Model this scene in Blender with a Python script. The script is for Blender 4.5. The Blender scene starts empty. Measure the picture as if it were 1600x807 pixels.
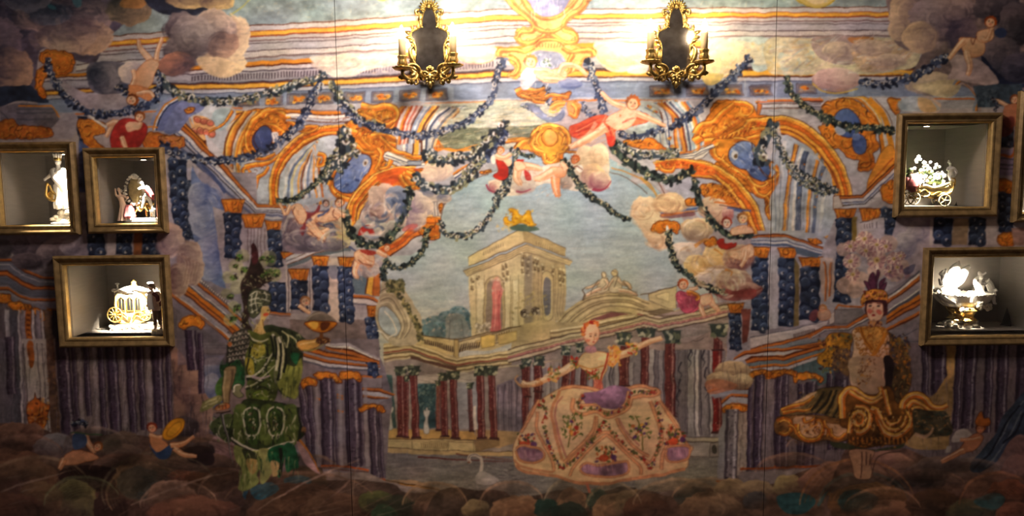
import bpy, bmesh, math, random
import numpy as np
from mathutils import Vector, Matrix
SC=bpy.context.scene; COL=SC.collection
# ---------------------------------------------------------------- camera, light, exposure
F=1057.0; DIST=3.1; CAMZ=1.70; PITCH=math.radians(5.62); ROLL=math.radians(.6)
FW=Vector((0,math.cos(PITCH),-math.sin(PITCH))); UP0=Vector((0,math.sin(PITCH),math.cos(PITCH))); RT0=Vector((1,0,0))
RT=RT0*math.cos(ROLL)-UP0*math.sin(ROLL); UP=RT0*math.sin(ROLL)+UP0*math.cos(ROLL)
CAMP=Vector((0,-DIST,CAMZ))
cam=bpy.data.objects.new('camera',bpy.data.cameras.new('camera')); COL.objects.link(cam)
m=Matrix((RT,UP,-FW)).transposed().to_4x4(); m.translation=CAMP; cam.matrix_world=m
cam.data.sensor_width=36; cam.data.lens=36*F/1600; cam.data.clip_start=.05; SC.camera=cam
def unp(px,py,y=0.):
    """wall point (plane at depth y) seen at a pixel of the 1600x807 photograph"""
    d=FW+RT*((px-800)/F)-UP*((py-403.5)/F); return CAMP+d*((y-CAMP.y)/d.y)
w=bpy.data.worlds.new('dim_room'); SC.world=w; w.use_nodes=True
w.node_tree.nodes['Background'].inputs[0].default_value=(.62,.55,.80,1); w.node_tree.nodes['Background'].inputs[1].default_value=.035
vs=SC.view_settings; vs.view_transform='Standard'; vs.look='None'; vs.gamma=1; vs.exposure=0.0; vs.use_curve_mapping=False
BULB_E=250.0; SPOT_E=220.0; ROOM_E=84.0
def area(name,loc,rot,sx,sy,e,col):
    l=bpy.data.lights.new(name,'AREA'); l.shape='RECTANGLE'; l.size=sx; l.size_y=sy; l.energy=e; l.color=col
    o=bpy.data.objects.new(name,l); o.location=loc; o.rotation_euler=rot; COL.objects.link(o); return o
area('ceiling_room_light',(0,-.85,3.14),(0,0,0),1.3,.3,ROOM_E,(1.,.83,.72))
# ---------------------------------------------------------------- helpers
def mat(name,col,rough=.5,metal=0,noise=0,scale=20,bump=0,spec=None,col2=None,stretch=None,coat=0):
    m=bpy.data.materials.new(name); m.use_nodes=True; nt=m.node_tree; b=nt.nodes['Principled BSDF']
    b.inputs['Base Color'].default_value=(*col,1); b.inputs['Roughness'].default_value=rough; b.inputs['Metallic'].default_value=metal
    if coat: b.inputs['Coat Weight'].default_value=coat
    if spec is not None: b.inputs['Specular IOR Level'].default_value=spec
    if noise or bump:
        tc=nt.nodes.new('ShaderNodeTexCoord'); n=nt.nodes.new('ShaderNodeTexNoise'); n.inputs['Scale'].default_value=scale; n.inputs['Detail'].default_value=6
        src=tc.outputs['Object']
        if stretch: mp=nt.nodes.new('ShaderNodeMapping'); mp.inputs['Scale'].default_value=stretch; nt.links.new(src,mp.inputs[0]); src=mp.outputs[0]
        nt.links.new(src,n.inputs['Vector'])
        r=nt.nodes.new('ShaderNodeValToRGB'); c2=col2 or tuple(c*(1-noise) for c in col); r.color_ramp.elements[0].color=(*c2,1); r.color_ramp.elements[1].color=(*col,1)
        r.color_ramp.elements[0].position=.35; r.color_ramp.elements[1].position=.65
        nt.links.new(n.outputs['Fac'],r.inputs[0]); nt.links.new(r.outputs[0],b.inputs['Base Color'])
        if bump: bp=nt.nodes.new('ShaderNodeBump'); bp.inputs['Strength'].default_value=bump; bp.inputs['Distance'].default_value=.002; nt.links.new(n.outputs['Fac'],bp.inputs['Height']); nt.links.new(bp.outputs[0],b.inputs['Normal'])
    return m
M={}
M['gilt_wood']=mat('gilt_wood',(.30,.20,.085),.38,.35,.45,30,.3,stretch=(1,1,1)); M['gilt_lip']=mat('gilt_lip',(.62,.44,.18),.3,.6,.3,40,.2)
M['recess']=mat('recess_lining',(.17,.155,.14),.34,0,.12,14,.05,stretch=(1,1,6)); M['shelf']=mat('recess_shelf',(.24,.22,.20),.4,0,.1,10)
M['wall']=mat('wall_plaster',(.32,.30,.28),.9,0,.1,5); M['ceil']=mat('ceiling_plaster',(.78,.70,.60),.9,0,.05,5); M['floor']=mat('floor_boards',(.10,.06,.035),.4,0,.4,6,.2,stretch=(1,12,1)); M['dark']=mat('dark_skirting',(.02,.018,.016),.5,0,.2,10)
M['brass']=mat('gilt_bronze',(.50,.35,.11),.34,.9,.6,70,.5); M['dbrass']=mat('aged_bronze',(.42,.28,.10),.36,.95,.5,50,.3)
M['mirror']=mat('old_mirror',(.30,.28,.27),.16,.95,.5,26,.05,col2=(.16,.14,.13)); M['candle']=mat('candle_sleeve',(.84,.64,.34),.5,0,.12,30,.2)
M['white']=mat('white_porcelain',(.84,.82,.78),.18,0,.04,20,coat=.5); M['pgold']=mat('porcelain_gilding',(.78,.52,.16),.25,.75,.25,60); M['pink']=mat('pink_glaze',(.66,.22,.24),.25,0,.3,50); M['red']=mat('dark_red_glaze',(.22,.03,.035),.3,0,.3,60); M['green']=mat('green_glaze',(.20,.30,.12),.3,0,.4,60); M['skin']=mat('flesh_glaze',(.80,.58,.44),.3,0,.05,30); M['black']=mat('black_metal',(.008,.008,.009),.9,0,.2,30,spec=.05); M['rock']=mat('rock_glaze',(.60,.56,.48),.4,0,.4,70,.5); M['brownhair']=mat('brown_glaze',(.16,.08,.04),.4,0,.3,60); M['pale_yellow']=mat('pale_yellow_glaze',(.72,.62,.34),.3,0,.3,60); M['blue']=mat('blue_glaze',(.12,.18,.36),.3,0,.3,60)
def emis(name,col,s):
    m=bpy.data.materials.new(name); m.use_nodes=True; nt=m.node_tree; nt.nodes.remove(nt.nodes['Principled BSDF']); e=nt.nodes.new('ShaderNodeEmission'); e.inputs[0].default_value=(*col,1); e.inputs[1].default_value=s; nt.links.new(e.outputs[0],nt.nodes['Material Output'].inputs[0]); return m
M['bulb']=emis('lit_bulb',(1.,.76,.48),BULB_E); M['spotlens']=emis('lit_lens',(1.,.86,.66),30)
def glassm():
    m=bpy.data.materials.new('pane_glass'); m.use_nodes=True; nt=m.node_tree; nt.nodes.remove(nt.nodes['Principled BSDF'])
    t=nt.nodes.new('ShaderNodeBsdfTransparent'); g=nt.nodes.new('ShaderNodeBsdfGlossy'); g.inputs['Roughness'].default_value=.02; lw=nt.nodes.new('ShaderNodeLayerWeight'); pw=nt.nodes.new('ShaderNodeMath'); pw.operation='POWER'; pw.inputs[1].default_value=5; nt.links.new(lw.outputs['Facing'],pw.inputs[0]); f=nt.nodes.new('ShaderNodeMath'); f.operation='MULTIPLY_ADD'; f.inputs[1].default_value=.9; f.inputs[2].default_value=.03; nt.links.new(pw.outputs[0],f.inputs[0])
    x=nt.nodes.new('ShaderNodeMixShader'); nt.links.new(f.outputs[0],x.inputs[0]); nt.links.new(t.outputs[0],x.inputs[1]); nt.links.new(g.outputs[0],x.inputs[2]); nt.links.new(x.outputs[0],nt.nodes['Material Output'].inputs[0]); return m
M['glass']=glassm()
class MB:
    def __init__(s): s.v=[]; s.f=[]
    def add(s,v,f):
        k=len(s.v); s.v+= [tuple(p) for p in v]; s.f+=[tuple(i+k for i in q) for q in f]; return s
    def box(s,x0,x1,y0,y1,z0,z1):
        return s.add([(x,y,z) for x in(x0,x1) for y in(y0,y1) for z in(z0,z1)],[(0,1,3,2),(4,6,7,5),(0,4,5,1),(2,3,7,6),(0,2,6,4),(1,5,7,3)])
    def lathe(s,prof,c=(0,0,0),n=20,wob=None,ax='z',sq=(1,1)):
        v=[];N=len(prof)
        for i,(r,z) in enumerate(prof):
            for k in range(n):
                a=2*math.pi*k/n; rr=r*(1+(wob(a,i) if wob else 0)); x,y,zz=rr*math.cos(a)*sq[0],rr*math.sin(a)*sq[1],z
                if ax=='x': x,y,zz=zz,x,y
                if ax=='y': x,y,zz=x,zz,y
                v.append((c[0]+x,c[1]+y,c[2]+zz))
        f=[(i*n+k,i*n+(k+1)%n,(i+1)*n+(k+1)%n,(i+1)*n+k) for i in range(N-1) for k in range(n)]
        f+=[tuple(range(n))[::-1],tuple((N-1)*n+k for k in range(n))]; return s.add(v,f)
    def tube(s,pts,rad,n=8,flat=1.):
        P=[Vector(p) for p in pts]; N=len(P); R=rad if hasattr(rad,'__len__') else [rad]*N
        if len(R)!=N: R=[float(np.interp(i/(N-1),np.linspace(0,1,len(R)),R)) for i in range(N)]
        v=[]; up=Vector((0,1,0))
        for i in range(N):
            t=(P[min(i+1,N-1)]-P[max(i-1,0)]).normalized(); a=up-t*up.dot(t)
            if a.length<.1: a=Vector((1,0,0))-t*t.x
            a.normalize(); b=t.cross(a); up=a
            for k in range(n): g=2*math.pi*k/n; v.append(P[i]+a*(R[i]*flat*math.cos(g))+b*(R[i]*math.sin(g)))
        f=[(i*n+k,i*n+(k+1)%n,(i+1)*n+(k+1)%n,(i+1)*n+k) for i in range(N-1) for k in range(n)]
        f+=[tuple(range(n))[::-1],tuple((N-1)*n+k for k in range(n))]; return s.add(v,f)
    def ball(s,c,r,n=10,sc=(1,1,1),rot=0,amp=0,seed=0):
        R=random.Random(seed); v=[];m=n//2+1
        for i in range(m+1):
            p=math.pi*i/m
            for k in range(n):
                a=2*math.pi*k/n; q=1+amp*(R.random()-.5); x,y,z=r*sc[0]*math.sin(p)*math.cos(a)*q,r*sc[1]*math.sin(p)*math.sin(a)*q,r*sc[2]*math.cos(p)*q
                x,z=x*math.cos(rot)+z*math.sin(rot),-x*math.sin(rot)+z*math.cos(rot); v.append((c[0]+x,c[1]+y,c[2]+z))
        f=[(i*n+k,i*n+(k+1)%n,(i+1)*n+(k+1)%n,(i+1)*n+k) for i in range(m) for k in range(n)]; return s.add(v,f)
    def leaf(s,c,w,l,ang,d=.004,curl=.3,y=0):
        """acanthus-like leaf lying on the wall plane, pointing at ang"""
        v=[];n=7; ca,sa=math.cos(ang),math.sin(ang)
        for i in range(n):
            t=i/(n-1); ww=w*math.sin(math.pi*(t*.85+.1))*(1+.25*(i%2)); b=l*t; cu=curl*l*t*t
            for u,h in ((-1,0),(-.5,.7),(0,1),(.5,.7),(1,0)):
                x=b; z=u*ww+cu; v.append((c[0]+x*ca-z*sa,c[1]-d*(.3+h*math.sin(math.pi*min(1,t+.15)))+y,c[2]+x*sa+z*ca))
        f=[(i*5+k,i*5+k+1,(i+1)*5+k+1,(i+1)*5+k) for i in range(n-1) for k in range(4)]; return s.add(v,f)
    def build(s,name,m,parent=None,smooth=True,sub=0):
        me=bpy.data.meshes.new(name); me.from_pydata(s.v,[],s.f); me.materials.append(m if not isinstance(m,str) else M[m])
        bm=bmesh.new(); bm.from_mesh(me); bmesh.ops.recalc_face_normals(bm,faces=bm.faces[:]); bm.to_mesh(me); bm.free()
        if smooth: me.polygons.foreach_set('use_smooth',[True]*len(me.polygons))
        o=bpy.data.objects.new(name,me); COL.objects.link(o)
        if parent: o.parent=parent
        if sub: md=o.modifiers.new('sub','SUBSURF'); md.levels=sub; md.render_levels=sub
        return o
def sp3(p,n=6):
    q=[np.array(p[0])*2-np.array(p[1])]+[np.array(a,float) for a in p]+[np.array(p[-1])*2-np.array(p[-2])]; o=[]
    for i in range(1,len(q)-2):
        for k in range(n):
            t=k/n; a,b,c,d=q[i-1:i+3]; o.append(.5*((2*b)+(-a+c)*t+(2*a-5*b+4*c-d)*t*t+(-a+3*b-3*c+d)*t**3))
    o.append(q[-2]); return [tuple(x) for x in o]
def thing(name,label,cat,loc=(0,0,0),group=None,rz=0):
    o=bpy.data.objects.new(name,None); COL.objects.link(o); o.location=loc; o.rotation_euler=(0,0,rz); o.empty_display_size=.05
    o['label']=label; o['category']=cat
    if group: o['group']=group
    return o
def struct(o): o['kind']='structure'; return o
# ---------------------------------------------------------------- painter
# The mural is a flat print.  Its picture is computed here with numpy (no files) as strokes and
# shapes and stored as a colour attribute of the panel meshes.
PM=70                                   # margin of the print beyond the picture frame, px
PW,PH=1600+2*PM,807+2*PM
rng=np.random.RandomState(7)
CAN=np.zeros((PH,PW,3),np.float32)+150
def _noise(w,h,cx,cy,seed):
    r=np.random.RandomState(seed); gw,gh=int(w/cx)+3,int(h/cy)+3
    g=r.rand(gh,gw).astype(np.float32)*2-1
    x=np.arange(w)/cx; y=np.arange(h)/cy
    xi=x.astype(int); yi=y.astype(int); xf=x-xi; yf=y-yi
    xf=xf*xf*(3-2*xf); yf=yf*yf*(3-2*yf)
    a=g[yi][:,xi]*(1-xf)+g[yi][:,xi+1]*xf; b=g[yi+1][:,xi]*(1-xf)+g[yi+1][:,xi+1]*xf
    return (a*(1-yf[:,None])+b*yf[:,None]).astype(np.float32)
N1=_noise(PW,PH,34,26,1)*.6+_noise(PW,PH,13,9,2)*.5+_noise(PW,PH,5,4,3)*.4
N2=_noise(PW,PH,22,4,4)*.5+_noise(PW,PH,7,2,5)*.4+_noise(PW,PH,2,2,6)*.35
N3=_noise(PW,PH,4,22,7)*.5+_noise(PW,PH,2,8,8)*.4+_noise(PW,PH,3,3,9)*.4
NZ=(N1,N2,N3)
T=[0.,0.,1.]                            # current drawing frame: origin and units per pixel
def at(ox=0,oy=0,s=2.99): T[:]=[ox,oy,float(s)]
def _pts(p):
    if isinstance(p,str): p=np.array([float(v) for v in p.replace(',',' ').split()]).reshape(-1,2)
    return np.asarray(p,float).reshape(-1,2)
def _w(p): return _pts(p)/T[2]+(T[0]+PM,T[1]+PM)
def spl(p,closed=False,n=6):
    p=np.asarray(p,float)
    if len(p)<3: return p
    if closed: q=np.vstack([p[-1],p,p[0],p[1]])
    else: q=np.vstack([2*p[0]-p[1],p,2*p[-1]-p[-2]])
    t=np.linspace(0,1,n,endpoint=False)[None,:,None]
    a,b,c,d=(q[i:len(q)-3+i][:,None,:] for i in range(4))
    o=.5*((2*b)+(-a+c)*t+(2*a-5*b+4*c-d)*t*t+(-a+3*b-3*c+d)*t**3)
    o=o.reshape(-1,2)
    return o if closed else np.vstack([o,p[-1]])
CLIP=[None]
def cover(q):
    """antialiased coverage of closed polygon q (canvas px) -> (y0,x0,mask) or None"""
    x0=int(max(0,math.floor(q[:,0].min())-1)); x1=int(min(PW,math.ceil(q[:,0].max())+2))
    y0=int(max(0,math.floor(q[:,1].min())-1)); y1=int(min(PH,math.ceil(q[:,1].max())+2))
    if x1<=x0 or y1<=y0: return None
    SS=3; h=(y1-y0)*SS; w=x1-x0
    ax,ay=q[:,0]-x0,(q[:,1]-y0)*SS; bx,by=np.roll(ax,-1),np.roll(ay,-1)
    sg=np.where(by>ay,1.,-1.); ux=np.where(by>ay,ax,bx); uy=np.minimum(ay,by); vx=np.where(by>ay,bx,ax); vy=np.maximum(ay,by)
    r0=np.clip(np.ceil(uy-.5),0,h).astype(int); r1=np.clip(np.ceil(vy-.5),0,h).astype(int)
    n=r1-r0; k=n>0
    if not k.any(): return None
    n=n[k]; e=np.repeat(np.nonzero(k)[0],n)
    rows=np.arange(n.sum())-np.repeat(np.cumsum(n)-n,n)+r0[e]
    xx=ux[e]+(rows+.5-uy[e])*(vx[e]-ux[e])/(vy[e]-uy[e]); xx=np.clip(xx,0,w-1e-3)
    xi=xx.astype(int); f=xx-xi; s=sg[e]
    acc=np.bincount(rows*(w+1)+xi,s*(1-f),h*(w+1))+np.bincount(rows*(w+1)+xi+1,s*f,h*(w+1)+1)[:h*(w+1)]
    m=np.abs(np.cumsum(acc.reshape(h,w+1),1)[:,:w]); np.minimum(m,1,out=m)
    m=m.reshape(y1-y0,SS,w).mean(1).astype(np.float32)
    if CLIP[0] is not None: m*=CLIP[0][y0:y1,x0:x1]
    return y0,x0,m
def put(c,col,a=1.,nz=.06,k=0,col2=None,ang=90):
    if c is None: return
    y0,x0,m=c; h,w=m.shape
    v=CAN[y0:y0+h,x0:x0+w]
    if col2 is not None:
        yy,xx=np.mgrid[0:h,0:w]; t=math.radians(ang); d=xx*math.cos(t)+yy*math.sin(t)
        d=(d-d.min())/max(1e-6,d.max()-d.min()); d=np.clip(d+.12*NZ[k][y0:y0+h,x0:x0+w],0,1)[...,None]
        c3=np.array(col,np.float32)*(1-d)+np.array(col2,np.float32)*d
    else: c3=np.array(col,np.float32)
    if nz: c3=c3*(1+nz*NZ[k][y0:y0+h,x0:x0+w])[...,None]
    v+=(c3-v)*(m*a)[...,None]
def P(p,col,s=1,a=1.,nz=.06,k=0,c2=None,ang=90,ln=None,lw=1.,n=6):
    """filled shape; s=1 smooth outline; ln outline colour"""
    q=_w(p); q=spl(q,True,n) if s else q
    put(cover(q),col,a,nz,k,c2,ang)
    if ln is not None: _stroke(np.vstack([q,q[:1]]),lw,lw,ln,.8,0,0)
def _stroke(q,w0,w1,col,a=1.,nz=.05,k=0,bulge=0.):
    if len(q)<2: return
    d=np.gradient(q,axis=0); l=np.hypot(d[:,0],d[:,1])+1e-6; nr=np.stack([-d[:,1]/l,d[:,0]/l],1)
    t=np.linspace(0,1,len(q)); w=(w0+(w1-w0)*t+bulge*4*t*(1-t))[:,None]/2
    put(cover(np.vstack([q+nr*w,(q-nr*w)[::-1]])),col,a,nz,k)
def L(p,col,w=1.,w1=None,a=1.,s=1,nz=.05,k=0,b=0.,n=6):
    """stroke, width in photo px; b = extra width in the middle"""
    q=_w(p); q=spl(q,False,n) if s else q
    if not s and len(q)==2: q=np.array([q[0]+(q[1]-q[0])*t for t in np.linspace(0,1,4)])
    _stroke(q,w,w if w1 is None else w1,col,a,nz,k,b)
def LL(col,w,*ps,**kw):
    for p in ps: L(p,col,w,**kw)
def E(x,y,rx,ry,col,rot=0,a=1.,nz=.06,k=0,c2=None,ang=90,ln=None,lw=1.):
    t=np.linspace(0,2*math.pi,18 if max(rx,ry)/T[2]<14 else 40,endpoint=False); r=math.radians(rot)
    u,v=rx*np.cos(t),ry*np.sin(t)
    P(np.stack([x+u*math.cos(r)-v*math.sin(r),y+u*math.sin(r)+v*math.cos(r)],1),col,0,a,nz,k,c2,ang,ln,lw)
def dabs(n,xs,ys,r,cols,el=.6,a=.9,rs=None):
    R=rs or rng
    for i in range(n):
        x,y=R.uniform(*xs),R.uniform(*ys); rr=r*R.uniform(.6,1.4)
        E(x,y,rr,rr*el,cols[R.randint(len(cols))],R.uniform(0,180),a,0)
class clip:
    def __init__(s,p,sm=1): s.p,s.sm=p,sm
    def __enter__(s):
        s.old=CLIP[0]; q=_w(s.p); q=spl(q,True) if s.sm else q
        c=cover(q); M=np.zeros((PH,PW),np.float32)
        if c: M[c[0]:c[0]+c[2].shape[0],c[1]:c[1]+c[2].shape[1]]=c[2]
        CLIP[0]=M; s.q=q; return s
    def __exit__(s,*a): CLIP[0]=s.old
def band(A,B,stripes,s=1,nz=.06,k=1):
    """moulding between two polylines; stripes = (t0,t1,colour)"""
    a,b=_w(A),_w(B)
    if s: a,b=spl(a),spl(b)
    if len(a)!=len(b):
        def rs(q,n):
            d=np.r_[0,np.cumsum(np.hypot(*np.diff(q,axis=0).T))]; t=np.linspace(0,d[-1],n)
            return np.stack([np.interp(t,d,q[:,0]),np.interp(t,d,q[:,1])],1)
        n=max(len(a),len(b)); a,b=rs(a,n),rs(b,n)
    for t0,t1,c in stripes:
        put(cover(np.vstack([a+(b-a)*t0,(a+(b-a)*t1)[::-1]])),c,1.,nz,k)
# palette of the print
OR=(220,134,44); YE=(232,174,70); DB=(92,44,24); RB=(168,82,34); CR=(226,214,190); WH=(236,230,222)
GR=(150,150,160); LG=(186,186,192); DG=(84,84,98); NV=(36,50,92); BL=(72,96,150); SB=(160,180,196)
SK=(236,196,160); SKD=(178,104,66); RD=(188,52,40); PU=(96,72,92); LP=(150,128,146); GN=(58,76,42); LGN=(126,140,74); BK=(30,26,34)
MOLD=[(0,.08,DB),(.08,.22,YE),(.22,.3,RB),(.3,.36,BK),(.36,.6,LG),(.6,.66,DG),(.66,.8,WH),(.8,.84,DG),(.84,1,LG)]
def puff(x,y,rx,ry,hi=(226,206,184),lo=(120,98,110),rot=0,la=-115,rim=.35,a=1.,mid=None,seed=None,fade=0.):
    """one billow of a painted cloud"""
    X,Y=x/T[2]+T[0]+PM,y/T[2]+T[1]+PM; RX,RY=rx/T[2],ry/T[2]; R=max(RX,RY)+4
    x0,x1=int(max(0,X-R)),int(min(PW,X+R+1)); y0,y1=int(max(0,Y-R)),int(min(PH,Y+R+1))
    if x1<=x0 or y1<=y0: return
    yy,xx=np.mgrid[y0:y1,x0:x1].astype(np.float32); r=math.radians(rot)
    dx,dy=xx-X,yy-Y; u=(dx*math.cos(r)+dy*math.sin(r))/RX; v=(-dx*math.sin(r)+dy*math.cos(r))/RY
    ns=N1[y0:y1,x0:x1]; n2=NZ[1][y0:y1,x0:x1]
    d=np.sqrt(u*u+v*v)+ns*.13
    t=math.radians(la); s=(u*math.cos(t)+v*math.sin(t)); g=np.clip(.5+.7*s,0,1)
    fe=np.clip(g*R*.45,0,40)+(1-g)*3.2+.1; m=np.clip((1-d)*fe,0,1)*a
    if fade: m*=np.clip(1-fade+fade*1.6*g,0,1)
    if CLIP[0] is not None: m*=CLIP[0][y0:y1,x0:x1]
    ring=np.sin(d*9+ns*3+x*.7)*.09
    s=np.clip(.5+.6*s+ring+.16*ns+.12*n2,0,1)[...,None]
    hi,lo=np.array(hi,np.float32),np.array(lo,np.float32); md=(hi+lo)/2 if mid is None else np.array(mid,np.float32)
    c=np.where(s<.5,lo+(md-lo)*s*2,md+(hi-md)*(s*2-1))
    e=np.clip((d-.78)/.14,0,1)[...,None]*rim*np.clip(s*2-.9,0,1)
    c=c+(hi*1.08-c)*e
    CAN[y0:y1,x0:x1]+=(c-CAN[y0:y1,x0:x1])*m[...,None]
    for i in range(int(3+R/9)):                      # brush arcs
        q=rng.uniform(.35,.93); p0=rng.uniform(0,360); ln=rng.uniform(30,110); tt=np.radians(np.linspace(p0,p0+ln,8))
        uu,vv=q*RX*np.cos(tt),q*RY*np.sin(tt); sh=math.cos(math.radians(p0+ln/2-la))
        col=hi*1.02 if sh>0 else lo*.9
        _stroke(np.stack([X+uu*math.cos(r)-vv*math.sin(r),Y+uu*math.sin(r)+vv*math.cos(r)],1),.6,.6,col,.45*a,.1,0,R*.08)
def puffs(spec,hi=(226,206,184),lo=(120,98,110),**k):
    v=[float(i) for i in spec.replace(',',' ').split()]
    for i in range(0,len(v),4): puff(v[i],v[i+1],v[i+2],v[i+3],hi,lo,**k)
def garland(p,w=9,leaf=(34,40,62),leaf2=(62,74,112),fl=(222,214,206),den=1.,fw=.5):
    """painted festoon of leaves and pale flowers; w in photo px"""
    q=spl(_w(p),False,8); d=np.r_[0,np.cumsum(np.hypot(*np.diff(q,axis=0).T))]; Ln=d[-1]
    sv=list(T); at(0,0,1)
    _stroke(q,w*.8,w*.8,leaf,.95,.2,0)
    def pt(s):
        x=np.interp(s,d,q[:,0]); y=np.interp(s,d,q[:,1]); x2=np.interp(s+2,d,q[:,0]); y2=np.interp(s+2,d,q[:,1]); x1=np.interp(s-2,d,q[:,0]); y1=np.interp(s-2,d,q[:,1])
        return x-PM,y-PM,math.degrees(math.atan2(y2-y1,x2-x1))
    bk=(leaf[0]*.45,leaf[1]*.45,leaf[2]*.5)
    for i in range(int(Ln*.5*den)):
        s=rng.uniform(0,Ln); x,y,g=pt(s); o=rng.uniform(-.5,.55)*w; t=math.radians(g+90)
        c=[leaf,leaf2,bk,bk][rng.randint(4)]
        E(x+o*math.cos(t),y+o*math.sin(t),w*.36,w*.2,c,g+rng.uniform(-80,80),.9,0)
    s=w*.3
    while s<Ln:
        x,y,g=pt(s); t=math.radians(g+90); o=rng.uniform(-.36,.18)*w; x+=o*math.cos(t); y+=o*math.sin(t); r=w*rng.uniform(.2,.32)
        a0=rng.uniform(0,6.28); np_=rng.randint(2,5)
        for j in range(np_):
            b=a0+j*1.3+rng.uniform(-.3,.3); c=fl if rng.rand()<.75 else leaf2; E(x+r*.85*math.cos(b),y+r*.7*math.sin(b),r*.62,r*.42,c,math.degrees(b)+90,.88*rng.uniform(.75,1),0)
        E(x,y,r*.5,r*.42,(78,62,50) if rng.rand()<.6 else leaf,0,.85,0)
        s+=w*fw*rng.uniform(.9,1.8)
    T[:]=sv
def scrolls(n=40,size=9,cd=(110,52,22),ch=YE,box=None,w=1.1,seed=0):
    """carved C-scroll strokes scattered inside the current clip shape (or a box in canvas px)"""
    R=np.random.RandomState(seed); 
    if box is None:
        ys,xs=np.nonzero(CLIP[0]>.5)
        if len(xs)==0: return
    for i in range(n):
        if box is None: j=R.randint(len(xs)); x,y=xs[j],ys[j]
        else: x,y=R.uniform(box[0],box[2]),R.uniform(box[1],box[3])
        r=size*R.uniform(.35,1); a0=R.uniform(0,6.28); dr=R.choice([-1,1]); tt=np.linspace(0,1,10)
        an=a0+dr*tt*R.uniform(2,4.2); rr=r*(1-.55*tt)
        q=np.stack([x+rr*np.cos(an),y+rr*np.sin(an)],1)
        _stroke(q+(.3,.4),w*.35,w*.1,cd,.85,0,0,w*1.0)
        _stroke(q-(.6,.8),w*.4,w*.2,ch,.5,0,0,w*.45)
def gold(p,n=30,size=9,seed=0,base=(226,142,50),lo=(200,106,36),s=1,ln=(84,40,20),cd=(110,52,22),ch=YE,w=1.1):
    """carved and gilded ornament: scalloped edge, raised inner contour, scroll strokes"""
    q=_w(p); q=spl(q,True,8) if s else q
    if s and len(q)>8:
        d=np.roll(q,-1,0)-np.roll(q,1,0); l=np.hypot(d[:,0],d[:,1])+1e-6; nr=np.stack([d[:,1]/l,-d[:,0]/l],1)
        cum=np.cumsum(l/2); R=np.random.RandomState(seed+5); A=min(1.7,cum[-1]/60)
        q=q+nr*(A*(np.abs(np.sin(cum/4.2+seed))-.5+R.uniform(-.25,.25,len(q))))[:,None]
    put(cover(q),base,1,.16,0,lo,70)
    old=CLIP[0]; c=cover(q)
    if c is not None:
        Mk=np.zeros((PH,PW),np.float32); Mk[c[0]:c[0]+c[2].shape[0],c[1]:c[1]+c[2].shape[1]]=c[2]; CLIP[0]=Mk
        R=np.random.RandomState(seed+9); ys,xs=np.nonzero(Mk>.5)
        if len(xs):
            for i in range(int(len(xs)/26)):
                j=R.randint(len(xs)); x,y=xs[j],ys[j]; a0=R.uniform(0,3.14); r=R.uniform(1.5,4.5); k=R.uniform(-1,1)
                col=[(246,196,84),(150,70,26),(232,160,60),(196,104,34)][R.randint(4)]
                _stroke(np.array([(x-r*math.cos(a0),y-r*math.sin(a0)),(x+k,y-k),(x+r*math.cos(a0),y+r*math.sin(a0))]),.5,.4,col,.55,0,0,1.3)
            scrolls(max(3,int(n*.42)),size*1.15,(84,36,16),ch,None,w*1.6,seed+17)
            cen=q.mean(0); 
            for f,cc,ww,al in((.80,cd,1.0,.6),(.74,ch,.8,.6)):
                z=cen+(q-cen)*f; _stroke(np.vstack([z,z[:1]]),ww,ww,cc,al,.3,0)
        CLIP[0]=old
    _stroke(np.vstack([q,q[:1]])+(.5,.6),1.3,1.3,ln,.8,0,0)
def bead(x0,y0,x1,y1,w,seed=0,hi=(84,106,156),lo=(30,40,74),eye=(226,222,226)):
    """painted blue twisted column: loose swags of round berries with pale eyes; w width in units"""
    hi=tuple(.62*c+.38*g for c,g in zip(hi,(78,84,100))); lo=(28,35,56)
    R=np.random.RandomState(seed); n=max(2,int(round(math.hypot(x1-x0,y1-y0)/(w*.62))))
    k=n*3; L0=[(x0+(x1-x0)*i/k-w*(.47+R.uniform(-.05,.07)),y0+(y1-y0)*i/k) for i in range(k+1)]; R0=[(x0+(x1-x0)*i/k+w*(.47+R.uniform(-.05,.07)),y0+(y1-y0)*i/k) for i in range(k+1)]
    P(L0+R0[::-1],lo,1,nz=.25,n=2)
    for i in range(n):
        for sd in (-1,1):
            t=(i+.5+(.25 if sd>0 else -.2)+R.uniform(-.1,.1))/n; x=x0+(x1-x0)*t+sd*w*R.uniform(.18,.25); y=y0+(y1-y0)*t
            if t>1 or t<0: continue
            q=R.uniform(.8,1.1); E(x,y,w*.29*q,w*.33*q,hi,30*sd+R.uniform(-20,20),.8,.4,c2=lo,ang=R.uniform(30,90))
            L([(x-w*.2,y+w*.2),(x+w*.02,y+w*.3),(x+w*.22,y+w*.14)],(18,24,50),w*.05/T[2]+.5,.3,.9)
            if R.rand()<.6: L([(x-w*.18,y-w*.14),(x-w*.03,y-w*.25),(x+w*.14,y-w*.18)],(130,150,190),w*.04/T[2]+.3,.2,.7)
            if R.rand()<.8: E(x+R.uniform(-.08,.08)*w,y+R.uniform(-.05,.05)*w,w*.09,w*.07,eye,R.uniform(0,180),.75,0); E(x+R.uniform(-.04,.04)*w,y,w*.055,w*.055,(16,18,34),0,.9,0)
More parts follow.
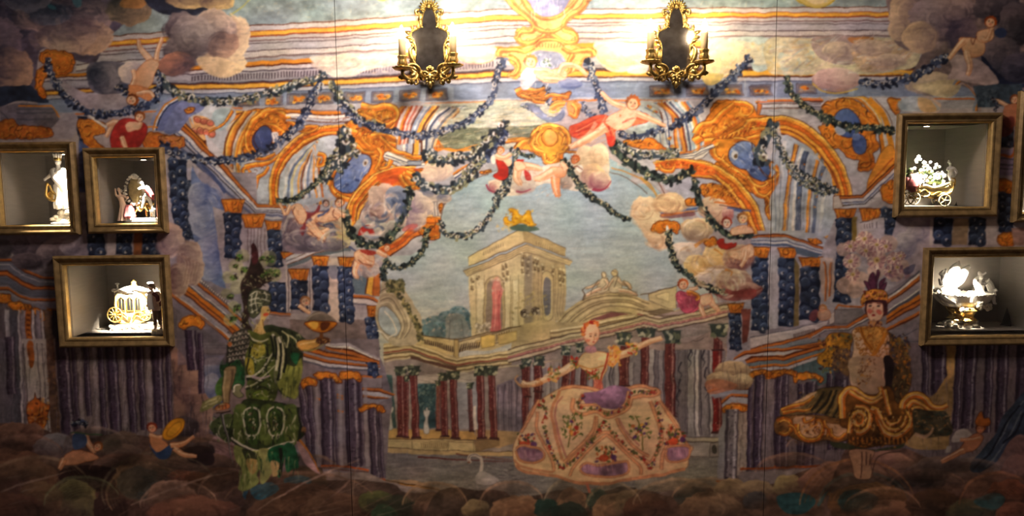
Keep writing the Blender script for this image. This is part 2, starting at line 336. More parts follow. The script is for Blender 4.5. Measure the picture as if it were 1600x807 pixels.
def marble(x0,x1,y0,y1,sh=0,base=(84,70,96),hi=(150,138,154),dk=(30,22,34),seed=0,hp=.72,w2=None):
    """painted marble shaft; sh = lean of the foot"""
    base=tuple(.80*c+.2*g for c,g in zip(base,(60,50,50)))
    R=np.random.RandomState(seed); w=x1-x0
    q=lambda a,b:[(x0+a*w,y0),(x0+b*w,y0),(x0+b*w+sh,y1),(x0+a*w+sh,y1)]
    P(q(0,1),base,0,nz=.22,k=2); P(q(0,.25),dk,0,a=.55,nz=.2,k=2); P(q(hp-.05,hp+.13),hi,0,a=.6,nz=.2,k=2); P(q(hp,hp+.07),(190,180,190),0,a=.6,nz=.3,k=2)
    P(q(.93,1),dk,0,a=.6,nz=.1)
    for i in range(int(abs(y1-y0)/w*5)):
        x=R.uniform(.12,.9); t=R.rand(); E(x0+x*w+sh*t,y0+(y1-y0)*t,w*R.uniform(.04,.13),w*R.uniform(.03,.09),dk if R.rand()<.7 else hi,R.uniform(-30,30),.5,0)
def limb(p,w0,w1,col=SK,dk=SKD,b=0.,sh=1):
    """flesh stroke with brown contour, widths in photo px"""
    L(p,dk,w0+1.6,w1+1.6,a=.85,b=b); L(p,col,w0,w1,b=b)
    if sh:
        q=spl(_w(p)); o=max(w0,w1)*.22; _stroke(q+(o*.6,o*.8),w0*.35,w1*.35,(206,146,108),.7,.1,0,b*.4); _stroke(q-(o*.6,o*.8),w0*.28,w1*.28,(248,222,192),.7,.05,0,b*.3)
def head(x,y,r,rot=0,hair=(150,84,36),face=SK,fx=0.,fy=0.):
    """small painted head, r in units, fx fy = where it looks"""
    r*=.84; hair=(hair[0]*.84,hair[1]*.82,hair[2]*.8)
    E(x,y,r*1.12,r*1.18,hair,rot,1,.2); c,s=math.cos(math.radians(rot)),math.sin(math.radians(rot))
    f=lambda u,v:(x+(u*c-v*s)*r,y+(u*s+v*c)*r)
    a=f(.12*fx,.18+.1*fy); E(a[0],a[1],r*.84,r*.88,face,rot,1,.05); E(*f(.2+fx*.1,.45),r*.3,r*.3,(224,140,108),rot,.6,0)
    lw=max(.8,r/T[2]*.13)
    for sd in(-.34,.34):
        u=f(sd+fx*.25,.02+fy*.1); E(u[0],u[1],r*.13,r*.10,(52,34,30),rot,.95,0); L([f(sd-.2+fx*.25,-.2+fy*.1),f(sd+.18+fx*.25,-.22+fy*.1)],(110,62,40),lw*.8,.3,s=0)
    L([f(.02+fx*.3,0),f(.1+fx*.35,.32),f(0+fx*.3,.36)],(186,112,80),lw*.7,.4); L([f(-.2+fx*.25,.58),f(.2+fx*.25,.58)],(170,50,44),lw,.4,s=0)
    for i in range(7):
        g=math.radians(180+i*30); u=f(1.0*math.cos(g),-.05+1.02*math.sin(g)); E(u[0],u[1],r*.3,r*.24,(hair[0]*(.8+.08*i),hair[1]*(.8+.08*i),hair[2]*.9),i*40,.9,.1)

def finish():
    """hand-painted look: local brush strokes, mottling and a slight wobble of every line"""
    R=np.random.RandomState(99); n=15000; X=R.uniform(2,PW-3,n); Y=R.uniform(2,PH-3,n)
    for i in range(n):
        x,y=X[i],Y[i]; c=CAN[int(y),int(x)]; k=1+.26*(R.rand()-.5); a=N1[int(y),int(x)]*3.1+R.uniform(-.4,.4); l=R.uniform(2.5,6.5); dx,dy=l*math.cos(a),l*math.sin(a)
        _stroke(np.array([(x-dx,y-dy),(x+R.uniform(-1,1),y+R.uniform(-1,1)),(x+dx,y+dy)]),.4,.3,(c[0]*k,c[1]*k,c[2]*(k+R.uniform(-.03,.05))),.42,0,0,R.uniform(.8,2.2))
    wx=_noise(PW,PH,17,15,31)*1.2+_noise(PW,PH,6,5,32)*.35; wy=_noise(PW,PH,16,18,33)*1.2+_noise(PW,PH,5,6,34)*.35
    yy,xx=np.mgrid[0:PH,0:PW].astype(np.float32); u=np.clip(xx+wx,0,PW-1.01); v=np.clip(yy+wy,0,PH-1.01); ui,vi=u.astype(int),v.astype(int); uf,vf=(u-ui)[...,None],(v-vi)[...,None]
    C=(CAN[vi,ui]*(1-uf)+CAN[vi,ui+1]*uf)*(1-vf)+(CAN[vi+1,ui]*(1-uf)+CAN[vi+1,ui+1]*uf)*vf
    C*=(1+.07*N1+.07*N2)[...,None]; C[...,0]*=1+.03*_noise(PW,PH,40,30,41); C[...,2]*=1+.05*_noise(PW,PH,50,36,42)
    C[...,2]*=.95; C[...,1]*=.985
    CAN[:]=C
# ---------------------------------------------------------------- the print: ground, sky, palace
def paint_ground():
    at(0,0,1)
    P([(-80,-80),(1700,-80),(1700,900),(-80,900)],(172,162,168),0,nz=.10)
    P([(-80,500),(1700,500),(1700,900),(-80,900)],(128,112,112),0,nz=.2)
def paint_sky():
    at(0,0,1)
    P("585 440 640 330 700 290 760 250 850 235 950 245 1010 280 1060 330 1110 420 1140 560 1140 620 585 620",(160,188,206),0,nz=.05,k=1,c2=(204,198,174),ang=90)
    for i in range(90):                                   # drifting cream streaks
        x,y=rng.uniform(600,1080),rng.uniform(300,560); L([(x,y),(x+rng.uniform(14,60),y+rng.uniform(-3,3))],[(214,206,186),(176,196,200),(160,182,190)][i%3],rng.uniform(.6,2),.3,a=.3)
    at(600,270)
    dabs(90,(720,960),(110,260),7,[(226,206,176),(214,200,190)],.6,.35); dabs(40,(430,560),(240,340),7,[(226,206,170)],.6,.3)
    dabs(8,(255,280),(340,365),7,[(222,190,110)],.7,.7); dabs(10,(250,310),(490,550),8,[(214,200,90)],.7,.5); dabs(14,(920,1040),(345,400),5,[(140,140,110)],.6,.5)
    at(800,270); dabs(16,(320,560),(340,400),6,[(150,146,120),(176,170,150)],.5,.4)
def paint_palace():
    CRM,CS,CD=(222,208,160),(190,172,128),(110,94,72)
    at(600,270)
    # trees behind
    for x,y,r in ((190,720,38),(240,700,40),(300,680,45),(350,665,50),(385,690,45),(320,730,60),(230,750,60),(380,760,50),(190,770,40)):
        E(x,y,r,r*.8,(96,124,128),0,.8,.3); dabs(22,(x-r,x+r),(y-r*.7,y+r*.7),7,[(60,96,102),(130,150,150),(80,110,100),(190,180,160)],.6,.7)
    P("290 680 330 660 380 680 400 790 300 790",(176,168,150),a=.5); LL((70,80,80),1,"310 690 305 780","365 690 372 775",a=.6)
    # tower body, left face and right face
    P("395 470 660 360 660 740 410 790",CRM,0,nz=.07,k=2,c2=(206,190,140),ang=60)
    P("655 360 850 430 850 680 655 740",CS,0,nz=.09,k=2)
    P("660 400 695 380 700 700 662 730",(150,140,120),0,a=.55)
    # entablature
    P("370 460 480 420 670 335 885 415 870 435 670 372 390 485",(206,188,138),0,nz=.08,ln=CD)
    P("395 395 650 262 850 355 852 392 670 325 398 440",(220,204,150),0,nz=.06,ln=CD)
    P("650 262 850 355 852 392 660 325",(186,168,118),0,nz=.08)
    for k in range(5):
        L([(372+k*7,452+k*8),(668,328+k*11),(884-k*9,408+k*7)],CD,.6,s=0,a=.7)
    L("395 395 650 262 850 355",CD,.8,s=0); L("398 440 660 325 852 392",CD,.8,s=0)
    for x in range(468,560,10): L([(x,388-(x-468)*.45),(x,372-(x-468)*.45)],CD,.8,s=0)
    for x in range(715,840,10): L([(x,318+(x-715)*.5),(x,336+(x-715)*.5)],CD,.8,s=0,a=.8)
    # hanging carved drops
    for x,y,h in ((415,490,70),(440,480,60),(560,430,110),(578,420,100),(650,380,120),(672,385,120),(705,400,80),(720,405,70),(745,430,60),(790,440,60),(820,450,90),(838,455,80)):
        for j in range(int(h/11)):
            E(x+rng.uniform(-5,5),y+j*11,7,6,[(230,218,170),(130,112,80),(100,84,60)][j%3],rng.uniform(0,90),.8)
        L([(x-7,y),(x-4,y+h*.5),(x,y+h)],CD,.8,.3,a=.8)
    # pilasters + windows
    for x0,x1 in ((430,470),(560,592),(600,630)):
        L([(x0,500),(x0+2,770)],CD,.6,s=0,a=.8); L([(x1,480),(x1+2,740)],CD,.7,s=0,a=.8); P([(x0+4,510),(x1-4,500),(x1-4,735),(x0+6,760)],(232,222,178),0,a=.6)
    P("470 560 478 510 500 490 530 485 555 505 562 560 562 735 472 755",(188,172,126),1,ln=CD); P("480 560 492 512 520 500 548 515 552 560 552 735 482 750",(146,132,112),1)
    for k in range(7): L([(474,600+k*24),(505,596+k*24)],CD,.6,s=0,a=.5)
    P("506 540 530 505 552 540 550 600 545 660 546 738 500 745 508 650",(206,120,110),1,nz=.12); L("520 540 524 640 516 735",(232,164,150),2,a=.7); L("540 550 538 640 540 730",(160,70,76),1.4,a=.7)
    E(530,520,20,32,(224,160,140),0,.6); dabs(14,(500,560),(500,560),7,[(226,170,150),(240,220,190)],.7,.5)
    P("738 520 745 470 765 460 785 480 790 530 790 670 745 680",(206,190,140),1,ln=CD); P("746 540 752 495 766 490 778 510 780 560 780 650 750 660",(120,120,120),1); 
    for k in range(7): L([(746,540+k*20),(782,536+k*20)],(70,70,70),.6,s=0,a=.7)
    for x in (702,722,800,812,826,838): L([(x,460),(x,700)],CD,.7,s=0,a=.6)
    P("655 400 690 390 693 700 656 720",(120,112,100),0,a=.35)
    dabs(50,(600,760),(560,690),7,[(150,136,84),(120,110,70),(200,184,120)],.6,.5)
    for x,y in ((660,662),(708,650)):
        E(x,y,20,20,(90,78,62)); dabs(14,(x-18,x+18),(y-16,y+16),6,[(200,190,160),(60,50,40),(150,140,120)],.7,.9)
    dabs(60,(430,500),(705,750),8,[(230,220,190),(120,110,90),(160,150,120)],.6,.7)
    # golden group on the tower
    P("590 250 640 245 700 250 730 268 660 275 600 270",(88,112,96),1)
    P("560 215 575 205 585 222 600 225 602 190 585 175 595 168 618 178 632 200 650 205 672 180 688 185 690 205 700 235 715 245 690 252 640 240 600 252 575 248",(222,170,40),1,nz=.15,ln=(150,100,30))
    dabs(26,(565,705),(180,248),6,[(246,206,80),(180,120,30)],.7,.8)
    dabs(24,(530,600),(240,275),8,[(214,190,120)],.5,.4)
    # far balustrade (left) + terrace in front of tower
    P("175 775 330 800 400 770 740 700 740 750 500 830 330 840 175 815",(202,186,138),0,nz=.08)
    at(600,270); P("330 800 740 695 800 700 800 730 760 760 420 830 330 830",(214,198,146),0,nz=.08)
    L("330 798 740 695",CD,1.4,s=0); L("175 772 330 800",CD,1.4,s=0); L("340 830 560 790 745 752",CD,1.2,s=0)
    for k in range(16): x=185+k*9; L([(x,782+k*1.6),(x,806+k*1.6)],CD,1.1,s=0)
    for k in range(11): x=515+k*11.5; P([(x,757-k*2.9),(x+6,755-k*2.9),(x+4,790-k*2.9),(x,792-k*2.9)],(110,92,60),0)
    P("430 790 495 775 500 800 440 815",(214,190,120),0,ln=CD); P("655 735 730 710 735 745 660 765",(206,190,150),0,ln=CD); P("505 755 510 805 514 805 512 755",CD,0)
    P("740 700 760 690 790 700 800 740 745 755",(196,180,130),0,ln=CD); scrolls(9,5,CD,(230,220,180),(600+PM+247,270+PM+232,600+PM+268,270+PM+252))
    # round pediment right + statues
    at(800,270)
    P("170 745 215 690 280 625 360 580 450 565 540 570 620 595 700 625 760 650 700 700 420 710 300 700 190 760",(196,180,130),1,nz=.08)
    for k in range(6): L([(178+k*13,748+k*3),(225+k*12,690+k*7),(300+k*10,628+k*8),(380+k*6,592+k*9),(460,578+k*10),(560-k*3,585+k*9),(640-k*6,615+k*7)],[(96,80,60),(230,216,170),(120,104,80)][k%3],1.3,a=.85)
    P("365 690 420 668 480 655 540 660 580 672 480 685 380 705",(128,84,78),1); L("330 695 380 670 460 655 540 655 590 668",(96,80,60),1.2)
    P("330 600 350 570 400 560 450 552 520 555 560 560 590 578 540 576 480 565 420 570 375 580",(190,174,134),1,nz=.1,ln=(96,80,60))
    ST=(214,200,164); SD=(110,92,70)
    P("400 560 405 520 420 495 445 490 455 520 450 555",ST,1,nz=.1,ln=SD); limb("440 500 450 525 430 545",5,3,ST,SD); limb("420 540 390 550 350 575",6,4,ST,SD); limb("410 510 380 530 345 540",4,2.5,ST,SD); L("330 600 340 570 332 550 345 535",SD,2,1); E(432,478,12,14,ST,0,1,.1,ln=SD)
    P("460 560 462 515 475 490 500 488 515 515 512 555",ST,1,nz=.1,ln=SD); limb("500 500 520 520 545 530",5,3,ST,SD); limb("500 550 540 556 585 572",7,4,ST,SD); limb("475 500 462 520 455 535",4,3,ST,SD); E(480,470,14,16,(206,190,144),0,1,.1,ln=SD); limb("520 510 545 525 560 550",5,4,(190,176,136),SD)
    LL((90,76,60),1.2,"330 545 345 580 330 600","420 470 430 490 450 500","470 460 490 470 495 500 480 540","410 500 380 540 370 570","520 505 545 540 585 570",a=.8)
    P("635 570 770 530 770 640 735 640 640 600",(206,192,140),0,nz=.08,ln=(96,80,60)); P("670 575 735 558 738 608 680 590",(222,208,150),0,ln=(130,114,80)); L("600 575 770 530",(110,94,70),1.4,s=0)
    # main entablature running right and its turn
    P("0 725 150 690 230 700 420 690 650 640 740 655 800 635 1010 610 1010 690 700 760 560 765 300 800 150 830 0 860",(190,172,126),0,nz=.09)
    for k,c in enumerate([(236,222,176),(110,92,66),(206,188,140),(90,72,56),(190,120,104),(150,84,76),(226,210,170),(110,92,66)]):
        L([(180,742+k*11),(420,700+k*11),(650,655+k*9),(735,668+k*9),(1010,612+k*9)],c,2.2,s=0,a=.85)
    L("420 745 650 695 735 710 1010 650",(150,70,66),2.2,s=0,a=.7)
    for k in range(9): L([(440+k*22,735-k*4),(452+k*22,728-k*4)],(206,150,130),2,s=0,a=.8)
    P("640 650 700 640 760 652 735 672",(140,124,92),0,ln=(70,56,44))
    P("450 770 800 705 1010 680 1010 860 450 860",(176,150,128),0,nz=.12,k=1)
    LL((110,92,76),.8,"820 700 810 800","820 760 880 740 900 790","860 745 1000 780","900 800 960 760",s=0,a=.5)
def capital(x,y,w,h,c=(190,186,150),dk=(60,66,56)):
    P([(x-w*.5,y),(x+w*.5,y),(x+w*.38,y+h),(x-w*.38,y+h)],dk,0,nz=.2)
    for i in range(12): E(x+rng.uniform(-.45,.45)*w,y+rng.uniform(0,1)*h,w*.16,h*.14,[c,dk,(110,116,92)][i%3],rng.uniform(0,180),.9,0)
    L([(x-w*.6,y),(x+w*.6,y)],dk,1.2,s=0); 
def redcol(x,y0,y1,w,sh=0,cap=1,c=(118,62,56),hi=(196,160,144)):
    P([(x-w/2,y0),(x+w/2,y0),(x+w/2+sh,y1),(x-w/2+sh,y1)],c,0,nz=.28,k=2,c2=(84,40,42),ang=0)
    P([(x+w*.18,y0),(x+w*.34,y0),(x+w*.34+sh,y1),(x+w*.18+sh,y1)],hi,0,a=.55,nz=.3,k=2); L([(x-w/2,y0),(x-w/2+sh,y1)],(60,30,34),.8,s=0,a=.8)
    for i in range(int((y1-y0)/w*3)): t=rng.rand(); E(x+sh*t+rng.uniform(-.4,.4)*w,y0+(y1-y0)*t,w*.08,w*.1,(214,150,130) if i%2 else (70,26,34),0,.6,0)
    P([(x-w*.65+sh,y1-6),(x+w*.65+sh,y1-6),(x+w*.75+sh,y1+4),(x-w*.75+sh,y1+4)],(70,44,44),0)
    if cap: capital(x,y0-w*1.2,w*1.7,w*1.3)
def paint_colonnade():
    at(600,537)
    # wing interior
    P("0 60 130 60 340 110 600 60 900 0 1196 0 1196 420 1160 470 600 520 0 520",(156,142,132),0,nz=.12)
    P("-20 150 40 150 60 400 -20 400",(70,92,88),0,nz=.25); P("158 190 240 190 246 400 160 400",(62,88,92),0,nz=.3); dabs(120,(160,240),(190,320),6,[(90,120,118),(50,70,74),(120,140,130)],.6,.7)
    P("340 180 440 175 440 400 345 400",(168,166,166),0,nz=.1); 
    for k in range(26): L([(345,185+k*8.5),(440,180+k*8.5)],(130,134,140),.5,s=0,a=.6)
    P("100 160 350 130 440 150 440 180 340 185 160 190 60 150",(196,184,170),0,nz=.06)
    LL((120,108,98),.8,"60 150 240 190","160 130 300 165","170 150 440 175","350 150 600 110","330 128 640 100",s=0,a=.7)
    P("530 200 600 170 650 150 660 420 560 440 530 420",(132,120,128),0,nz=.2); P("415 300 430 290 436 400 420 410",(226,216,200),0,nz=.05)
    for k in range(12): x=536+k*10; L([(x,210-k*5),(x+rng.uniform(-8,8),320),(x+2,430)],[(60,52,60),(176,164,166),(96,86,92)][k%3],1.3,.5,a=.8)
    P("430 400 560 410 680 420 620 470 540 490 430 480",(176,146,108),0,nz=.12)
    # wall panels behind the right side, x 650..1200
    P("650 120 1196 60 1196 420 650 420",(140,130,132),0,nz=.12,k=2)
    for x in (690,760,800,870,912,960,1040,1080,1150): P([(x,90),(x+16,90),(x+16,330),(x,330)],(178,168,166),0,a=.8,k=2); L([(x+18,90),(x+18,330)],(64,56,62),1,s=0,a=.7)
    for x in (1060,1074): L([(x,110),(x-6,160),(x+4,200)],(60,54,60),2,.5,a=.8)
    # entablature over wing
    P("0 0 130 -10 350 70 600 30 830 -30 1196 -60 1196 20 830 70 640 90 340 130 130 68 0 80",(192,172,124),0,nz=.09)
    for k,c in enumerate([(230,214,164),(110,94,64),(206,186,136),(130,60,52),(90,74,58),(222,206,160),(120,100,70),(206,190,150)]):
        L([(0,12+k*11),(125,4+k*9),(342,78+k*8),(640,32+k*10),(900,-18+k*11)],c,2.2,s=0,a=.9)
    P("125 60 340 110 340 128 130 75",(96,70,58),0)
    # balustrades with vases
    P("160 -40 345 -10 345 60 330 60 190 20 150 -5",(206,186,130),0,nz=.1)
    for k in range(15): x=190+k*10; P([(x,-18+k*2.4),(x+5,-18+k*2.4),(x+7,8+k*2.6),(x-1,6+k*2.6)],(74,60,48),0)
    for k in range(9): x=356+k*11; P([(x+4,6-k*1.5),(x+9,5-k*1.5),(x+2,42-k*2.5),(x-5,44-k*2.5)],(74,60,48),0)
    P("330 -20 350 -20 352 70 330 62",(190,168,110),0,ln=(90,74,50)); P("455 -30 520 -40 520 10 458 24",(224,196,110),0,ln=(120,96,50)); P("535 -40 620 -55 620 -10 540 5",(214,190,120),0,ln=(120,96,50))
    L("150 -42 345 -15 520 -55 640 -80",(90,74,50),1.6,s=0)
    # floor terrace
    P("0 400 130 405 420 410 440 450 0 450",(196,158,96),0,nz=.12); P("0 450 420 452 430 505 0 490",(206,184,134),0,nz=.08); P("420 455 540 455 540 480 430 510",(140,116,84),0,nz=.1)
    L("0 448 540 452",(90,72,54),1.4,s=0); L("0 458 420 462",(120,100,70),.8,s=0); L("0 490 430 508 600 510",(90,72,54),1.4,s=0); LL((100,84,60),.8,"130 455 130 495","418 455 420 510","300 460 300 500",s=0)
    for k in range(14): x=175+k*9; L([(x,465),(x+3,478),(x,492)],(120,96,64),1)
    P("0 492 430 508 620 512 620 530 160 540 0 520",(196,168,122),0,nz=.1)
    # statues in the gardens
    for x,y,s in ((30,285,1),(200,300,1)):
        P([(x-12,y+118),(x-10,y+80),(x-7,y+50),(x-17,y+25),(x-14,y+10),(x-6,y+14),(x-4,y),(x+4,y),(x+6,y+12),(x+14,y+14),(x+15,y+30),(x+7,y+50),(x+10,y+80),(x+14,y+118)],(206,202,190),1,nz=.08,ln=(120,116,108))
    redcol(105,180,440,22); redcol(78,150,438,34,6); redcol(138,148,442,34,14); redcol(254,200,410,18,2,c=(176,120,96)); redcol(280,175,440,30,4); redcol(326,170,444,34,8)
    redcol(404,210,410,20,6,c=(110,84,80)); redcol(452,150,444,34,6,hi=(226,190,176)); redcol(504,148,446,34,12); redcol(660,118,400,32,6); redcol(720,108,300,36,2); redcol(850,70,260,34,0); redcol(884,110,240,18,0)
    redcol(935,80,240,30); redcol(1120,60,240,44)
    # water and swans
    P("0 515 620 530 1196 500 1196 700 600 720 270 690 0 640",(126,120,122),0,nz=.14,k=1,c2=(146,138,126),ang=90)
    at(600,537)
    for i in range(110):
        x,y=rng.uniform(0,1150),rng.uniform(540,690); L([(x,y),(x+rng.uniform(30,150),y+rng.uniform(-4,4))],[(176,168,168),(96,90,98),(150,140,120),(190,176,160)][i%4],rng.uniform(.6,1.8),.2,a=.35)
    L("160 530 340 545 600 552",(100,50,48),3,1); L("340 520 600 545",(120,70,56),2,.6)
    for i in range(34): x,y=rng.uniform(470,620),rng.uniform(565,650); L([(x,y),(x+rng.uniform(12,36),y+rng.uniform(-8,8))],[(84,76,80),(186,176,166),(110,100,96)][i%3],1.6,.4,a=.7)
    L("405 560 395 545 400 528 425 522 450 535 458 565 455 600 450 630",(214,198,186),5,6.5,b=-1); L("398 562 394 545 400 528 425 519 452 532",(90,76,76),.9); P("430 625 455 600 500 615 540 640 500 660 440 655",(190,178,170),1,nz=.12)
    E(396,558,7,4,(120,70,50)); L("438 660 440 700",(180,168,160),3,1,a=.5)
    P("0 640 130 640 260 680 275 700 100 695 0 690",(170,140,110),0,nz=.12); P("60 650 240 682 100 695",(196,132,50),0,nz=.1,ln=(70,50,34)); L("0 640 270 690",(70,50,40),1.2,s=0)

def paint_entab():
    at(0,0,1)
    P("800 556 1008 508 1032 512 1145 486 1145 545 1110 520 1000 545 800 572",(150,138,130),0,nz=.14,k=1)
    band("795 546 1008 494 1031 500 1150 472","795 568 1008 514 1031 520 1150 494",[(0,.1,(96,80,64)),(.1,.32,(206,192,150)),(.32,.38,(96,80,64)),(.38,.5,(186,170,130)),(.5,.66,(176,120,112)),(.66,.72,(110,70,64)),(.72,.9,(206,190,160)),(.9,1,(90,76,64))],s=0)
    R=np.random.RandomState(4)
    for x in np.arange(830,1140,9): y=np.interp(x,[795,1008,1031,1150],[559,506,512,485]); E(x,y,2.4,1.2,(214,170,150),R.uniform(-30,30),.6,0)
    at(820,500,4.612)
    for x,y,w,h in ((300,195,70,60),(400,170,60,70),(715,100,110,85),(880,72,140,60),(1065,82,130,85),(100,262,80,66),(14,280,70,60)): capital(x,y,w,h,(196,196,170),(60,70,66))
    for x,y0,y1,w in ((300,258,500,46),(345,300,500,26),(430,300,480,40),(725,190,480,56),(868,135,480,52),(1050,170,700,74),(100,330,520,56),(20,345,560,40)): redcol(x,y0,y1,w,0,0)
    at(0,0,1); capital(1123,507,27,20,(196,196,170),(60,70,66))
# ---------------------------------------------------------------- the print: right wing, ceiling, vaults
def paint_right_wing():
    at(1000,537)
    P("-20 20 400 -60 400 440 -20 440",(140,130,132),0,nz=.16,k=2)
    for x,w,c in ((44,20,(176,166,160)),(70,14,(120,110,112)),(90,20,(150,140,140)),(176,40,(120,112,114)),(225,30,(156,150,146)),(262,16,(206,196,190)),(290,40,(150,140,142)),(330,10,(190,182,180))):
        P([(x,-30),(x+w,-34),(x+w,436),(x,436)],c,0,nz=.16,k=2)
    for x in (68,88,112,170,222,258,278,288,326): L([(x,-20),(x,430)],(50,44,52),1.1,s=0,a=.8)
    for x,y in ((190,120),(185,200),(180,250),(300,60),(310,140),(315,200),(240,20),(235,60)):
        L([(x+6,y-30),(x-8,y+10),(x+6,y+30),(x-6,y+55)],(44,40,50),3,.6,a=.8)
    for x0 in (178,285): P([(x0,10),(x0+36,10),(x0+36,400),(x0,400)],(0,0,0),0,a=.0,ln=(70,62,70))
    redcol(22,-50,210,34,0,0); redcol(142,-60,330,44,4,0); redcol(362,-60,420,42,0,0,c=(150,44,40))
    P("200 440 380 440 380 460 210 460",(190,176,150),0,ln=(70,60,54)); P("200 462 380 462 380 535 220 530",(168,160,150),0,nz=.1,ln=(70,60,54)); P("328 465 368 465 368 530 328 530",(150,140,130),0,ln=(60,52,50)); E(348,496,10,20,(80,76,66),ln=(40,36,36))
    P("-20 530 400 535 400 680 -20 700",(140,136,128),0,nz=.16,k=1,c2=(150,140,124),ang=90)
    for i in range(40): x,y=rng.uniform(0,340),rng.uniform(545,690); L([(x,y),(x+rng.uniform(30,120),y-4)],[(170,164,154),(110,106,104)][i%2],1.2,.3,a=.4)
    at(1000,270)
    P("-20 690 420 600 420 830 -20 830",(172,150,140),0,nz=.14)
    L("140 770 330 690",(110,94,90),1,s=0); L("210 760 260 790 300 770",(90,76,74),1); P("60 740 330 690 330 740 220 800 60 800",(186,166,160),0,a=.7,ln=(120,104,98))
    P("-20 660 120 690 190 665 420 610 420 640 200 700 120 725 -20 700",(196,178,128),0,nz=.1)
    for k,c in enumerate([(110,92,66),(230,214,170),(150,80,76),(110,92,66),(206,188,140)]): L([(-10,640+k*12),(115,675+k*11),(200,668+k*10),(420,612+k*8)],c,1.8,s=0,a=.85)
    for x,y,w in ((30,735,86),(155,738,80),(365,697,90)):
        capital(x,y,w*.9,60,(190,190,160),(52,62,58))
    redcol(365,768,830,40,0,0)
def topline(stripes,A,B): at(0,0,1); band(A,B,stripes,s=0)
def paint_ceiling():
    at(0,0,1)
    A="120 60 380 41 522 33 650 24 780 15 900 14 1200 12 1640 10"; B="120 112 380 93 522 84 650 78 780 70 900 62 1200 58 1640 57"
    P("120 -80 1700 -80 1700 30 1200 16 780 20 380 46 120 66",(140,158,166),0,nz=.16,k=0)
    R=np.random.RandomState(3)
    for i in range(1500): x=R.uniform(360,1420); y=R.uniform(-70,40); L([(x,y),(x+R.uniform(1,7),y+R.uniform(-2,2))],[(196,190,160),(120,146,160),(160,176,180)][i%3],1.1,.4,a=.5)
    # underlay greys
    P("120 60 380 41 780 15 1200 12 1640 10 1640 170 1200 172 780 172 380 172 120 172",(160,158,166),0,nz=.1,k=1)
    topline([(0,.03,DB),(.03,.17,(196,190,192)),(.17,.20,RB),(.20,.31,YE),(.31,.36,(150,70,40)),(.36,.46,(190,184,184)),(.46,.49,(100,60,60)),(.49,.56,(176,172,178)),(.56,.585,(70,54,60)),(.585,.78,(176,174,182)),(.78,.81,(76,60,66)),(.81,.95,(204,198,196)),(.95,1,(120,100,100))],A,B)
    a,b=_pts(A),_pts(B)
    for x in np.arange(385,1400,3.2):
        ya=np.interp(x,a[:,0],a[:,1]); yb=np.interp(x,b[:,0],b[:,1]); y=ya+(yb-ya)*.83; L([(x,y),(x+.6,y+(yb-ya)*.1)],(140,132,140),.7,s=0,a=.6)
        if R.rand()<.35: y=ya+(yb-ya)*R.uniform(.6,.76); L([(x,y),(x+3,y)],(140,140,156),.8,s=0,a=.5)
    # second group of mouldings
    A="60 118 240 108 400 96 522 90 780 74 900 68 1200 62 1640 60"; B="60 150 240 140 400 140 560 132 778 122 900 122 1200 121 1640 120"
    topline([(0,.14,(216,140,50)),(.14,.2,DB),(.2,.32,(200,194,200)),(.32,.37,(70,60,76)),(.37,.62,(176,174,186)),(.62,.72,(150,148,160)),(.72,.77,(60,52,66)),(.77,.82,DB),(.82,.96,YE),(.96,1,DB)],A,B)
    a,b=_pts(A),_pts(B)
    for x in np.arange(300,770,4.6):
        ya=np.interp(x,a[:,0],a[:,1]); yb=np.interp(x,b[:,0],b[:,1]); h=yb-ya; P([(x,ya+h*.42),(x+2.6,ya+h*.42),(x+2.2,ya+h*.64),(x,ya+h*.64)],(66,54,66),0,a=.85)
    # frieze with rosettes
    A="60 152 240 142 400 141 560 134 778 124 900 123 1200 122 1640 120"; B="60 182 240 176 400 170 560 165 780 160 1000 158 1200 158 1640 156"
    topline([(0,.12,(190,190,202)),(.12,.2,(96,104,130)),(.2,.85,(128,142,170)),(.85,.93,(170,176,190)),(.93,1,(206,120,60))],A,B)
    for x,y in ((427,157),(466,155),(507,154),(555,153),(598,152),(641,150),(684,148),(1034,142),(1090,142),(1144,141),(1190,141),(1262,139),(1310,139),(390,159)):
        P([(x-17,y-8),(x+16,y-9),(x+15,y+8),(x-18,y+9)],(112,108,122),0,nz=.15,ln=(60,54,70)); P([(x-13,y-5),(x+12,y-6),(x+12,y+5),(x-14,y+6)],(140,130,124),0,nz=.2,ln=(96,70,56))
        for j in range(5): E(x+R.uniform(-8,8),y+R.uniform(-3,3),4,2.4,(214,130,46),R.uniform(-30,30),.9); 
        E(x,y,2.5,2,(150,70,30))
        P([(x+18,y-11),(x+26,y-11),(x+24,y+11),(x+17,y+11)],(152,164,186),0,nz=.1,a=.8)
    # painted clouds breaking the mouldings
    at(400,0)
    P("255 268 400 258 560 250 640 255 700 258 690 290 560 320 470 345 400 360 340 350 290 310",(226,210,196),1,nz=.1); P("360 275 480 262 540 270 470 300 400 300",(190,160,146),a=.6); P("500 270 600 262 560 295 520 300",(150,130,130),a=.5); P("255 268 300 330 350 350 330 300 290 270",(200,206,200),a=.7)
    P("930 235 1040 225 1120 225 1130 260 1090 290 1010 300 940 275",(238,216,180),1,nz=.06); L("940 270 1010 300 1090 290 1128 250",(176,120,90),1.2); P("850 300 950 285 1030 290 1040 310 930 320",(120,110,130),a=.6,nz=.3); P("600 300 640 296 700 300 700 340 620 345 560 340",(170,170,184),a=.6)
    P("400 290 470 280 560 290 480 350 400 362 350 352",(232,220,206),1,nz=.08,a=.8)
    at(800,0)
    P("385 200 480 200 640 215 640 290 560 330 500 340 440 320 400 270",(238,222,190),1,nz=.06); P("400 210 560 230 600 290 480 320 430 290",(232,196,150),a=.6); L("385 220 420 290 500 325",(220,190,110),3,1,a=.7); P("540 340 600 270 640 300 620 340",(226,226,226),1,a=.8)
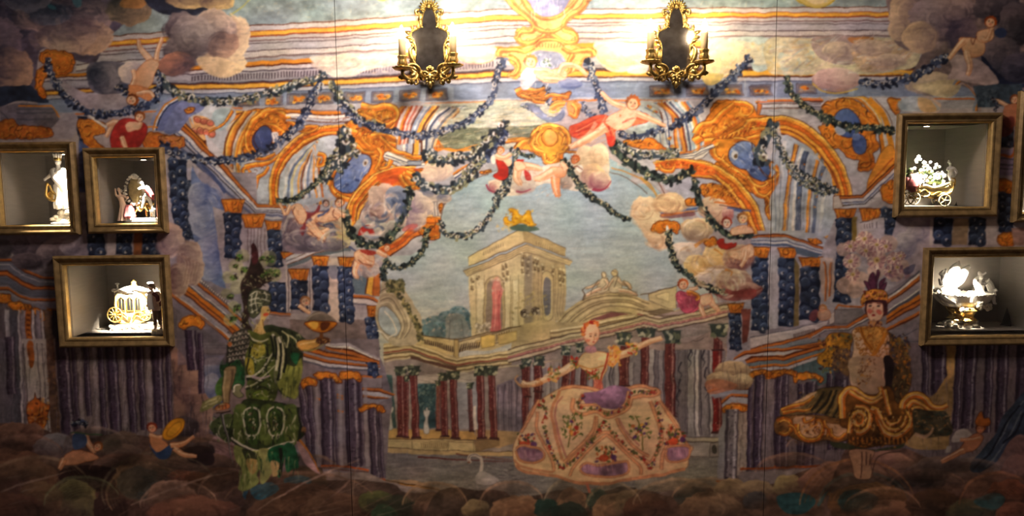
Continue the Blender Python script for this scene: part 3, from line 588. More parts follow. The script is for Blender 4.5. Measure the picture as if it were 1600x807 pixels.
    P("910 200 1010 190 1080 215 1110 260 1060 320 1000 360 960 380 920 395 890 350",(240,220,184),1,nz=.06); P("930 210 1000 200 1060 250 1000 320 930 320",(236,200,160),a=.6); L("1000 195 1075 220 1108 262 1060 320 1000 362",(190,140,80),1.6,a=.8); P("890 350 990 350 960 395 910 400",(226,196,110),a=.8)
    P("1000 190 1200 180 1200 320 1130 330 1105 260",(196,214,214),1,nz=.12); P("1040 200 1150 210 1200 260 1200 300 1130 300",(230,214,180),a=.6); dabs(24,(1060,1190),(200,300),12,[(170,200,206),(230,226,206),(214,190,130)],.5,.4)
    P("640 330 1110 345 1110 380 640 380",(150,156,180),0,a=.0)
    at(1200,0)
    P("0 185 230 180 560 176 690 180 700 300 560 340 500 350 430 350 230 350 60 350 0 330",(204,196,166),1,nz=.16); dabs(40,(0,230),(190,340),16,[(170,196,196),(226,214,190),(216,190,120),(196,206,196)],.5,.45)
    P("210 180 400 176 420 290 330 300 240 270",(160,142,140),1,nz=.15); P("380 176 490 176 470 200 400 205",(176,116,60),a=.8); P("400 200 560 190 690 190 680 250 600 320 500 340 420 320",(196,166,136),1,nz=.2,a=.8); P("510 330 560 280 640 250 640 280 580 330",(214,190,170),a=.8)
    for i in range(18): x=rng.uniform(400,640); L([(x,rng.uniform(200,320)),(x+60,rng.uniform(190,300))],[(226,200,170),(150,120,110),(214,180,110)][i%3],1.6,.4,a=.5)
    puffs("320 375 118 62",(222,196,190),(176,140,140),la=-90,rim=.2); L("210 390 260 430 330 440 420 415",(210,176,80),3,2,a=.8)
    P("140 -60 320 -60 310 10 250 35 180 30 130 0",(190,170,100),1,nz=.1); P("170 -20 280 -20 270 15 200 15",(206,190,160),a=.7); L("130 0 190 32 260 34 312 6",(160,140,40),1.6,a=.8)
    at(800,0); P("560 -40 640 -40 640 -10 560 -10",(222,186,110),1,a=.7)
    at(400,0); P("550 -20 640 -20 610 5 580 8",(226,196,90),1,a=.8)
def arc(cx,cy,rx,ry,a0,a1,n=14): t=np.radians(np.linspace(a0,a1,n)); return np.stack([cx+rx*np.cos(t),cy+ry*np.sin(t)],1)
GARCH=[(0,.05,DB),(.05,.16,YE),(.16,.3,(226,150,50)),(.3,.36,RB),(.36,.62,(216,128,40)),(.62,.68,(150,60,24)),(.68,.86,(232,160,56)),(.86,.92,RB),(.92,1,DB)]
def rosettes(pts,r=12,c=OR):
    for x,y in _pts(pts):
        for j in range(5): E(x+rng.uniform(-r,r)*.6,y+rng.uniform(-r,r)*.5,r*.45,r*.3,[c,(176,84,34),YE][j%3],rng.uniform(0,180),.85)
def stripes(A,B,n,cols,s=0,w=1.4,a=.85):
    a0,b0=_pts(A),_pts(B)
    for i in range(n): t=(i+.5)/n; L(a0+(b0-a0)*t,cols[i%len(cols)],w,s=s,a=a)
def paint_vault_left():
    at(400,0)
    P("-60 500 790 480 1196 480 1196 807 800 1196 -60 1196",(178,176,184),0,nz=.12)
    # painted landscape patch in the middle top
    P("780 490 1196 470 1400 480 1400 700 1000 700 850 700 820 600",(186,190,176),0,nz=.14,k=1)
    for i in range(70): x,y=rng.uniform(820,1400),rng.uniform(480,640); L([(x,y),(x+rng.uniform(30,120),y-rng.uniform(0,12))],[(226,206,170),(150,170,170),(120,140,130),(214,180,120),(200,206,200)][i%5],rng.uniform(1,3),.4,a=.55)
    P("850 650 950 600 1100 600 1250 590 1400 590 1400 650 1150 660 1020 690 900 705",(112,118,100),1,nz=.3,k=1); L("830 655 900 700 1000 700 1100 665 1180 655",(222,150,60),4,2)
    # cartouche behind, left
    at(200,0)
    band("440 800 520 600 600 520 720 520","300 650 470 530 560 520 640 515",[(0,.1,DB),(.1,.3,(214,160,70)),(.3,.5,CR),(.5,.7,OR),(.7,.8,DB),(.8,1,YE)])
    P("420 590 470 620 520 650 500 740 440 760 400 700 360 640 300 560 330 540 440 520 480 525",(196,200,206),1,nz=.1); P("430 540 470 530 440 590 400 610",(166,186,190),1,a=.8); 
    P("300 545 360 545 410 590 400 640 360 655 310 620 290 570",(226,180,130),1,nz=.12); 
    for k in range(8): x=310+(k%4)*24; y=560+(k//4)*55; E(x+k%4*2,y,17,14,(206,110,90),40,.9,.2,ln=(120,60,40)); L([(x-10,y-6),(x+4,y-12),(x+12,y)],(240,200,160),1.6,.5)
    L("480 525 460 570 430 600 380 625",(226,150,50),4,2); L("492 530 470 580 440 610 390 635",(130,80,40),1)
    gold("560 520 640 510 740 520 770 570 800 560 780 620 740 640 700 620 690 680 620 740 560 730 530 680 540 600",46,10,1)
    E(628,655,44,60,(74,92,150),10,nz=.15,c2=(40,52,100),ang=30,ln=(60,30,30)); E(612,640,14,26,(130,146,190),10,.7); P("665 620 700 630 705 655 680 665 668 645",(226,222,230),1); LL((120,110,140),1,"675 625 690 645 685 660","690 628 702 646")
    P("495 620 560 560 570 600 540 640 530 760 500 770 470 760",(214,150,66),1,nz=.1,ln=(120,70,30)); 
    band("430 740 455 680 490 600 540 530","465 745 490 680 520 600 580 525",[(0,.2,YE),(.2,.4,RB),(.4,.6,CR),(.6,.8,OR),(.8,1,DB)])
    # diagonal mouldings from upper left down to (330,330)
    band("270 575 560 860 600 960","190 640 430 870 590 1010",[(0,.06,DB),(.06,.16,OR),(.16,.22,DB),(.22,.45,(206,204,214)),(.45,.5,NV),(.5,.62,(180,184,206)),(.62,.66,BK),(.66,.8,(196,196,210)),(.8,.86,NV),(.86,1,(190,150,110))],s=0)
    P("430 690 460 740 560 850 680 900 690 960 600 960 450 800 380 700",(206,200,208),0,nz=.1,a=.6)
    at(400,0)
    # long white mouldings above arch A
    band("120 520 330 525 480 520","140 560 330 580 500 575",[(0,.2,OR),(.2,.3,DB),(.3,.55,WH),(.55,.6,DB),(.6,.85,LG),(.85,1,(90,60,50))])
    # arch A (front)
    band("20 960 40 900 90 800 170 700 250 630 330 590 430 583 480 600","125 960 138 905 175 835 240 765 305 712 365 690 415 692 455 715",GARCH)
    for k in range(22):
        x=235+(k%11)*17+ (k//11)*6; y=678-(k%11)*8+(k//11)*22; L([(x-6,y+4),(x,y-6),(x+6,y),(x+1,y+5)],(120,56,20),1.3,.6,a=.8)
    at(400,270)
    band("150 0 90 60 62 0","200 0 200 0 200 0",[(0,.01,OR)],s=0)
    P("100 0 210 -90 290 -100 340 60 300 150 110 150 70 100",(186,190,196),0,nz=.12); 
    for x,c in ((120,(60,70,100)),(134,CR),(150,(130,140,160)),(166,OR),(180,RB),(200,(176,186,200)),(222,(170,150,100)),(250,(110,126,150)),(272,OR),(286,DB),(300,(190,190,196))):
        L([(x+ (30 if x<190 else 0),-60),(x+6,20),(x,150)],c,3 if c!=DB else 1.5,2.4,a=.85)
    band("62 -12 58 60 66 110 84 150","112 -12 100 30 106 100 126 150",[(0,.12,DB),(.12,.3,YE),(.3,.5,OR),(.5,.58,RB),(.58,.8,YE),(.8,.88,(214,120,40)),(.88,1,DB)])
    L("262 -10 285 60 302 150",OR,5,5); L("250 -10 272 60 290 150",DB,1,1)
    # arch B with red side, over the opening to the sky
    P("470 290 480 200 560 90 640 20 740 -10 830 60 870 210 800 270 700 330 620 400 560 420 480 400",(188,186,188),0,nz=.14)
    band("435 250 450 180 490 110 560 45 640 10 720 -30","560 430 660 360 700 330 760 260 790 230 850 200",[(0,.001,OR)],s=0)
    band("408 225 420 160 470 85 560 15 640 -15 720 -30","475 265 490 195 540 125 610 60 680 30 740 20",[(0,.1,DB),(.1,.3,YE),(.3,.36,RB),(.36,.7,(232,164,54)),(.7,.8,RB),(.8,.95,YE),(.95,1,DB)])
    band("620 20 660 30 700 50 720 70","560 60 620 70 660 80 700 85",[(0,1,(206,84,36))],nz=.2)
    L("560 60 600 30 650 10 700 0",(190,80,34),7,9,nz=.3)
    # red pendant arch lower
    band("560 350 640 320 700 280 760 215 800 205","630 392 690 350 740 310 800 290 870 290",[(0,.06,DB),(.06,.2,(240,150,70)),(.2,.55,(206,96,40)),(.55,.62,(130,50,26)),(.62,.9,(222,120,50)),(.9,1,DB)],nz=.18)
    gold("765 225 780 205 840 205 875 225 872 290 850 315 800 312 770 280",16,9,3,base=(226,130,44)); L("765 218 800 205 862 210",(240,200,140),3,3); L("775 232 820 240 868 236",(130,60,24),1.3)
    P("820 140 880 130 876 205 826 210",(214,206,200),0,ln=(70,60,70)); LL((60,56,80),1,"832 140 836 206","846 138 850 206",s=0); gold("855 150 875 145 872 185 858 188",4,5,2)
    # stair/column capitals area handled elsewhere
    # arch mouldings upper middle (crop 400,0): concentric coloured ribs
    at(400,0)
    band("620 600 660 520 680 495","690 700 720 560 760 495",[(0,.2,(226,150,60)),(.2,.35,RB),(.35,.6,(226,206,200)),(.6,.7,(196,90,60)),(.7,1,LG)],s=1)
    band("690 760 700 620 780 500","760 760 770 640 860 495",[(0,.15,WH),(.15,.3,(120,130,160)),(.3,.6,(186,190,206)),(.6,.7,DB),(.7,1,YE)],s=1)
    band("770 760 775 650 830 550 920 495","850 700 850 640 880 580 990 490",[(0,.1,DB),(.1,.4,LG),(.4,.5,NV),(.5,.8,(206,206,210)),(.8,.9,(110,120,140)),(.9,1,(196,200,200))],s=1)
    gold("860 550 900 510 945 500 945 530 900 560 865 575",8,7,4,base=(214,140,60))
    gold("480 510 560 500 640 500 655 540 640 580 600 600 520 580 470 560",26,10,5,base=(236,170,56))
    gold("-20 530 70 520 130 550 165 600 150 640 100 650 40 620 -20 600",26,9,6); gold("200 600 260 590 290 600 260 620 210 622",6,6,7)
    # cartouche body between arches with blue oval
    gold("440 600 500 600 560 620 640 640 655 690 600 720 610 760 580 800 600 840 560 860 500 900 430 880 380 860 420 800 470 740 480 680 430 650",60,11,8,base=(232,150,48))
    gold("330 700 380 690 400 740 380 800 330 800 300 760",14,8,9)
    E(495,770,44,62,(120,138,180),18,nz=.1,c2=(66,84,140),ang=110,ln=(90,50,30),lw=1.6); E(512,760,14,26,(226,226,232),20,.85); E(515,762,6,12,(120,90,60),20); P("455 790 470 860 520 860 535 800",(70,92,150),1,a=.7)
    at(400,270); P("375 0 400 20 440 40 500 25 520 0 540 -30 370 -30",(80,106,160),1,nz=.2); L("350 20 380 70 440 100 500 80 560 30 620 -20",(226,150,50),6,7,nz=.2); L("352 26 384 78 440 108 505 88 562 40",(120,60,24),1.2); gold("340 70 390 60 430 90 420 120 370 110",8,7,11)
    E(430,50,10,10,(40,50,80)); E(470,20,14,8,(190,170,110))
    at(400,0)
    # white bracket towards centre
    band("600 705 690 760 790 762","590 750 680 800 790 800",[(0,.1,DB),(.1,.35,WH),(.35,.42,NV),(.42,.75,(210,208,216)),(.75,.85,DB),(.85,1,YE)],s=0); L("600 700 640 720 700 745 790 742 805 790",(236,160,50),6,5,nz=.15)
    gold("535 860 600 830 700 800 790 790 805 830 780 900 690 880 620 900 560 960",24,10,12,base=(220,110,44)); gold("725 815 790 800 830 840 800 890 750 900 725 860",10,9,13,base=(236,150,40))
    at(600,200,5.98); P("0 450 150 400 300 380 330 420 300 470 150 500 0 590",(196,84,40),1,nz=.3); P("155 420 230 395 290 410 330 470 300 520 250 550 200 520 165 470",(232,150,40),1,nz=.12,ln=(130,60,24)); LL((150,70,24),1.1,"170 430 220 440 260 480 270 530","160 450 200 480 240 530","190 415 250 420 300 470","165 432 190 410 240 400")
    P("450 110 500 110 560 170 560 200 500 225 460 170",(226,130,40),1,nz=.2); LL((150,60,30),1,"470 120 500 160 500 210","490 112 530 160 530 215","455 130 480 170 480 200"); L("520 205 600 190 700 205 900 150",(226,140,50),2.2)
    band("640 430 720 370 850 310","660 480 760 410 860 340",[(0,.3,OR),(.3,.45,DB),(.45,.8,WH),(.8,1,NV)])
    P("880 460 920 400 1020 380 1060 400 1000 440 930 460",(176,186,196),1,nz=.1); gold("905 410 960 390 1003 395 1000 420 940 430 905 428",8,7,14)
    band("560 807 600 720 660 620 760 540 880 470 1060 430","530 807 570 710 640 610 740 530 860 460 1060 400",[(0,.2,(90,100,120)),(.2,.8,(206,206,210)),(.8,1,(110,100,100))],s=1)
def paint_center_top():
    # cream and gold cartouche at the top centre, cloud putto
    at(600,0)
    C1=(226,170,86)
    gold("565 -40 960 -40 945 20 900 60 870 100 850 120 900 150 900 185 860 200 960 230 990 235 985 260 950 270 930 290 900 330 850 300 760 290 660 280 660 330 620 370 580 350 610 320 560 270 530 260 530 235 600 235 700 225 690 200 620 190 615 150 640 130 690 120 680 90 620 55 590 20",100,13,20,base=(230,180,100),lo=(220,158,74),cd=(176,100,46),ch=(244,214,140),ln=(170,110,60))
    P("665 -40 860 -40 855 20 810 70 770 78 730 70 690 30",(140,150,190),1,nz=.14,ln=(200,130,60),lw=2); 
    for i in range(40): x=rng.uniform(700,830); y=rng.uniform(-30,55); L([(x,y),(x+rng.uniform(-3,3),y+rng.uniform(8,22))],(216,214,226),1.1,.4,a=.7)
    E(765,205,60,28,(234,178,90),0,ln=(180,110,50)); 
    for k in range(7): L([(720+k*15,190),(716+k*16,225)],(180,104,50),1.6,.8)
    P("690 250 730 235 800 235 850 245 860 290 800 310 740 312 690 290",(110,130,176),1,nz=.2); E(825,270,30,28,(140,156,196),0,nz=.1,c2=(84,104,160)); E(735,270,26,26,(140,150,186),0,nz=.1,c2=(90,100,150))
    LL((226,220,226),1,"775 245 780 310","790 240 792 300",a=.6); E(770,275,16,14,(100,120,110),0); dabs(10,(755,790),(265,290),5,[WH,(60,60,70)])
    gold("620 430 680 415 740 420 790 450 870 430 860 460 800 470 760 475 720 475 640 455",18,9,21,base=(226,150,70)); 
    garland("750 395 770 430 775 470 790 510",9,(96,100,130),(150,156,180),WH)
    P("740 520 760 545 800 550 840 510 850 540 830 565 790 572 745 555 730 530",(120,130,160),1,nz=.15); L("660 490 720 510 745 540",(110,120,150),5,3); P("790 480 830 470 850 480 820 520 790 530 770 520",(230,180,90),1,nz=.1); P("860 475 900 470 925 490 910 540 880 552 862 520",(214,150,90),1,nz=.12,ln=(150,90,50))
    garland("930 475 945 520 985 550",8,(90,100,130),(140,150,176),WH)
    garland("640 490 700 520 740 545",7,(96,110,140),(150,160,180),WH,.6)
    # shell cartouche with gold heart
    gold("700 640 720 600 780 585 840 600 865 640 870 690 840 720 830 750 800 778 770 775 740 740 700 715 650 690 610 695 620 670 680 660",50,10,22,base=(224,160,56)); E(772,650,40,42,(212,118,34),0,nz=.1,c2=(232,160,70),ang=-40,ln=(120,64,24)); P("745 660 760 640 790 640 800 665 790 690 772 700 755 690",(232,164,80),1,a=.7)
    L("560 660 620 650 680 650",(224,150,60),5,4,nz=.15); L("560 672 620 664 690 664",(130,70,30),1); L("860 715 930 716 1000 716",(220,140,60),2.4)
    # cloud masses round the top of the arch
def paint_vault_right():
    at(1000,0)
    P("-40 470 400 465 1250 455 1250 1240 600 1240 560 1100 300 900 100 870 -40 860",(182,180,186),0,nz=.12)
    # left ribs (behind red cloaked putto)
    at(800,0)
    band("640 480 720 470 760 560 780 700","560 500 660 500 700 570 700 700",[(0,.15,(226,150,70)),(.15,.25,RB),(.25,.5,LG),(.5,.58,NV),(.58,.85,(200,200,206)),(.85,1,DB)])
    band("770 470 830 560 820 710","700 470 775 580 780 710",[(0,.2,OR),(.2,.35,(150,170,190)),(.35,.65,WH),(.65,.75,NV),(.75,1,LG)])
    P("560 500 660 480 700 560 720 700 640 720 560 640",(176,186,186),1,nz=.2,a=.8); rosettes("640 500 670 520 735 650 750 690 640 560",16,(190,140,70)); E(650,600,40,12,(90,100,120),0,.6); LL((90,100,120),1.6,"600 520 680 580 700 680","620 500 700 560 730 680")
    gold("640 640 700 680 720 700 640 700 580 690 520 660",14,8,30)
    # moulding with orange (right of arch)
    at(1000,0)
    band("540 475 640 470 760 470 860 466","560 540 640 530 760 530 860 540",[(0,.1,OR),(.1,.2,DB),(.2,.45,(206,204,214)),(.45,.55,BK),(.55,.8,(150,150,166)),(.8,1,(190,188,200))],s=0)
    P("550 480 600 476 590 545 560 545",(190,190,200),0,ln=(70,50,50)); 
    # arch C gold
    band("520 560 600 545 700 560 800 610 880 690 940 780 965 860 970 1080","560 640 640 630 720 650 790 700 845 770 880 850 905 920 905 1080",GARCH)
    # opening with coloured ribs inside the arch
    P("620 650 720 660 800 710 850 780 880 860 890 1080 680 1080 640 900",(176,182,196),0,nz=.12)
    for k,(x0,x1,c,w) in enumerate(((700,690,WH,7),(720,705,OR,3),(738,716,DB,1),(750,730,WH,4),(775,745,(90,104,130),7),(800,775,(196,190,150),5),(815,790,DB,1.2),(830,800,LG,4),(850,815,OR,3),(858,830,(90,104,130),5))): L([(x0,680+abs(x0-740)*.4),(x0-10,780),(x1,900),(x1-20,1060)],c,w,w*.8,a=.9)
    rosettes("780 720 765 780 750 840 820 780 830 850",10,(180,150,80))
    # ornament top of arch C to left
    gold("350 480 420 470 480 480 520 500 540 540 560 560 520 580 470 600 440 640 400 650 360 640 300 660 240 670 235 640 270 600 320 540",60,12,31,base=(228,140,44)); 
    gold("330 680 370 640 440 650 520 640 560 650 570 700 560 790 600 860 540 900 450 880 400 830 350 780 370 730 330 710",50,11,32,base=(226,146,46))
    for k in range(9): L([(360+k*20,560+k*4),(372+k*20,590+k*3),(350+k*20,615)],(170,70,30),1.8,.6)
    E(485,720,60,64,(120,146,190),-10,nz=.12,c2=(50,72,130),ang=60,ln=(90,50,30),lw=1.8); E(445,728,24,34,(206,216,230),-10,.9); E(448,732,12,16,(110,90,60))
    P("470 790 500 850 560 860 580 800 560 760",(60,84,140),1,nz=.2)
    # arch D front lower-left: gold ring over clouds
    band("60 760 180 745 300 750 380 790 430 830","90 790 180 780 290 800 360 840 400 880",GARCH)
    P("240 720 330 680 345 690 300 740 260 750",WH,0,ln=(60,50,60)); L("180 715 250 712 350 672",OR,2.5,s=0); L("186 724 250 722 352 682",NV,1,s=0)
    at(1000,270)
    P("100 20 250 20 420 60 500 140 520 290 300 240 200 120 120 80",(170,176,190),0,nz=.15)
    band("270 -20 380 -10 470 60 530 150 550 290","230 20 350 40 430 90 490 170 510 290",GARCH)
    gold("280 80 300 55 380 60 420 90 450 120 460 150 400 150 330 140 300 110",28,9,33)
    L("230 145 330 150 470 160",(226,150,60),3); L("60 200 250 170 350 165 480 180",(80,100,150),3.5); L("200 190 330 175 480 170",DB,1)
    L("0 20 50 60 80 110 100 140",(206,160,80),3); L("40 10 90 50 120 110",DB,1.1)
    # hanging gold frame by the seam
    gold("440 -60 470 20 520 60 540 100 570 110 600 90 590 150 600 190 615 215 612 160 625 110 590 70 620 40 640 0 600 -60",50,9,34); E(560,-10,50,46,(96,120,166),0,nz=.2,c2=(50,70,120),ln=(90,50,30)); L("540 -50 560 30 600 40 635 0",(226,150,50),6,4,nz=.2)
    # pier bands right of the frame
    P("612 -40 720 -40 830 60 920 90 920 300 880 420 620 300",(168,176,190),0,nz=.12)
    for pts,c,w in (("695 -40 680 100 678 280",OR,5),("704 -40 690 100 690 270",DB,1.2),("712 -40 700 100 705 250",CR,3),("735 0 730 100 740 250",(90,96,120),4),("750 20 745 120 755 250",(196,190,180),4),("790 40 768 130 770 270",OR,4),("800 40 780 130 782 270",DB,1.2),("815 60 800 140 805 280",(196,190,160),4),("835 60 820 140 822 290",(110,126,160),3),("620 0 630 150 628 280",(200,206,214),4),("650 -40 655 100 655 280",(140,150,170),5)): L(pts,c,w)
    rosettes("745 70 748 120 752 170 750 210 790 120 800 190 795 240",8,(170,150,90))
    gold("675 250 700 235 735 260 735 290 690 290",8,7,35); gold("780 290 820 300 850 330 800 330",7,7,36)
    band("830 200 860 120 920 95","870 300 905 210 920 150",[(0,.08,DB),(.08,.16,OR),(.16,.6,(196,202,210)),(.6,.68,NV),(.68,1,(170,182,200))])
    P("840 270 830 230 870 170 915 140 925 200 920 310 890 320 850 290",(164,182,196),1,nz=.14); L("835 262 880 300 915 270",(226,150,50),5,3); L("835 272 880 314 918 286",(110,60,30),1); E(868,208,12,26,(190,160,90),20,.8)
    # oval cartouche upper right
    at(1200,0)
    band("330 460 470 462 560 600 590 700","250 480 380 470 470 560 500 800",[(0,.05,DB),(.05,.3,YE),(.3,.4,CR),(.4,.6,OR),(.6,.65,DB),(.65,1,(190,190,200))])
    P("500 460 620 460 610 900 540 900 560 700 530 560",(196,196,206),0,nz=.1); L("470 465 540 540 570 640 590 740",(226,150,50),9,9,nz=.15); L("500 465 565 540 590 620",DB,1); gold("560 465 620 465 620 520 590 530",9,7,37)
    gold("270 480 380 462 450 500 520 590 500 640 520 690 490 720 500 780 450 800 420 790 430 750 380 740 340 700 300 690 260 640 240 600 260 570 240 540",80,11,38)
    E(372,578,60,70,(106,130,180),-30,nz=.15,c2=(60,80,140),ang=40,ln=(70,50,60),lw=1.6); E(340,605,26,30,(190,200,214),-20,.8); E(430,675,34,48,(60,80,136),-10,nz=.15,c2=(100,120,170),ang=60,ln=(60,40,40)); E(415,640,22,18,(110,130,176),0,.9)
    at(1200,0); P("540 700 590 690 590 800 480 900 470 840",(226,150,60),1,nz=.1,ln=(120,70,30)); L("585 740 540 790 470 870",(180,90,40),2)
    P("40 480 250 480 255 590 180 600 60 545 0 545 0 490",(174,172,186),0,nz=.1,a=.7); L("0 470 250 462",OR,1.6,s=0); LL((70,50,60),1.2,"0 505 250 486","0 485 250 474",s=0)

def paint_sky_top():
    at(0,0,1)
    P("600 432 640 402 688 374 690 338 704 307 732 285 765 272 800 263 860 260 940 266 985 281 1012 303 1022 345 1060 440 1060 470 600 470",(160,188,206),0,nz=.04,k=1,c2=(180,190,184),ang=90)
    for i in range(60): x,y=rng.uniform(700,1000),rng.uniform(290,430); L([(x,y),(x+rng.uniform(14,60),y+rng.uniform(-3,3))],[(206,206,196),(176,196,204),(150,176,190)][i%3],rng.uniform(.6,2),.3,a=.35)
    L("1012 303 985 281 950 268",(110,90,80),1.2); L("688 374 690 338 704 307 732 285 765 272",(100,84,80),1.2); L("1022 300 995 276 955 262",(206,150,80),2); L("1034 298 1004 272 965 256",(190,190,196),4)
# ---------------------------------------------------------------- the print: side colonnades
OB=(190,108,50)
CORN=[(0,.12,OB),(.12,.17,DB),(.17,.4,(150,144,158)),(.4,.46,(220,212,216)),(.46,.5,DG),(.5,.62,(198,110,44)),(.62,.66,DB),(.66,.9,(128,124,140)),(.9,1,(70,60,72))]
def corcap(x,y,w,h,seed=0): gold([(x-w*.55,y),(x+w*.55,y),(x+w*.42,y+h*.6),(x+w*.36,y+h),(x-w*.36,y+h),(x-w*.42,y+h*.6)],7,7,seed,base=(206,124,48),s=0,w=1.0); LL((112,54,22),1.2,[(x-w*.3,y+h*.2),(x-w*.2,y+h*.9)],[(x,y+h*.2),(x,y+h*.9)],[(x+w*.3,y+h*.2),(x+w*.2,y+h*.9)],s=0,a=.7)
def paint_left_cols():
    VI=(150,140,158)
    at(0,270)
    P("-200 0 1200 0 1200 900 -200 900",(144,136,150),0,nz=.16)
    P("-200 560 1000 560 1000 1700 -200 1700",(104,94,104),0,nz=.2,k=2)
    # upper blue beaded columns left
    bead(455,-20,455,110,75,1); bead(440,230,455,390,80,2); bead(575,240,580,385,85,3); bead(690,240,705,385,80,4); bead(380,-260,420,-30,60,5)
    P("500 240 540 240 545 390 500 390",(190,176,190),0,nz=.1); P("625 260 665 260 665 390 628 390",(130,80,50),0,nz=.2)
    at(200,270); P("165 -20 330 -20 340 340 200 340",(176,168,186),0,nz=.12); bead(230,-60,238,120,85,6); bead(240,120,255,310,80,7,hi=(80,104,160))
    bead(290,40,295,310,40,17,hi=(120,140,180))
    # blue sky patch with sweeping strokes
    P("300 -20 340 40 460 160 455 400 480 540 380 500 330 420 310 330 300 100",(112,128,172),1,nz=.16)
    puffs("380 190 95 130  390 400 80 110  340 100 60 60",(170,176,200),(92,106,156),la=180)
    for i in range(70): a=rng.uniform(-1.4,1.6); r=rng.uniform(40,130); L([(350+r*math.cos(a),180+r*math.sin(a)*1.2),(350+r*math.cos(a+.25),180+r*math.sin(a+.25)*1.2),(350+r*math.cos(a+.5),180+r*math.sin(a+.5)*1.2)],[(200,196,206),(104,120,170),(156,160,190)][i%3],1.5,.3,a=.45)
    # cornice of the left bay: goes down right, then level to the pier
    P("300 -60 420 40 590 200 720 215 720 160 610 160 480 40 400 -60",(186,184,196),0,nz=.1)
    at(200,0)
    band("260 585 470 790 610 962 700 962 740 962","185 640 400 850 585 1015 700 1012 745 1030",[(0,.05,DB),(.05,.2,OB),(.2,.26,DB),(.26,.45,(214,210,216)),(.45,.5,NV),(.5,.62,(180,176,190)),(.62,.68,BK),(.68,.85,(150,152,176)),(.85,1,(90,96,130))],s=0)
    at(200,270); L("330 -60 460 95",(70,80,120),5,6,s=0)
    # beyond: pier, capitals, shafts
    P("400 160 640 250 740 260 740 560 460 560 430 400",(166,156,166),0,nz=.14)
    for x in (560,575,590,607,622,640): L([(x,262),(x,420)],(84,60,66),1.1,s=0,a=.8)
    corcap(492,125,100,62,41); corcap(585,195,110,62,42); corcap(680,225,80,50,43)
    bead(490,190,492,400,78,8); bead(685,268,690,440,70,9); bead(700,515,705,655,90,10); 
    gold("720 370 860 380 830 400 740 400",4,5,44)
    band("735 385 870 330 1010 300 1040 300","750 450 880 400 1010 370 1040 370",[(0,.15,OB),(.15,.2,DB),(.2,.45,LG),(.45,.5,DG),(.5,.7,(200,196,204)),(.7,.75,DB),(.75,1,(100,110,120))],s=0)
    P("740 450 860 420 870 500 860 660 740 660",(150,140,148),0,nz=.14); P("930 400 1000 400 1000 700 930 700",(196,176,166),0,nz=.14); P("940 440 990 440 985 490 945 490",(90,100,130),1,a=.6)
    for x in (745,760,845,858,870): L([(x,450),(x,650)],(212,200,196),2.2,s=0,a=.8); L([(x+6,450),(x+6,650)],(90,76,80),.8,s=0)
    corcap(800,450,90,60,45); corcap(900,393,80,52,46); corcap(1020,395,70,50,47)
    bead(800,505,805,640,80,11,hi=(84,100,136)); bead(900,440,905,650,78,12,hi=(88,106,146)); bead(1018,440,1024,700,74,13,hi=(88,106,146))
    P("1050 500 1120 470 1180 480 1180 580 1060 570",(100,116,126),0,nz=.1); band("1120 480 1110 570","1180 470 1176 580",[(0,.1,DB),(.1,.5,YE),(.5,.6,RB),(.6,1,OB)],s=0)
    band("1055 572 1150 580 1185 610","1055 625 1130 640 1175 640",[(0,.2,OB),(.2,.3,DB),(.3,.7,(206,196,190)),(.7,.8,DG),(.8,1,(170,160,166))],s=0); corcap(1140,622,46,60,48); bead(1140,680,1150,830,60,14,hi=(88,106,146))
    P("660 655 760 658 760 730 660 730",(150,138,146),0,nz=.1); L("655 658 765 662",OB,3,3,s=0,nz=.2); L("655 668 765 672",DB,1,s=0)
    # diagonal stair cornice left of the green knight
    band("330 490 480 620 560 700","120 560 440 800 540 900",[(0,.03,WH),(.03,.08,(120,110,120)),(.08,.14,OB),(.14,.17,DB),(.17,.27,(156,146,160)),(.27,.3,(220,214,216)),(.3,.34,DG),(.34,.44,(206,120,44)),(.44,.47,DB),(.47,.54,OB),(.54,.58,DB),(.58,.7,(160,150,166)),(.7,.73,(220,210,214)),(.73,.8,OB),(.8,.83,DB),(.83,1,(130,120,140))],s=0)
    for k in range(13): x=352+k*9.6; L([(x,508+k*8),(x-6,524+k*8)],(96,80,84),1.2,s=0)
    at(200,400,2.99)
    at(200,537); P("350 0 480 0 480 60 350 60",(150,142,150),0,nz=.1); LL(DG,1.3,"350 12 490 12","350 24 490 24","350 50 480 50",s=0); P("350 55 460 55 460 300 350 300",(110,120,156),0,nz=.2); puffs("400 120 60 60 390 200 50 60",(170,170,190),(90,100,136))
    # left cornice at the frame edge (crop 0,360 scale 4.035)
    at(0,360,4.035)
    P("-80 170 60 170 200 260 280 290 370 290 370 520 -80 420",(120,118,134),0,nz=.15)
    band("-260 180 70 180 170 255 270 297 460 297","-260 290 45 290 130 345 200 375 460 380",[(0,.12,OB),(.12,.2,DB),(.2,.36,(104,108,126)),(.36,.42,(190,186,196)),(.42,.7,(110,112,130)),(.7,.78,DB),(.78,.95,OB),(.95,1,DB)],s=0)
    band("-260 300 45 300 130 352 200 385 460 390","-260 400 60 400 130 440 200 460 460 470",[(0,.4,(100,104,124)),(.4,.5,DG),(.5,.62,(130,126,142)),(.62,.78,OB),(.78,.86,DB),(.86,1,(150,146,158))],s=0)
    P("25 140 75 135 90 170 30 175",(196,186,186),0,nz=.1)
    gold("-70 410 50 405 70 430 60 460 -70 450",6,7,50); gold("60 455 130 450 160 480 140 520 100 510 60 490",8,7,51); gold("150 465 190 470 195 500 165 500",4,6,52); gold("205 490 260 500 290 530 280 570 230 545",8,7,53); gold("300 500 360 498 370 520 320 535",5,6,54)
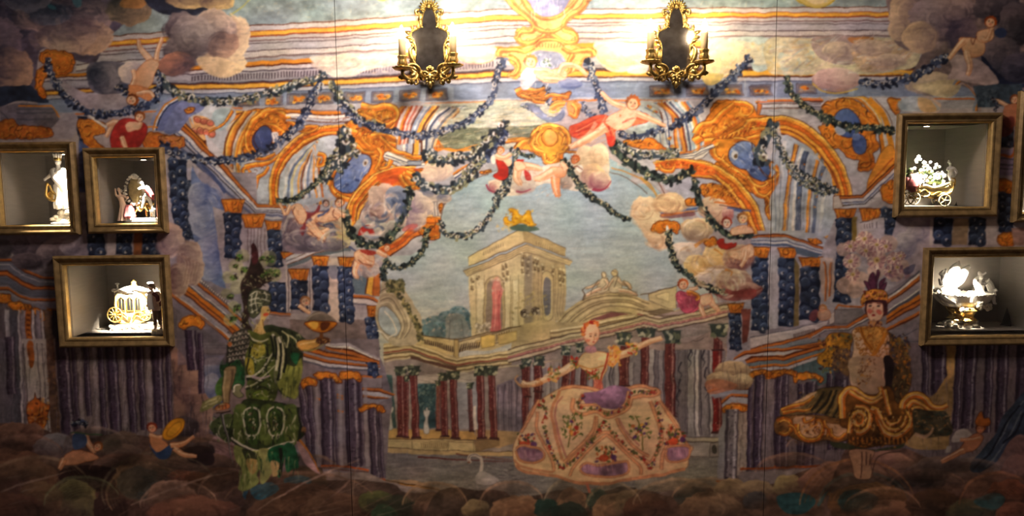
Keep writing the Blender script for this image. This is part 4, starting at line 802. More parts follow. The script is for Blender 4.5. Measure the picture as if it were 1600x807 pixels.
    for x,w,c in ((30,26,(176,170,180)),(60,50,(90,88,100)),(112,14,(200,192,196)),(130,30,(150,140,150)),(160,36,(176,98,44)),(200,16,(196,188,194)),(228,28,(140,130,144)),(262,14,(196,186,192)),(280,46,(120,96,84)),(330,60,(50,44,56))):
        P([(x,500),(x+w,510),(x+w+40,1500),(x+40,1500)],c,0,nz=.25,k=2)
    for k in range(20): E(178+k*1.0,520+k*16,13,9,[(206,120,50),(110,56,34)][k%2],30,.8)
    # lower left shafts, crop (0,537)
    at(0,537)
    P("100 -20 220 -20 250 430 130 430",(190,180,178),0,nz=.14,k=2); LL((96,84,92),1.2,"112 0 140 420","172 0 205 420","195 0 228 420","108 0 128 400",s=0); P("128 0 156 0 160 100 140 105",(184,104,50),1,nz=.3)
    P("0 -20 30 -20 75 420 -40 420",(110,104,118),0,nz=.2,k=2); marble(25,70,-30,240,10,base=(96,84,108),seed=1)
    P("215 -20 260 -20 300 440 240 440",(112,84,74),0,nz=.3); dabs(60,(220,280),(0,420),9,[(150,110,80),(90,70,70),(130,100,90)],.6,.5)
    P("250 -20 850 -20 850 440 290 460",(122,108,112),0,nz=.2,k=2)
    for x0,x1,sh,y1,sd in ((258,322,34,450,2),(330,352,26,430,3),(385,412,20,340,4),(452,480,24,440,5),(490,545,26,440,6),(582,620,24,420,7),(636,668,22,410,8),(702,756,22,400,9),(766,790,22,390,10)):
        marble(x0,x1,-30,y1,sh,seed=sd,base=(82,66,92))
    for x in (360,430,560,680): P([(x,-20),(x+18,-20),(x+38,430),(x+22,430)],(170,158,166),0,a=.6,nz=.2,k=2)
    # golden vase
    P("130 280 160 260 165 235 175 260 215 285 235 290 225 330 215 380 190 410 160 405 135 370 125 320",(176,96,44),1,nz=.3,ln=(60,30,24)); dabs(40,(130,225),(260,400),8,[(220,140,50),(80,36,30),(206,150,90)],.6,.8)
    # lower centre-left bay (crop 400,537)
    at(400,537)
    P("60 -20 580 -20 580 60 640 240 605 640 300 600 60 640",(128,116,124),0,nz=.16)
    band("225 10 330 40 480 60 575 90","225 90 350 120 490 130 580 130",[(0,.1,DB),(.1,.3,(206,116,46)),(.3,.36,DB),(.36,.5,(160,150,160)),(.5,.65,OB),(.65,.72,DB),(.72,.9,(206,200,204)),(.9,1,DG)],s=0)
    band("330 0 430 0 580 70","330 30 470 60 575 95",[(0,.3,(180,170,180)),(.3,.5,WH),(.5,.7,DB),(.7,1,OB)],s=0)
    P("485 150 590 160 590 210 485 210",(150,138,144),0,nz=.1,ln=(70,50,50)); L("490 158 590 160",OB,3,s=0); bead(540,90,548,155,50,15)
    band("485 210 580 210 655 240","485 270 570 280 600 270",[(0,.15,OB),(.15,.25,DB),(.25,.55,(196,190,196)),(.55,.65,OB),(.65,.75,DB),(.75,1,(150,144,156))],s=0)
    LL(OB,3,"380 240 410 248","380 255 410 262","380 318 410 325","280 260 310 268",s=0)
    for x0,x1,sh,y0,y1,sd in ((190,222,55,190,560,20),(232,262,36,190,580,21),(300,358,10,160,580,22),(360,372,16,180,580,23),(412,478,16,150,580,24),(480,498,12,180,575,25),(525,568,14,295,630,26),(572,590,14,310,630,27)):
        marble(x0,x1,y0,y1,sh,seed=sd,base=(92,78,100))
    for x in (275,385,505): P([(x,190),(x+16,190),(x+24,580),(x+8,580)],(166,156,164),0,a=.7,k=2)
    gold("215 175 250 160 285 175 280 200 240 200 222 215",6,6,55); gold("275 145 320 130 375 145 400 180 380 185 350 160 300 170 285 165",10,7,56); gold("390 140 440 130 490 145 490 185 460 165 400 165",8,7,57); gold("480 310 520 285 580 290 605 320 580 325 550 300 500 320",8,7,58)
    L("305 575 440 580 530 598",(176,84,40),3,3,s=0,nz=.3); L("530 628 605 640",(176,84,40),3,3,s=0,nz=.3); L("300 584 530 606",DB,1,s=0)
    P("300 600 530 610 620 650 880 700 700 700 560 680 300 660",(150,132,128),0,nz=.2)
    # scroll volute at left of the sky (grey) crop(400,270)
    at(400,270)
    P("590 510 640 510 700 560 740 620 775 680 770 760 740 807 640 807 570 720 560 640 580 580",(184,170,140),1,nz=.12)
    for k in range(7): L([(575+k*2,560+k*14),(640-k*3,540+k*18),(700-k*8,620+k*12),(725-k*9,720),(690-k*6,780)],[(110,96,80),(226,212,176),(150,134,106)][k%3],2,1,a=.8)
    P("575 640 610 630 660 670 680 730 650 770 600 740 575 700",(176,186,186),1,nz=.1,ln=(96,84,70)); LL((230,220,200),2.2,"600 650 640 690 660 750 620 770","620 780 600 750 570 740")
    dabs(160,(610,690),(505,560),8,[(60,60,40),(120,120,80),(170,160,110),(80,84,56)],.6,.8); 
    for i in range(150): t=rng.rand(); x=630+140*math.sin(t*1.6)+rng.uniform(-12,12); y=530+270*t; E(x,y,8,6,[(60,60,44),(120,116,76),(176,160,110),(80,80,60)][i%4],rng.uniform(0,180),.8,0)
def paint_right_cols():
    at(1000,270)
    P("520 290 600 285 860 350 920 200 1200 100 1200 900 400 900 420 640 520 600",(166,160,170),0,nz=.14)
    # abacus cornices
    band("520 300 555 290 680 285 860 350","520 340 560 345 690 345 850 390",[(0,.12,DB),(.12,.24,OB),(.24,.3,DB),(.3,.55,(176,182,196)),(.55,.62,NV),(.62,.8,(206,206,212)),(.8,1,(80,96,130))],s=0)
    corcap(565,350,80,52,60); corcap(690,350,90,52,61); corcap(798,395,105,62,62)
    P("720 345 840 385 830 400 730 380",(90,104,124),0); P("505 760 560 750 560 807 505 807",(170,162,170),0)
    bead(562,402,562,740,78,20,hi=(92,116,160)); bead(686,402,690,720,80,21,hi=(92,116,160)); bead(795,445,795,690,95,22,hi=(92,116,160))
    P("605 390 645 390 645 740 605 740",(176,172,180),0,nz=.14,k=2); P("725 400 745 440 745 720 722 725",(120,104,70),0,nz=.2)
    P("840 400 905 400 915 560 870 600 850 560",(186,166,160),0,nz=.12); LL(OB,2,"855 420 870 460 865 600","890 420 890 480 885 580"); LL(DB,.9,"862 420 876 470 870 600","897 420 897 480 890 580")
    bead(445,660,448,830,56,23,hi=(92,116,160)); corcap(450,612,72,46,63); P("475 640 520 640 505 790 480 800",(120,66,60),0,nz=.2)
    # right upper block: cornice crop(1200,270) coordinates +598
    band("905 110 1035 105 1185 -40 1260 -110","920 175 1060 165 1210 30 1260 -20",[(0,.1,DB),(.1,.22,OB),(.22,.28,DB),(.28,.5,(206,200,204)),(.5,.56,NV),(.56,.7,(170,170,186)),(.7,.76,BK),(.76,1,(196,192,200))],s=0)
    P("1040 100 1170 -30 1170 -150 900 -150 900 60",(176,174,186),0,nz=.14,a=.0)
    P("905 115 930 110 950 160 905 175",(190,180,176),0,ln=DB)
    corcap(960,168,95,48,64); corcap(1075,168,100,58,65); gold("1130 70 1190 40 1200 140 1140 130",8,8,66)
    bead(958,215,945,610,75,24,hi=(80,104,150)); bead(1160,170,1165,290,75,25,hi=(80,104,150)); P("990 210 1015 210 1010 330 992 340",(130,110,60),0,nz=.2); P("1020 240 1140 210 1150 330 1030 380",(190,180,190),0,nz=.1)
    for x in (1052,1064,1076,1088,1108): L([(x,240-(x-1052)*.1),(x,262)],(90,76,84),1.2,s=0); 
    L("1030 235 1140 205",(80,70,80),1,s=0)
    at(1200,270)
    P("600 210 780 210 780 350 700 480 600 520 560 430",(180,168,180),0,nz=.14); puffs("700 280 60 60 640 340 60 70",(206,196,200),(130,124,150))
    bead(822,215,818,335,90,26,hi=(80,104,150)); bead(980,215,980,340,78,27,hi=(80,104,150)); P("760 215 775 215 770 340 755 340",(206,196,196),0); P("870 215 940 215 930 340 860 340",(176,150,120),0,nz=.2); P("1022 215 1070 215 1070 340 1022 340",(206,196,200),0,nz=.1)
    P("560 -300 620 -300 620 0 590 -20",(90,110,150),0,a=0)
    gold("1070 30 1140 40 1130 100 1080 90",8,8,67); bead(1110,100,1115,280,70,28,hi=(90,110,150)); gold("1075 290 1140 280 1150 340 1080 340",10,8,68); P("1140 260 1200 260 1200 340 1150 340",(176,140,130),0,nz=.3)
    at(1200,0); P("1080 700 1160 700 1160 820 1080 820",(150,140,170),0,nz=.2); bead(1120,560,1120,690,60,29,hi=(110,120,160)); L("1090 725 1150 720 1165 560",OB,4,4); LL(DG,2,"1085 770 1160 770","1085 790 1160 788","1085 740 1160 745",s=0)
    # stairs cornice right (crop 1220,400 s 4.27)
    at(1220,400,4.27)
    P("-100 500 300 440 360 370 560 360 560 330 930 100 930 600 760 640 720 800 -100 800",(140,132,142),0,nz=.14)
    P("365 365 540 355 560 400 440 460 330 462 360 410",(120,116,122),0,nz=.12,ln=(60,44,44)); L("370 362 390 335 540 345 560 330",OB,3,3,s=0,nz=.2); L("460 340 545 348",DB,1,s=0)
    P("325 395 362 378 362 450 325 462",(196,186,184),0,ln=(90,70,70))
    band("-200 545 0 508 90 490 320 430","-200 650 0 600 200 540 300 480",[(0,.06,DG),(.06,.25,(206,196,196)),(.25,.7,(190,180,182)),(.7,.78,DB),(.78,.95,OB),(.95,1,DB)],s=0)
    for k in range(12): x=90+k*12; L([(x,520-k*3),(x-2,532-k*3),(x,548-k*3)],(80,60,60),1.4)
    band("180 540 290 470 440 470 560 395 600 370","200 560 300 505 460 500 590 430 620 420",[(0,.1,DB),(.1,.5,OB),(.5,.6,DB),(.6,.8,(214,206,206)),(.8,1,DG)],s=0)
    band("-200 640 180 560 330 545","-200 740 180 640 340 600",[(0,.3,(130,136,150)),(.3,.4,DG),(.4,.55,OB),(.55,.62,DB),(.62,.85,(206,116,44)),(.85,1,DB)],s=0)
    band("-200 740 240 650 330 625","-200 800 200 720 300 690",[(0,.3,(150,146,160)),(.3,.5,(216,208,208)),(.5,.6,DB),(.6,1,(96,116,126))],s=0)
    band("715 270 930 100","700 520 930 400",[(0,.05,DG),(.05,.12,WH),(.12,.2,OB),(.2,.24,DB),(.24,.4,(160,150,160)),(.4,.44,WH),(.44,.52,DG),(.52,.62,(206,120,44)),(.62,.66,DB),(.66,.74,OB),(.74,.78,DB),(.78,.9,(150,140,154)),(.9,.96,OB),(.96,1,DB)],s=0)
    P("720 530 930 420 930 590 760 610",(140,130,142),0,nz=.12); LL(DG,1.2,"800 550 920 490","780 580 930 575","810 635 960 630","805 660 980 655",s=0)
    # lower right shafts crop(1200,537)
    at(1200,537)
    P("-20 120 420 60 640 0 1250 0 1250 500 -20 640",(116,102,110),0,nz=.2,k=2)
    P("20 110 240 40 360 60 380 140 240 200 130 130",(84,104,112),0,nz=.2)
    for x0,x1,sh,y0,y1,sd in ((25,50,4,160,575,30),(58,100,-4,150,575,31),(140,175,-6,190,570,32),(178,232,-18,180,570,33),(275,305,0,140,500,34),(310,375,0,70,500,35),(720,752,0,0,240,36),(765,840,-4,0,245,37),(880,915,-20,0,400,38),(922,985,-24,0,400,39),(1020,1060,-20,0,420,40),(1075,1130,-16,0,420,41),(1165,1240,-14,0,380,42)):
        marble(x0,x1,y0,y1,sh,seed=sd,base=(80,66,90))
    gold("-10 150 60 115 130 130 125 155 90 140 40 150 0 175",7,7,70); gold("120 160 170 135 250 155 250 185 215 165 150 170 130 185",8,7,71)
    P("830 0 880 0 870 150 800 250 780 240 840 150",(190,150,96),0,nz=.2); L("-10 575 100 580 300 572",(176,84,40),3,3,s=0,nz=.3); P("850 170 870 150 850 420 820 500 640 470 660 300 760 250",(160,130,90),1,nz=.2)
    at(1000,537)
    # cloud pedestal, cornice, small lilac pier
    band("440 70 490 35 860 10","440 90 510 75 860 30",[(0,.3,OB),(.3,.5,DB),(.5,1,(196,190,196))],s=0)
    band("490 80 520 60 660 60 870 0","520 130 620 130 700 120 880 60",[(0,.12,DB),(.12,.3,OB),(.3,.36,DB),(.36,.6,(110,124,134)),(.6,.75,(206,120,50)),(.75,.8,DB),(.8,1,(190,186,194))],s=0)
    band("315 225 400 200 520 205","350 260 400 250 520 255",[(0,.2,OB),(.2,.3,DB),(.3,1,(150,150,160))],s=0); band("380 270 430 235 520 240","385 320 430 290 520 300",[(0,.2,OB),(.2,.3,DB),(.3,.8,(170,170,180)),(.8,1,OB)],s=0)
    gold("385 300 420 285 500 295 500 320 430 310 390 325",7,6,72); marble(400,462,310,640,-8,base=(150,140,150),hi=(206,200,206),seed=50); P("370 420 400 330 395 640 365 640",(150,146,150),0,nz=.1,k=2)
    P("462 330 505 320 500 600 455 620",(166,150,140),0,nz=.2,k=2); marble(508,530,150,600,-10,seed=51); marble(535,580,150,585,-10,seed=52); marble(640,668,150,580,-8,seed=53)
    gold("500 150 540 125 600 130 610 160 560 145 520 165",8,6,73); gold("610 150 660 120 720 130 730 155 680 140 630 165",8,6,74)
    P("585 170 630 170 625 585 575 585",(130,118,126),0,nz=.2,k=2); L("470 590 600 585 860 575",(170,84,40),3.5,3,s=0,nz=.3); L("355 645 460 640",(170,90,40),3,s=0,nz=.3); P("465 605 860 585 860 700 460 700",(140,128,128),0,nz=.15)
# ---------------------------------------------------------------- the print: clouds, putti, festoons, costumes
CH,CL=(228,204,180),(112,92,106)
def paint_clouds():
    # upper left dark clouds
    at(0,0)
    P("-240 -240 520 -240 600 60 500 180 480 240 430 300 300 260 190 240 160 420 60 470 -240 460",(92,84,104),1,nz=.3)
    puffs("60 60 170 140  -40 220 150 150",(128,112,128),(40,46,70),la=-30)
    puffs("40 330 130 110",(196,160,140),(84,76,96),la=10); puffs("230 60 180 100  380 90 150 120",(176,150,150),(56,56,76),la=60); puffs("420 170 110 90",(214,180,156),(110,92,104),la=40); puffs("300 170 150 80",(200,172,160),(96,84,98),la=60)
    puffs("240 60 100 60  130 -20 130 70",(110,110,130),(34,44,66),la=90); puffs("600 40 120 80",(150,130,110),(52,54,60),la=60); 
    E(245,34,22,10,(60,130,150),20,.5); dabs(26,(60,500),(60,240),30,[(190,164,154),(90,80,100),(150,130,140)],.35,.25)
    P("340 -10 380 -10 380 30 350 30",(70,140,160),1,a=.5); P("600 -20 700 -20 660 40 560 30",(200,130,60),1,a=.5,nz=.2)
    P("-60 420 120 400 170 420 230 480 90 470 0 500 -60 500",(40,48,70),1,nz=.3)
    # dark grey cloud by the window left of sconce
    at(200,0)
    P("100 -30 330 -30 400 20 330 70 250 80 150 60 90 20",(44,48,66),1,nz=.2); puffs("280 0 110 40  420 10 90 40",(222,190,140),(110,90,90),la=60,rim=.2); L("480 70 540 30 590 -20",(200,190,90),3,2,a=.6)
    puffs("470 200 100 110  450 290 120 70  500 150 70 90",(236,212,178),(190,160,140),la=0); puffs("400 120 110 80",(214,190,176),(110,100,110),la=-60); puffs("250 140 95 90  240 250 90 80",(150,136,140),(70,60,72),la=-40); puffs("300 170 110 110",(176,160,158),(86,76,86),la=-70); puffs("230 300 90 60",(190,130,110),(96,80,90),la=200)
    puffs("440 210 80 70",(196,160,140),(100,84,90),la=30,rim=.1); P("320 280 420 270 520 300 540 330 460 365 380 350",(238,208,170),1,nz=.1,a=.8)
    L("480 60 530 110 530 140",(230,210,180),2,1)
    # grey cloud behind the falling putto
    at(0,0)
    P("420 300 560 290 640 330 600 420 540 440 450 440 410 380",(110,108,126),1,nz=.2); puffs("480 360 75 75",(140,136,150),(50,56,76),la=0); puffs("620 340 70 55",(226,210,206),(150,140,156),la=200)
    P("230 350 420 440 560 440 600 500 440 520 330 470 250 400",(176,166,176),1,nz=.12); P("260 540 360 540 340 640 250 640",(170,164,180),1,nz=.1)
    # left cornice scraps + gold volutes
    P("0 500 80 480 240 490 280 560 240 600 80 600 0 590",(120,114,128),0,nz=.2); LL(DG,2,"80 510 250 510","80 530 255 530","80 560 250 560","0 520 80 600",s=0); L("90 494 240 495 280 550",OR,2.5,2,s=0)
    gold("190 250 240 235 330 250 350 290 330 340 270 350 230 310 190 290",14,10,80,base=(206,130,60)); gold("210 310 170 340 165 400 200 460 220 440 200 390 230 340",10,9,81,base=(206,130,60)); 
    gold("-20 580 60 560 90 600 80 645 -20 645",12,9,82,base=(190,110,54)); gold("80 590 150 590 230 600 240 640 90 645",12,9,83,base=(190,110,54)); gold("360 570 400 560 480 570 490 620 440 640 500 710 440 710 390 660",16,10,84,base=(206,130,56)); 
    gold("660 640 720 620 790 640 800 680 760 710 690 700",12,9,85,base=(206,120,60)); gold("740 640 850 640 860 690 790 690",8,8,86,base=(206,140,110))
    L("420 540 500 600",WH,4,s=0); L("430 560 490 610",OR,2,s=0)
    # blue quarter arch
    band("700 610 720 540 760 480 820 440","770 615 790 560 820 520 870 490",[(0,.2,(150,156,190)),(.2,.3,OR),(.3,.4,(226,220,226)),(.4,.5,NV),(.5,1,(110,120,170))]); L("690 600 740 596",OR,2.4,s=0)
    P("770 620 800 530 860 470 960 500 880 560 830 620",(120,130,176),1,nz=.2); gold("860 510 910 500 900 530 870 530",4,5,87,base=(190,140,80))
    P("370 650 430 700 430 900 370 900",(76,90,140),0,nz=.3)
    # right upper clouds
    at(1200,0)
    P("560 -140 760 -240 1550 -240 1550 420 1080 400 960 420 880 400 700 400 640 400 720 250 640 230 580 150",(130,114,116),1,nz=.25)
    puffs("640 60 80 100  620 130 60 60",(206,180,150),(140,120,120),la=170); puffs("800 90 150 110  880 60 110 90",(166,146,150),(84,74,90),la=-100); puffs("720 170 90 80",(214,184,150),(150,126,124),la=160); puffs("900 160 80 90",(120,104,118),(56,52,74),la=0)
    puffs("1080 40 130 90  1160 120 90 120",(110,100,110),(36,36,50),la=-120); puffs("1090 280 120 110",(130,116,126),(44,48,66),la=-140); puffs("1170 330 80 90",(96,90,110),(30,34,54)); P("1000 260 1060 330 1130 380 1200 390 1200 410 1090 400 1010 330",(36,44,72),1,nz=.3)
    puffs("760 400 120 60",(214,196,170),(150,136,130),la=-90,rim=.2); P("850 270 920 260 1000 290 1080 380 1040 400 900 380 820 400 860 330",(190,170,170),1,nz=.15); P("680 400 800 380 900 380 880 440 820 460 720 430",(206,190,150),1,nz=.15,a=.8)
    puffs("700 500 110 55",(214,190,170),(120,130,150),la=0,rim=.2); P("610 480 680 450 760 470 800 520 640 520",(170,186,196),1,nz=.2,a=.7); P("700 460 760 470 790 520 720 520",(226,180,110),1,a=.7)
    band("860 400 890 380 960 450 960 520","900 400 940 400 1000 470 1000 520",[(0,.3,(130,140,160)),(.3,.5,OR),(.5,.6,DB),(.6,1,(170,150,150))]); P("960 400 1190 390 1190 500 980 500",(60,74,90),0,nz=.3); dabs(50,(970,1080),(410,500),8,[(90,104,120),(40,50,66)],.6,.6)
    P("880 200 890 190",(0,0,0),0)
    # left clouds by the frames
    at(0,360,4.035); puffs("180 110 100 80  120 90 70 70",(150,134,144),(70,62,74)); puffs("380 110 110 70  300 150 80 70",(166,150,156),(76,66,76)); puffs("180 200 120 60",(120,106,116),(56,50,60)); puffs("440 110 70 60",(176,166,176),(110,104,120)); puffs("20 120 60 70",(110,100,108),(64,58,66))
    at(0,270); puffs("790 320 70 90",(206,176,166),(136,110,124),la=-20); puffs("880 430 75 110",(206,180,160),(130,100,104),la=-10); puffs("830 500 60 90",(190,164,146),(120,90,94),la=0)
    for i in range(14): L([(840+i*6,380+i*3),(870+i*5,430),(850+i*5,530-i*2)],[(226,200,180),(140,100,96),(190,150,130)][i%3],1.6,.5,a=.5)
    # centre-left clouds (opening B)
    at(600,200,5.98)
    puffs("20 640 110 130",(226,200,176),(160,130,120),la=-60); puffs("-60 760 140 150",(214,196,180),(120,104,110),la=-40); puffs("200 700 130 140",(170,180,190),(76,92,124),la=-60); P("80 620 180 580 240 620 260 720 200 800 120 780",(84,100,134),1,nz=.2)
    puffs("500 400 150 110  420 450 100 80",(236,214,190),(206,180,170),la=-80,rim=.2); puffs("420 620 140 70  560 650 80 50",(206,190,176),(96,104,130),la=60,rim=.2); puffs("380 740 90 90  300 640 70 60",(232,212,196),(150,140,156),la=-30,rim=.3)
    at(400,270); puffs("600 180 75 65",(226,206,186),(130,100,96),la=-50); puffs("520 260 70 60",(176,176,170),(110,112,112)); puffs("560 120 40 60",(226,200,176),(160,140,130),la=-120); puffs("660 130 60 70",(150,160,176),(70,84,116)); puffs("740 200 60 80  760 150 50 50",(226,208,190),(140,120,140),la=-40); puffs("570 280 90 50",(196,190,176),(126,120,120)); E(720,260,40,14,(190,80,80),-20,.6)
    P("480 280 500 250 540 250 555 290 540 300 520 270 500 290",(160,50,40),1)
    # the cloud with two putti, left
    P("130 190 180 160 230 180 420 180 440 260 430 330 300 370 180 380 130 330",(130,116,130),1,nz=.15); puffs("190 270 75 95",(150,134,146),(84,72,86),la=-60); puffs("250 330 120 50",(136,126,138),(80,74,90),la=-80); puffs("360 300 90 75  390 230 60 60",(206,196,160),(150,140,130),la=-20,rim=.2); puffs("330 340 100 36",(150,144,150),(90,84,98),rim=.2); dabs(20,(370,440),(260,340),10,[(216,206,120),(190,180,140)],.5,.4)
    at(420,300,5.455); puffs("860 660 95 80",(206,196,186),(150,136,136),la=-20,rim=.3); puffs("1050 300 60 60",(196,190,180),(120,110,116))
    # clouds in the middle under the cartouche
    at(720,200,5.455)
    P("240 470 300 440 470 350 700 330 900 280 1060 200 1250 160 1250 500 1150 530 960 540 880 500 700 480 560 560 420 580 290 570",(206,196,180),1,nz=.1); puffs("290 510 60 60",(214,200,180),(140,70,90),la=-50,rim=.1); puffs("540 510 110 60",(214,206,190),(170,150,146),la=-80,rim=.1); L("470 540 530 552 600 530",(150,70,90),3,1.5); L("225 490 250 540 330 555",(140,60,84),3,2)
    puffs("900 460 70 80",(190,176,160),(120,110,104),la=-50,rim=.1); puffs("1060 300 100 150",(236,218,186),(190,166,140),la=-60,rim=.2); puffs("1180 240 90 110",(242,226,196),(206,180,150),la=-60); puffs("1130 420 120 110",(232,206,160),(176,140,130),la=-40,rim=.2); L("1120 530 1200 540 1260 500",(150,60,80),3,2)
    at(800,270); puffs("410 40 60 50",(226,206,176),(150,90,100),la=-60,rim=.2); L("380 75 430 80 465 40",(150,56,76),2.5,1.4)
    # right cream clouds round the gilded swag-hook
    puffs("620 190 70 85  660 270 60 50",(242,224,188),(212,180,150),la=-60,rim=.4); puffs("660 240 80 60",(240,222,186),(210,178,146),la=-60); puffs("740 150 85 60",(236,214,170),(190,150,120),la=-90,rim=.4); puffs("690 310 65 60",(240,218,182),(206,172,140),la=-60); puffs("860 270 80 65",(226,206,160),(150,130,110),la=-80,rim=.4); puffs("960 190 60 70  920 170 50 60",(232,214,180),(196,150,130),la=-50); puffs("1010 190 30 40",(226,196,176),(180,110,110))
    puffs("830 370 60 45  790 380 60 60",(240,226,206),(180,170,160)); puffs("860 440 60 60",(240,214,150),(196,150,90)); puffs("960 390 70 65",(240,214,160),(210,170,110)); puffs("1000 470 100 40  1060 400 80 60",(206,180,150),(130,84,84),rim=.2); puffs("950 500 110 50",(226,210,196),(170,150,150)); puffs("1040 510 90 60",(206,186,160),(140,90,84),la=-110); puffs("1090 550 80 40",(196,160,140),(120,66,66),la=-110,rim=.1); P("880 530 1000 560 1130 540 1130 590 1040 600 960 580",(140,64,60),1,nz=.2,a=.8)
    P("700 195 780 190 850 185 850 200 760 215 700 215",(110,60,70),1,a=.7)
    gold("660 240 720 225 780 235 785 260 770 285 730 270 690 280 655 270",10,7,90,base=(226,140,44)); E(727,265,7,18,(226,226,220))
    gold("810 125 860 120 870 150 820 152",4,5,91); gold("900 330 950 300 960 340 920 350",3,5,92)
    # cloud at the right wing foot
    at(1000,537); puffs("430 130 85 50  380 180 75 50  470 180 60 40",(214,190,150),(140,110,90),la=-80,rim=.2); P("310 180 380 170 460 200 400 230 330 240",(176,110,80),1,nz=.2,a=.7)
    # clouds between costumes and frame at left lower
    at(200,537); P("200 20 260 60 300 140 350 180 360 240 350 330 380 420 480 460 500 570 420 600 330 480 230 400 215 200",(150,116,104),1,nz=.15); puffs("280 180 75 110  330 330 70 110",(176,140,124),(110,84,84),la=-30,rim=.1); puffs("440 500 70 70",(186,150,150),(120,90,96)); puffs("260 400 80 60  350 510 60 50",(90,76,80),(40,34,40))
def paint_bottom():
    at(0,537)
    P("-250 430 180 400 300 470 500 430 640 430 820 470 1000 520 1200 580 1300 640 1300 1100 -250 1100",(92,70,66),1,nz=.3)
    W,D=(190,150,128),(60,44,44)
    puffs("60 460 130 90  150 420 60 50",(150,112,96),(60,40,40),la=-70,fade=.75); puffs("250 490 100 70",(150,144,150),(90,80,90),la=-90,fade=.75); puffs("570 470 90 60  560 520 120 50",(120,98,90),(60,48,50),la=-80,fade=.75); puffs("500 570 70 40",(150,120,116),(84,66,66),fade=.75); 
    puffs("40 560 160 70  100 640 180 110",(130,96,80),(70,52,50),la=-80,fade=.75); P("280 600 400 570 560 600 540 700 440 690 300 660",(50,34,36),1,nz=.3); puffs("700 640 170 120",(150,116,90),(76,76,76),la=-150,rim=.5,fade=.75); puffs("650 660 110 80",(100,96,90),(60,76,80),la=-150,rim=.1,fade=.75); puffs("350 760 120 130",(150,140,100),(76,66,64),la=-70,rim=.3,fade=.75); puffs("180 740 120 110",(130,104,84),(70,54,50),la=-60,fade=.75); puffs("50 800 180 110",(110,80,70),(60,44,44),fade=.75); puffs("520 800 90 130",(76,56,56),(46,34,36),fade=.75)
    puffs("850 640 80 50",(150,96,76),(80,54,50),la=-50,fade=.75); puffs("800 730 120 90",(176,140,124),(96,66,60),la=-90,rim=.5,fade=.75); puffs("900 800 220 90",(150,104,90),(90,60,54),la=-110,rim=.2,fade=.75); puffs("1000 640 140 60",(96,64,50),(50,36,32),fade=.75); puffs("980 560 110 50  880 560 100 50",(130,100,90),(70,56,56),rim=.2,fade=.75); P("860 500 960 480 1000 520 990 570 900 560",(46,34,40),1,nz=.2)
    puffs("520 480 50 40",(96,84,76),(50,44,44),fade=.75); 
    for i in range(50): x=rng.uniform(-100,1100); y=rng.uniform(600,900); L([(x,y),(x+rng.uniform(50,140),y-rng.uniform(10,50))],[(170,136,116),(70,50,48),(120,90,80),(150,150,140)][i%4],rng.uniform(1,3),.4,a=.35)
    at(200,537); P("540 700 600 660 690 650 700 690 640 740 560 740",(60,100,126),1,nz=.3); L("760 740 900 660 1100 690",(190,150,140),2,.5,a=.5)
    at(400,537)
    P("-20 660 60 640 140 600 300 580 330 640 480 640 640 660 700 700 880 700 1200 720 1200 1100 -20 1100",(84,66,60),1,nz=.3)
    puffs("230 650 110 80",(110,90,70),(56,44,40),la=-80,rim=.3,fade=.75); P("130 640 200 620 260 640 240 680 180 690",(40,96,120),1,nz=.3,a=.7); puffs("200 760 200 110",(110,80,66),(66,46,42),la=-110,rim=.2,fade=.75); puffs("90 800 130 90  380 790 180 100",(120,90,76),(66,46,42),rim=.2,fade=.75); puffs("560 740 90 60",(110,110,70),(56,60,56),rim=.1,fade=.75); P("-20 680 60 650 110 680 60 720 0 730",(60,100,120),1,nz=.3); puffs("680 800 110 90",(66,66,56),(36,36,34),fade=.75); puffs("600 820 70 70",(70,90,70),(36,44,40),fade=.75)
    puffs("830 780 115 85",(150,116,96),(96,70,60),la=-60,rim=.4,fade=.75); puffs("1010 770 60 40",(150,130,100),(90,76,60),la=-80,rim=.4,fade=.75); puffs("930 740 60 40",(60,90,80),(34,54,50),rim=.1,fade=.75)
    for i in range(36): x=rng.uniform(0,600); y=rng.uniform(660,900); L([(x,y),(x+rng.uniform(60,200),y-rng.uniform(30,80))],[(170,130,116),(66,48,46),(140,110,100),(206,176,160)][i%4],rng.uniform(1,2.6),.4,a=.35)
    L("460 640 456 760",(190,160,140),1.4,.6,a=.6)
    at(600,537)
    P("260 690 640 720 800 690 960 700 1200 690 1200 1000 260 1000",(76,62,54),1,nz=.3)
    puffs("620 800 130 90",(170,130,96),(96,66,50),la=-100,rim=.5,fade=.75); puffs("430 780 70 50",(166,146,110),(96,80,60),rim=.4,fade=.75); puffs("880 760 85 80",(150,116,90),(56,50,46),la=-90,rim=.5,fade=.75); puffs("870 800 90 60",(60,66,58),(34,40,38),rim=.1,fade=.75); puffs("760 780 60 60  1000 740 60 60",(56,80,70),(30,50,46),rim=.1,fade=.75); puffs("1070 790 100 90",(166,130,100),(96,72,60),la=-120,rim=.5,fade=.75); puffs("1160 760 90 80",(150,120,90),(60,56,50),rim=.3,fade=.75)
    at(1000,537)
    P("-20 700 150 720 250 680 360 680 460 690 640 650 760 600 960 560 1250 640 1250 1000 -20 1000",(96,74,64),1,nz=.3)
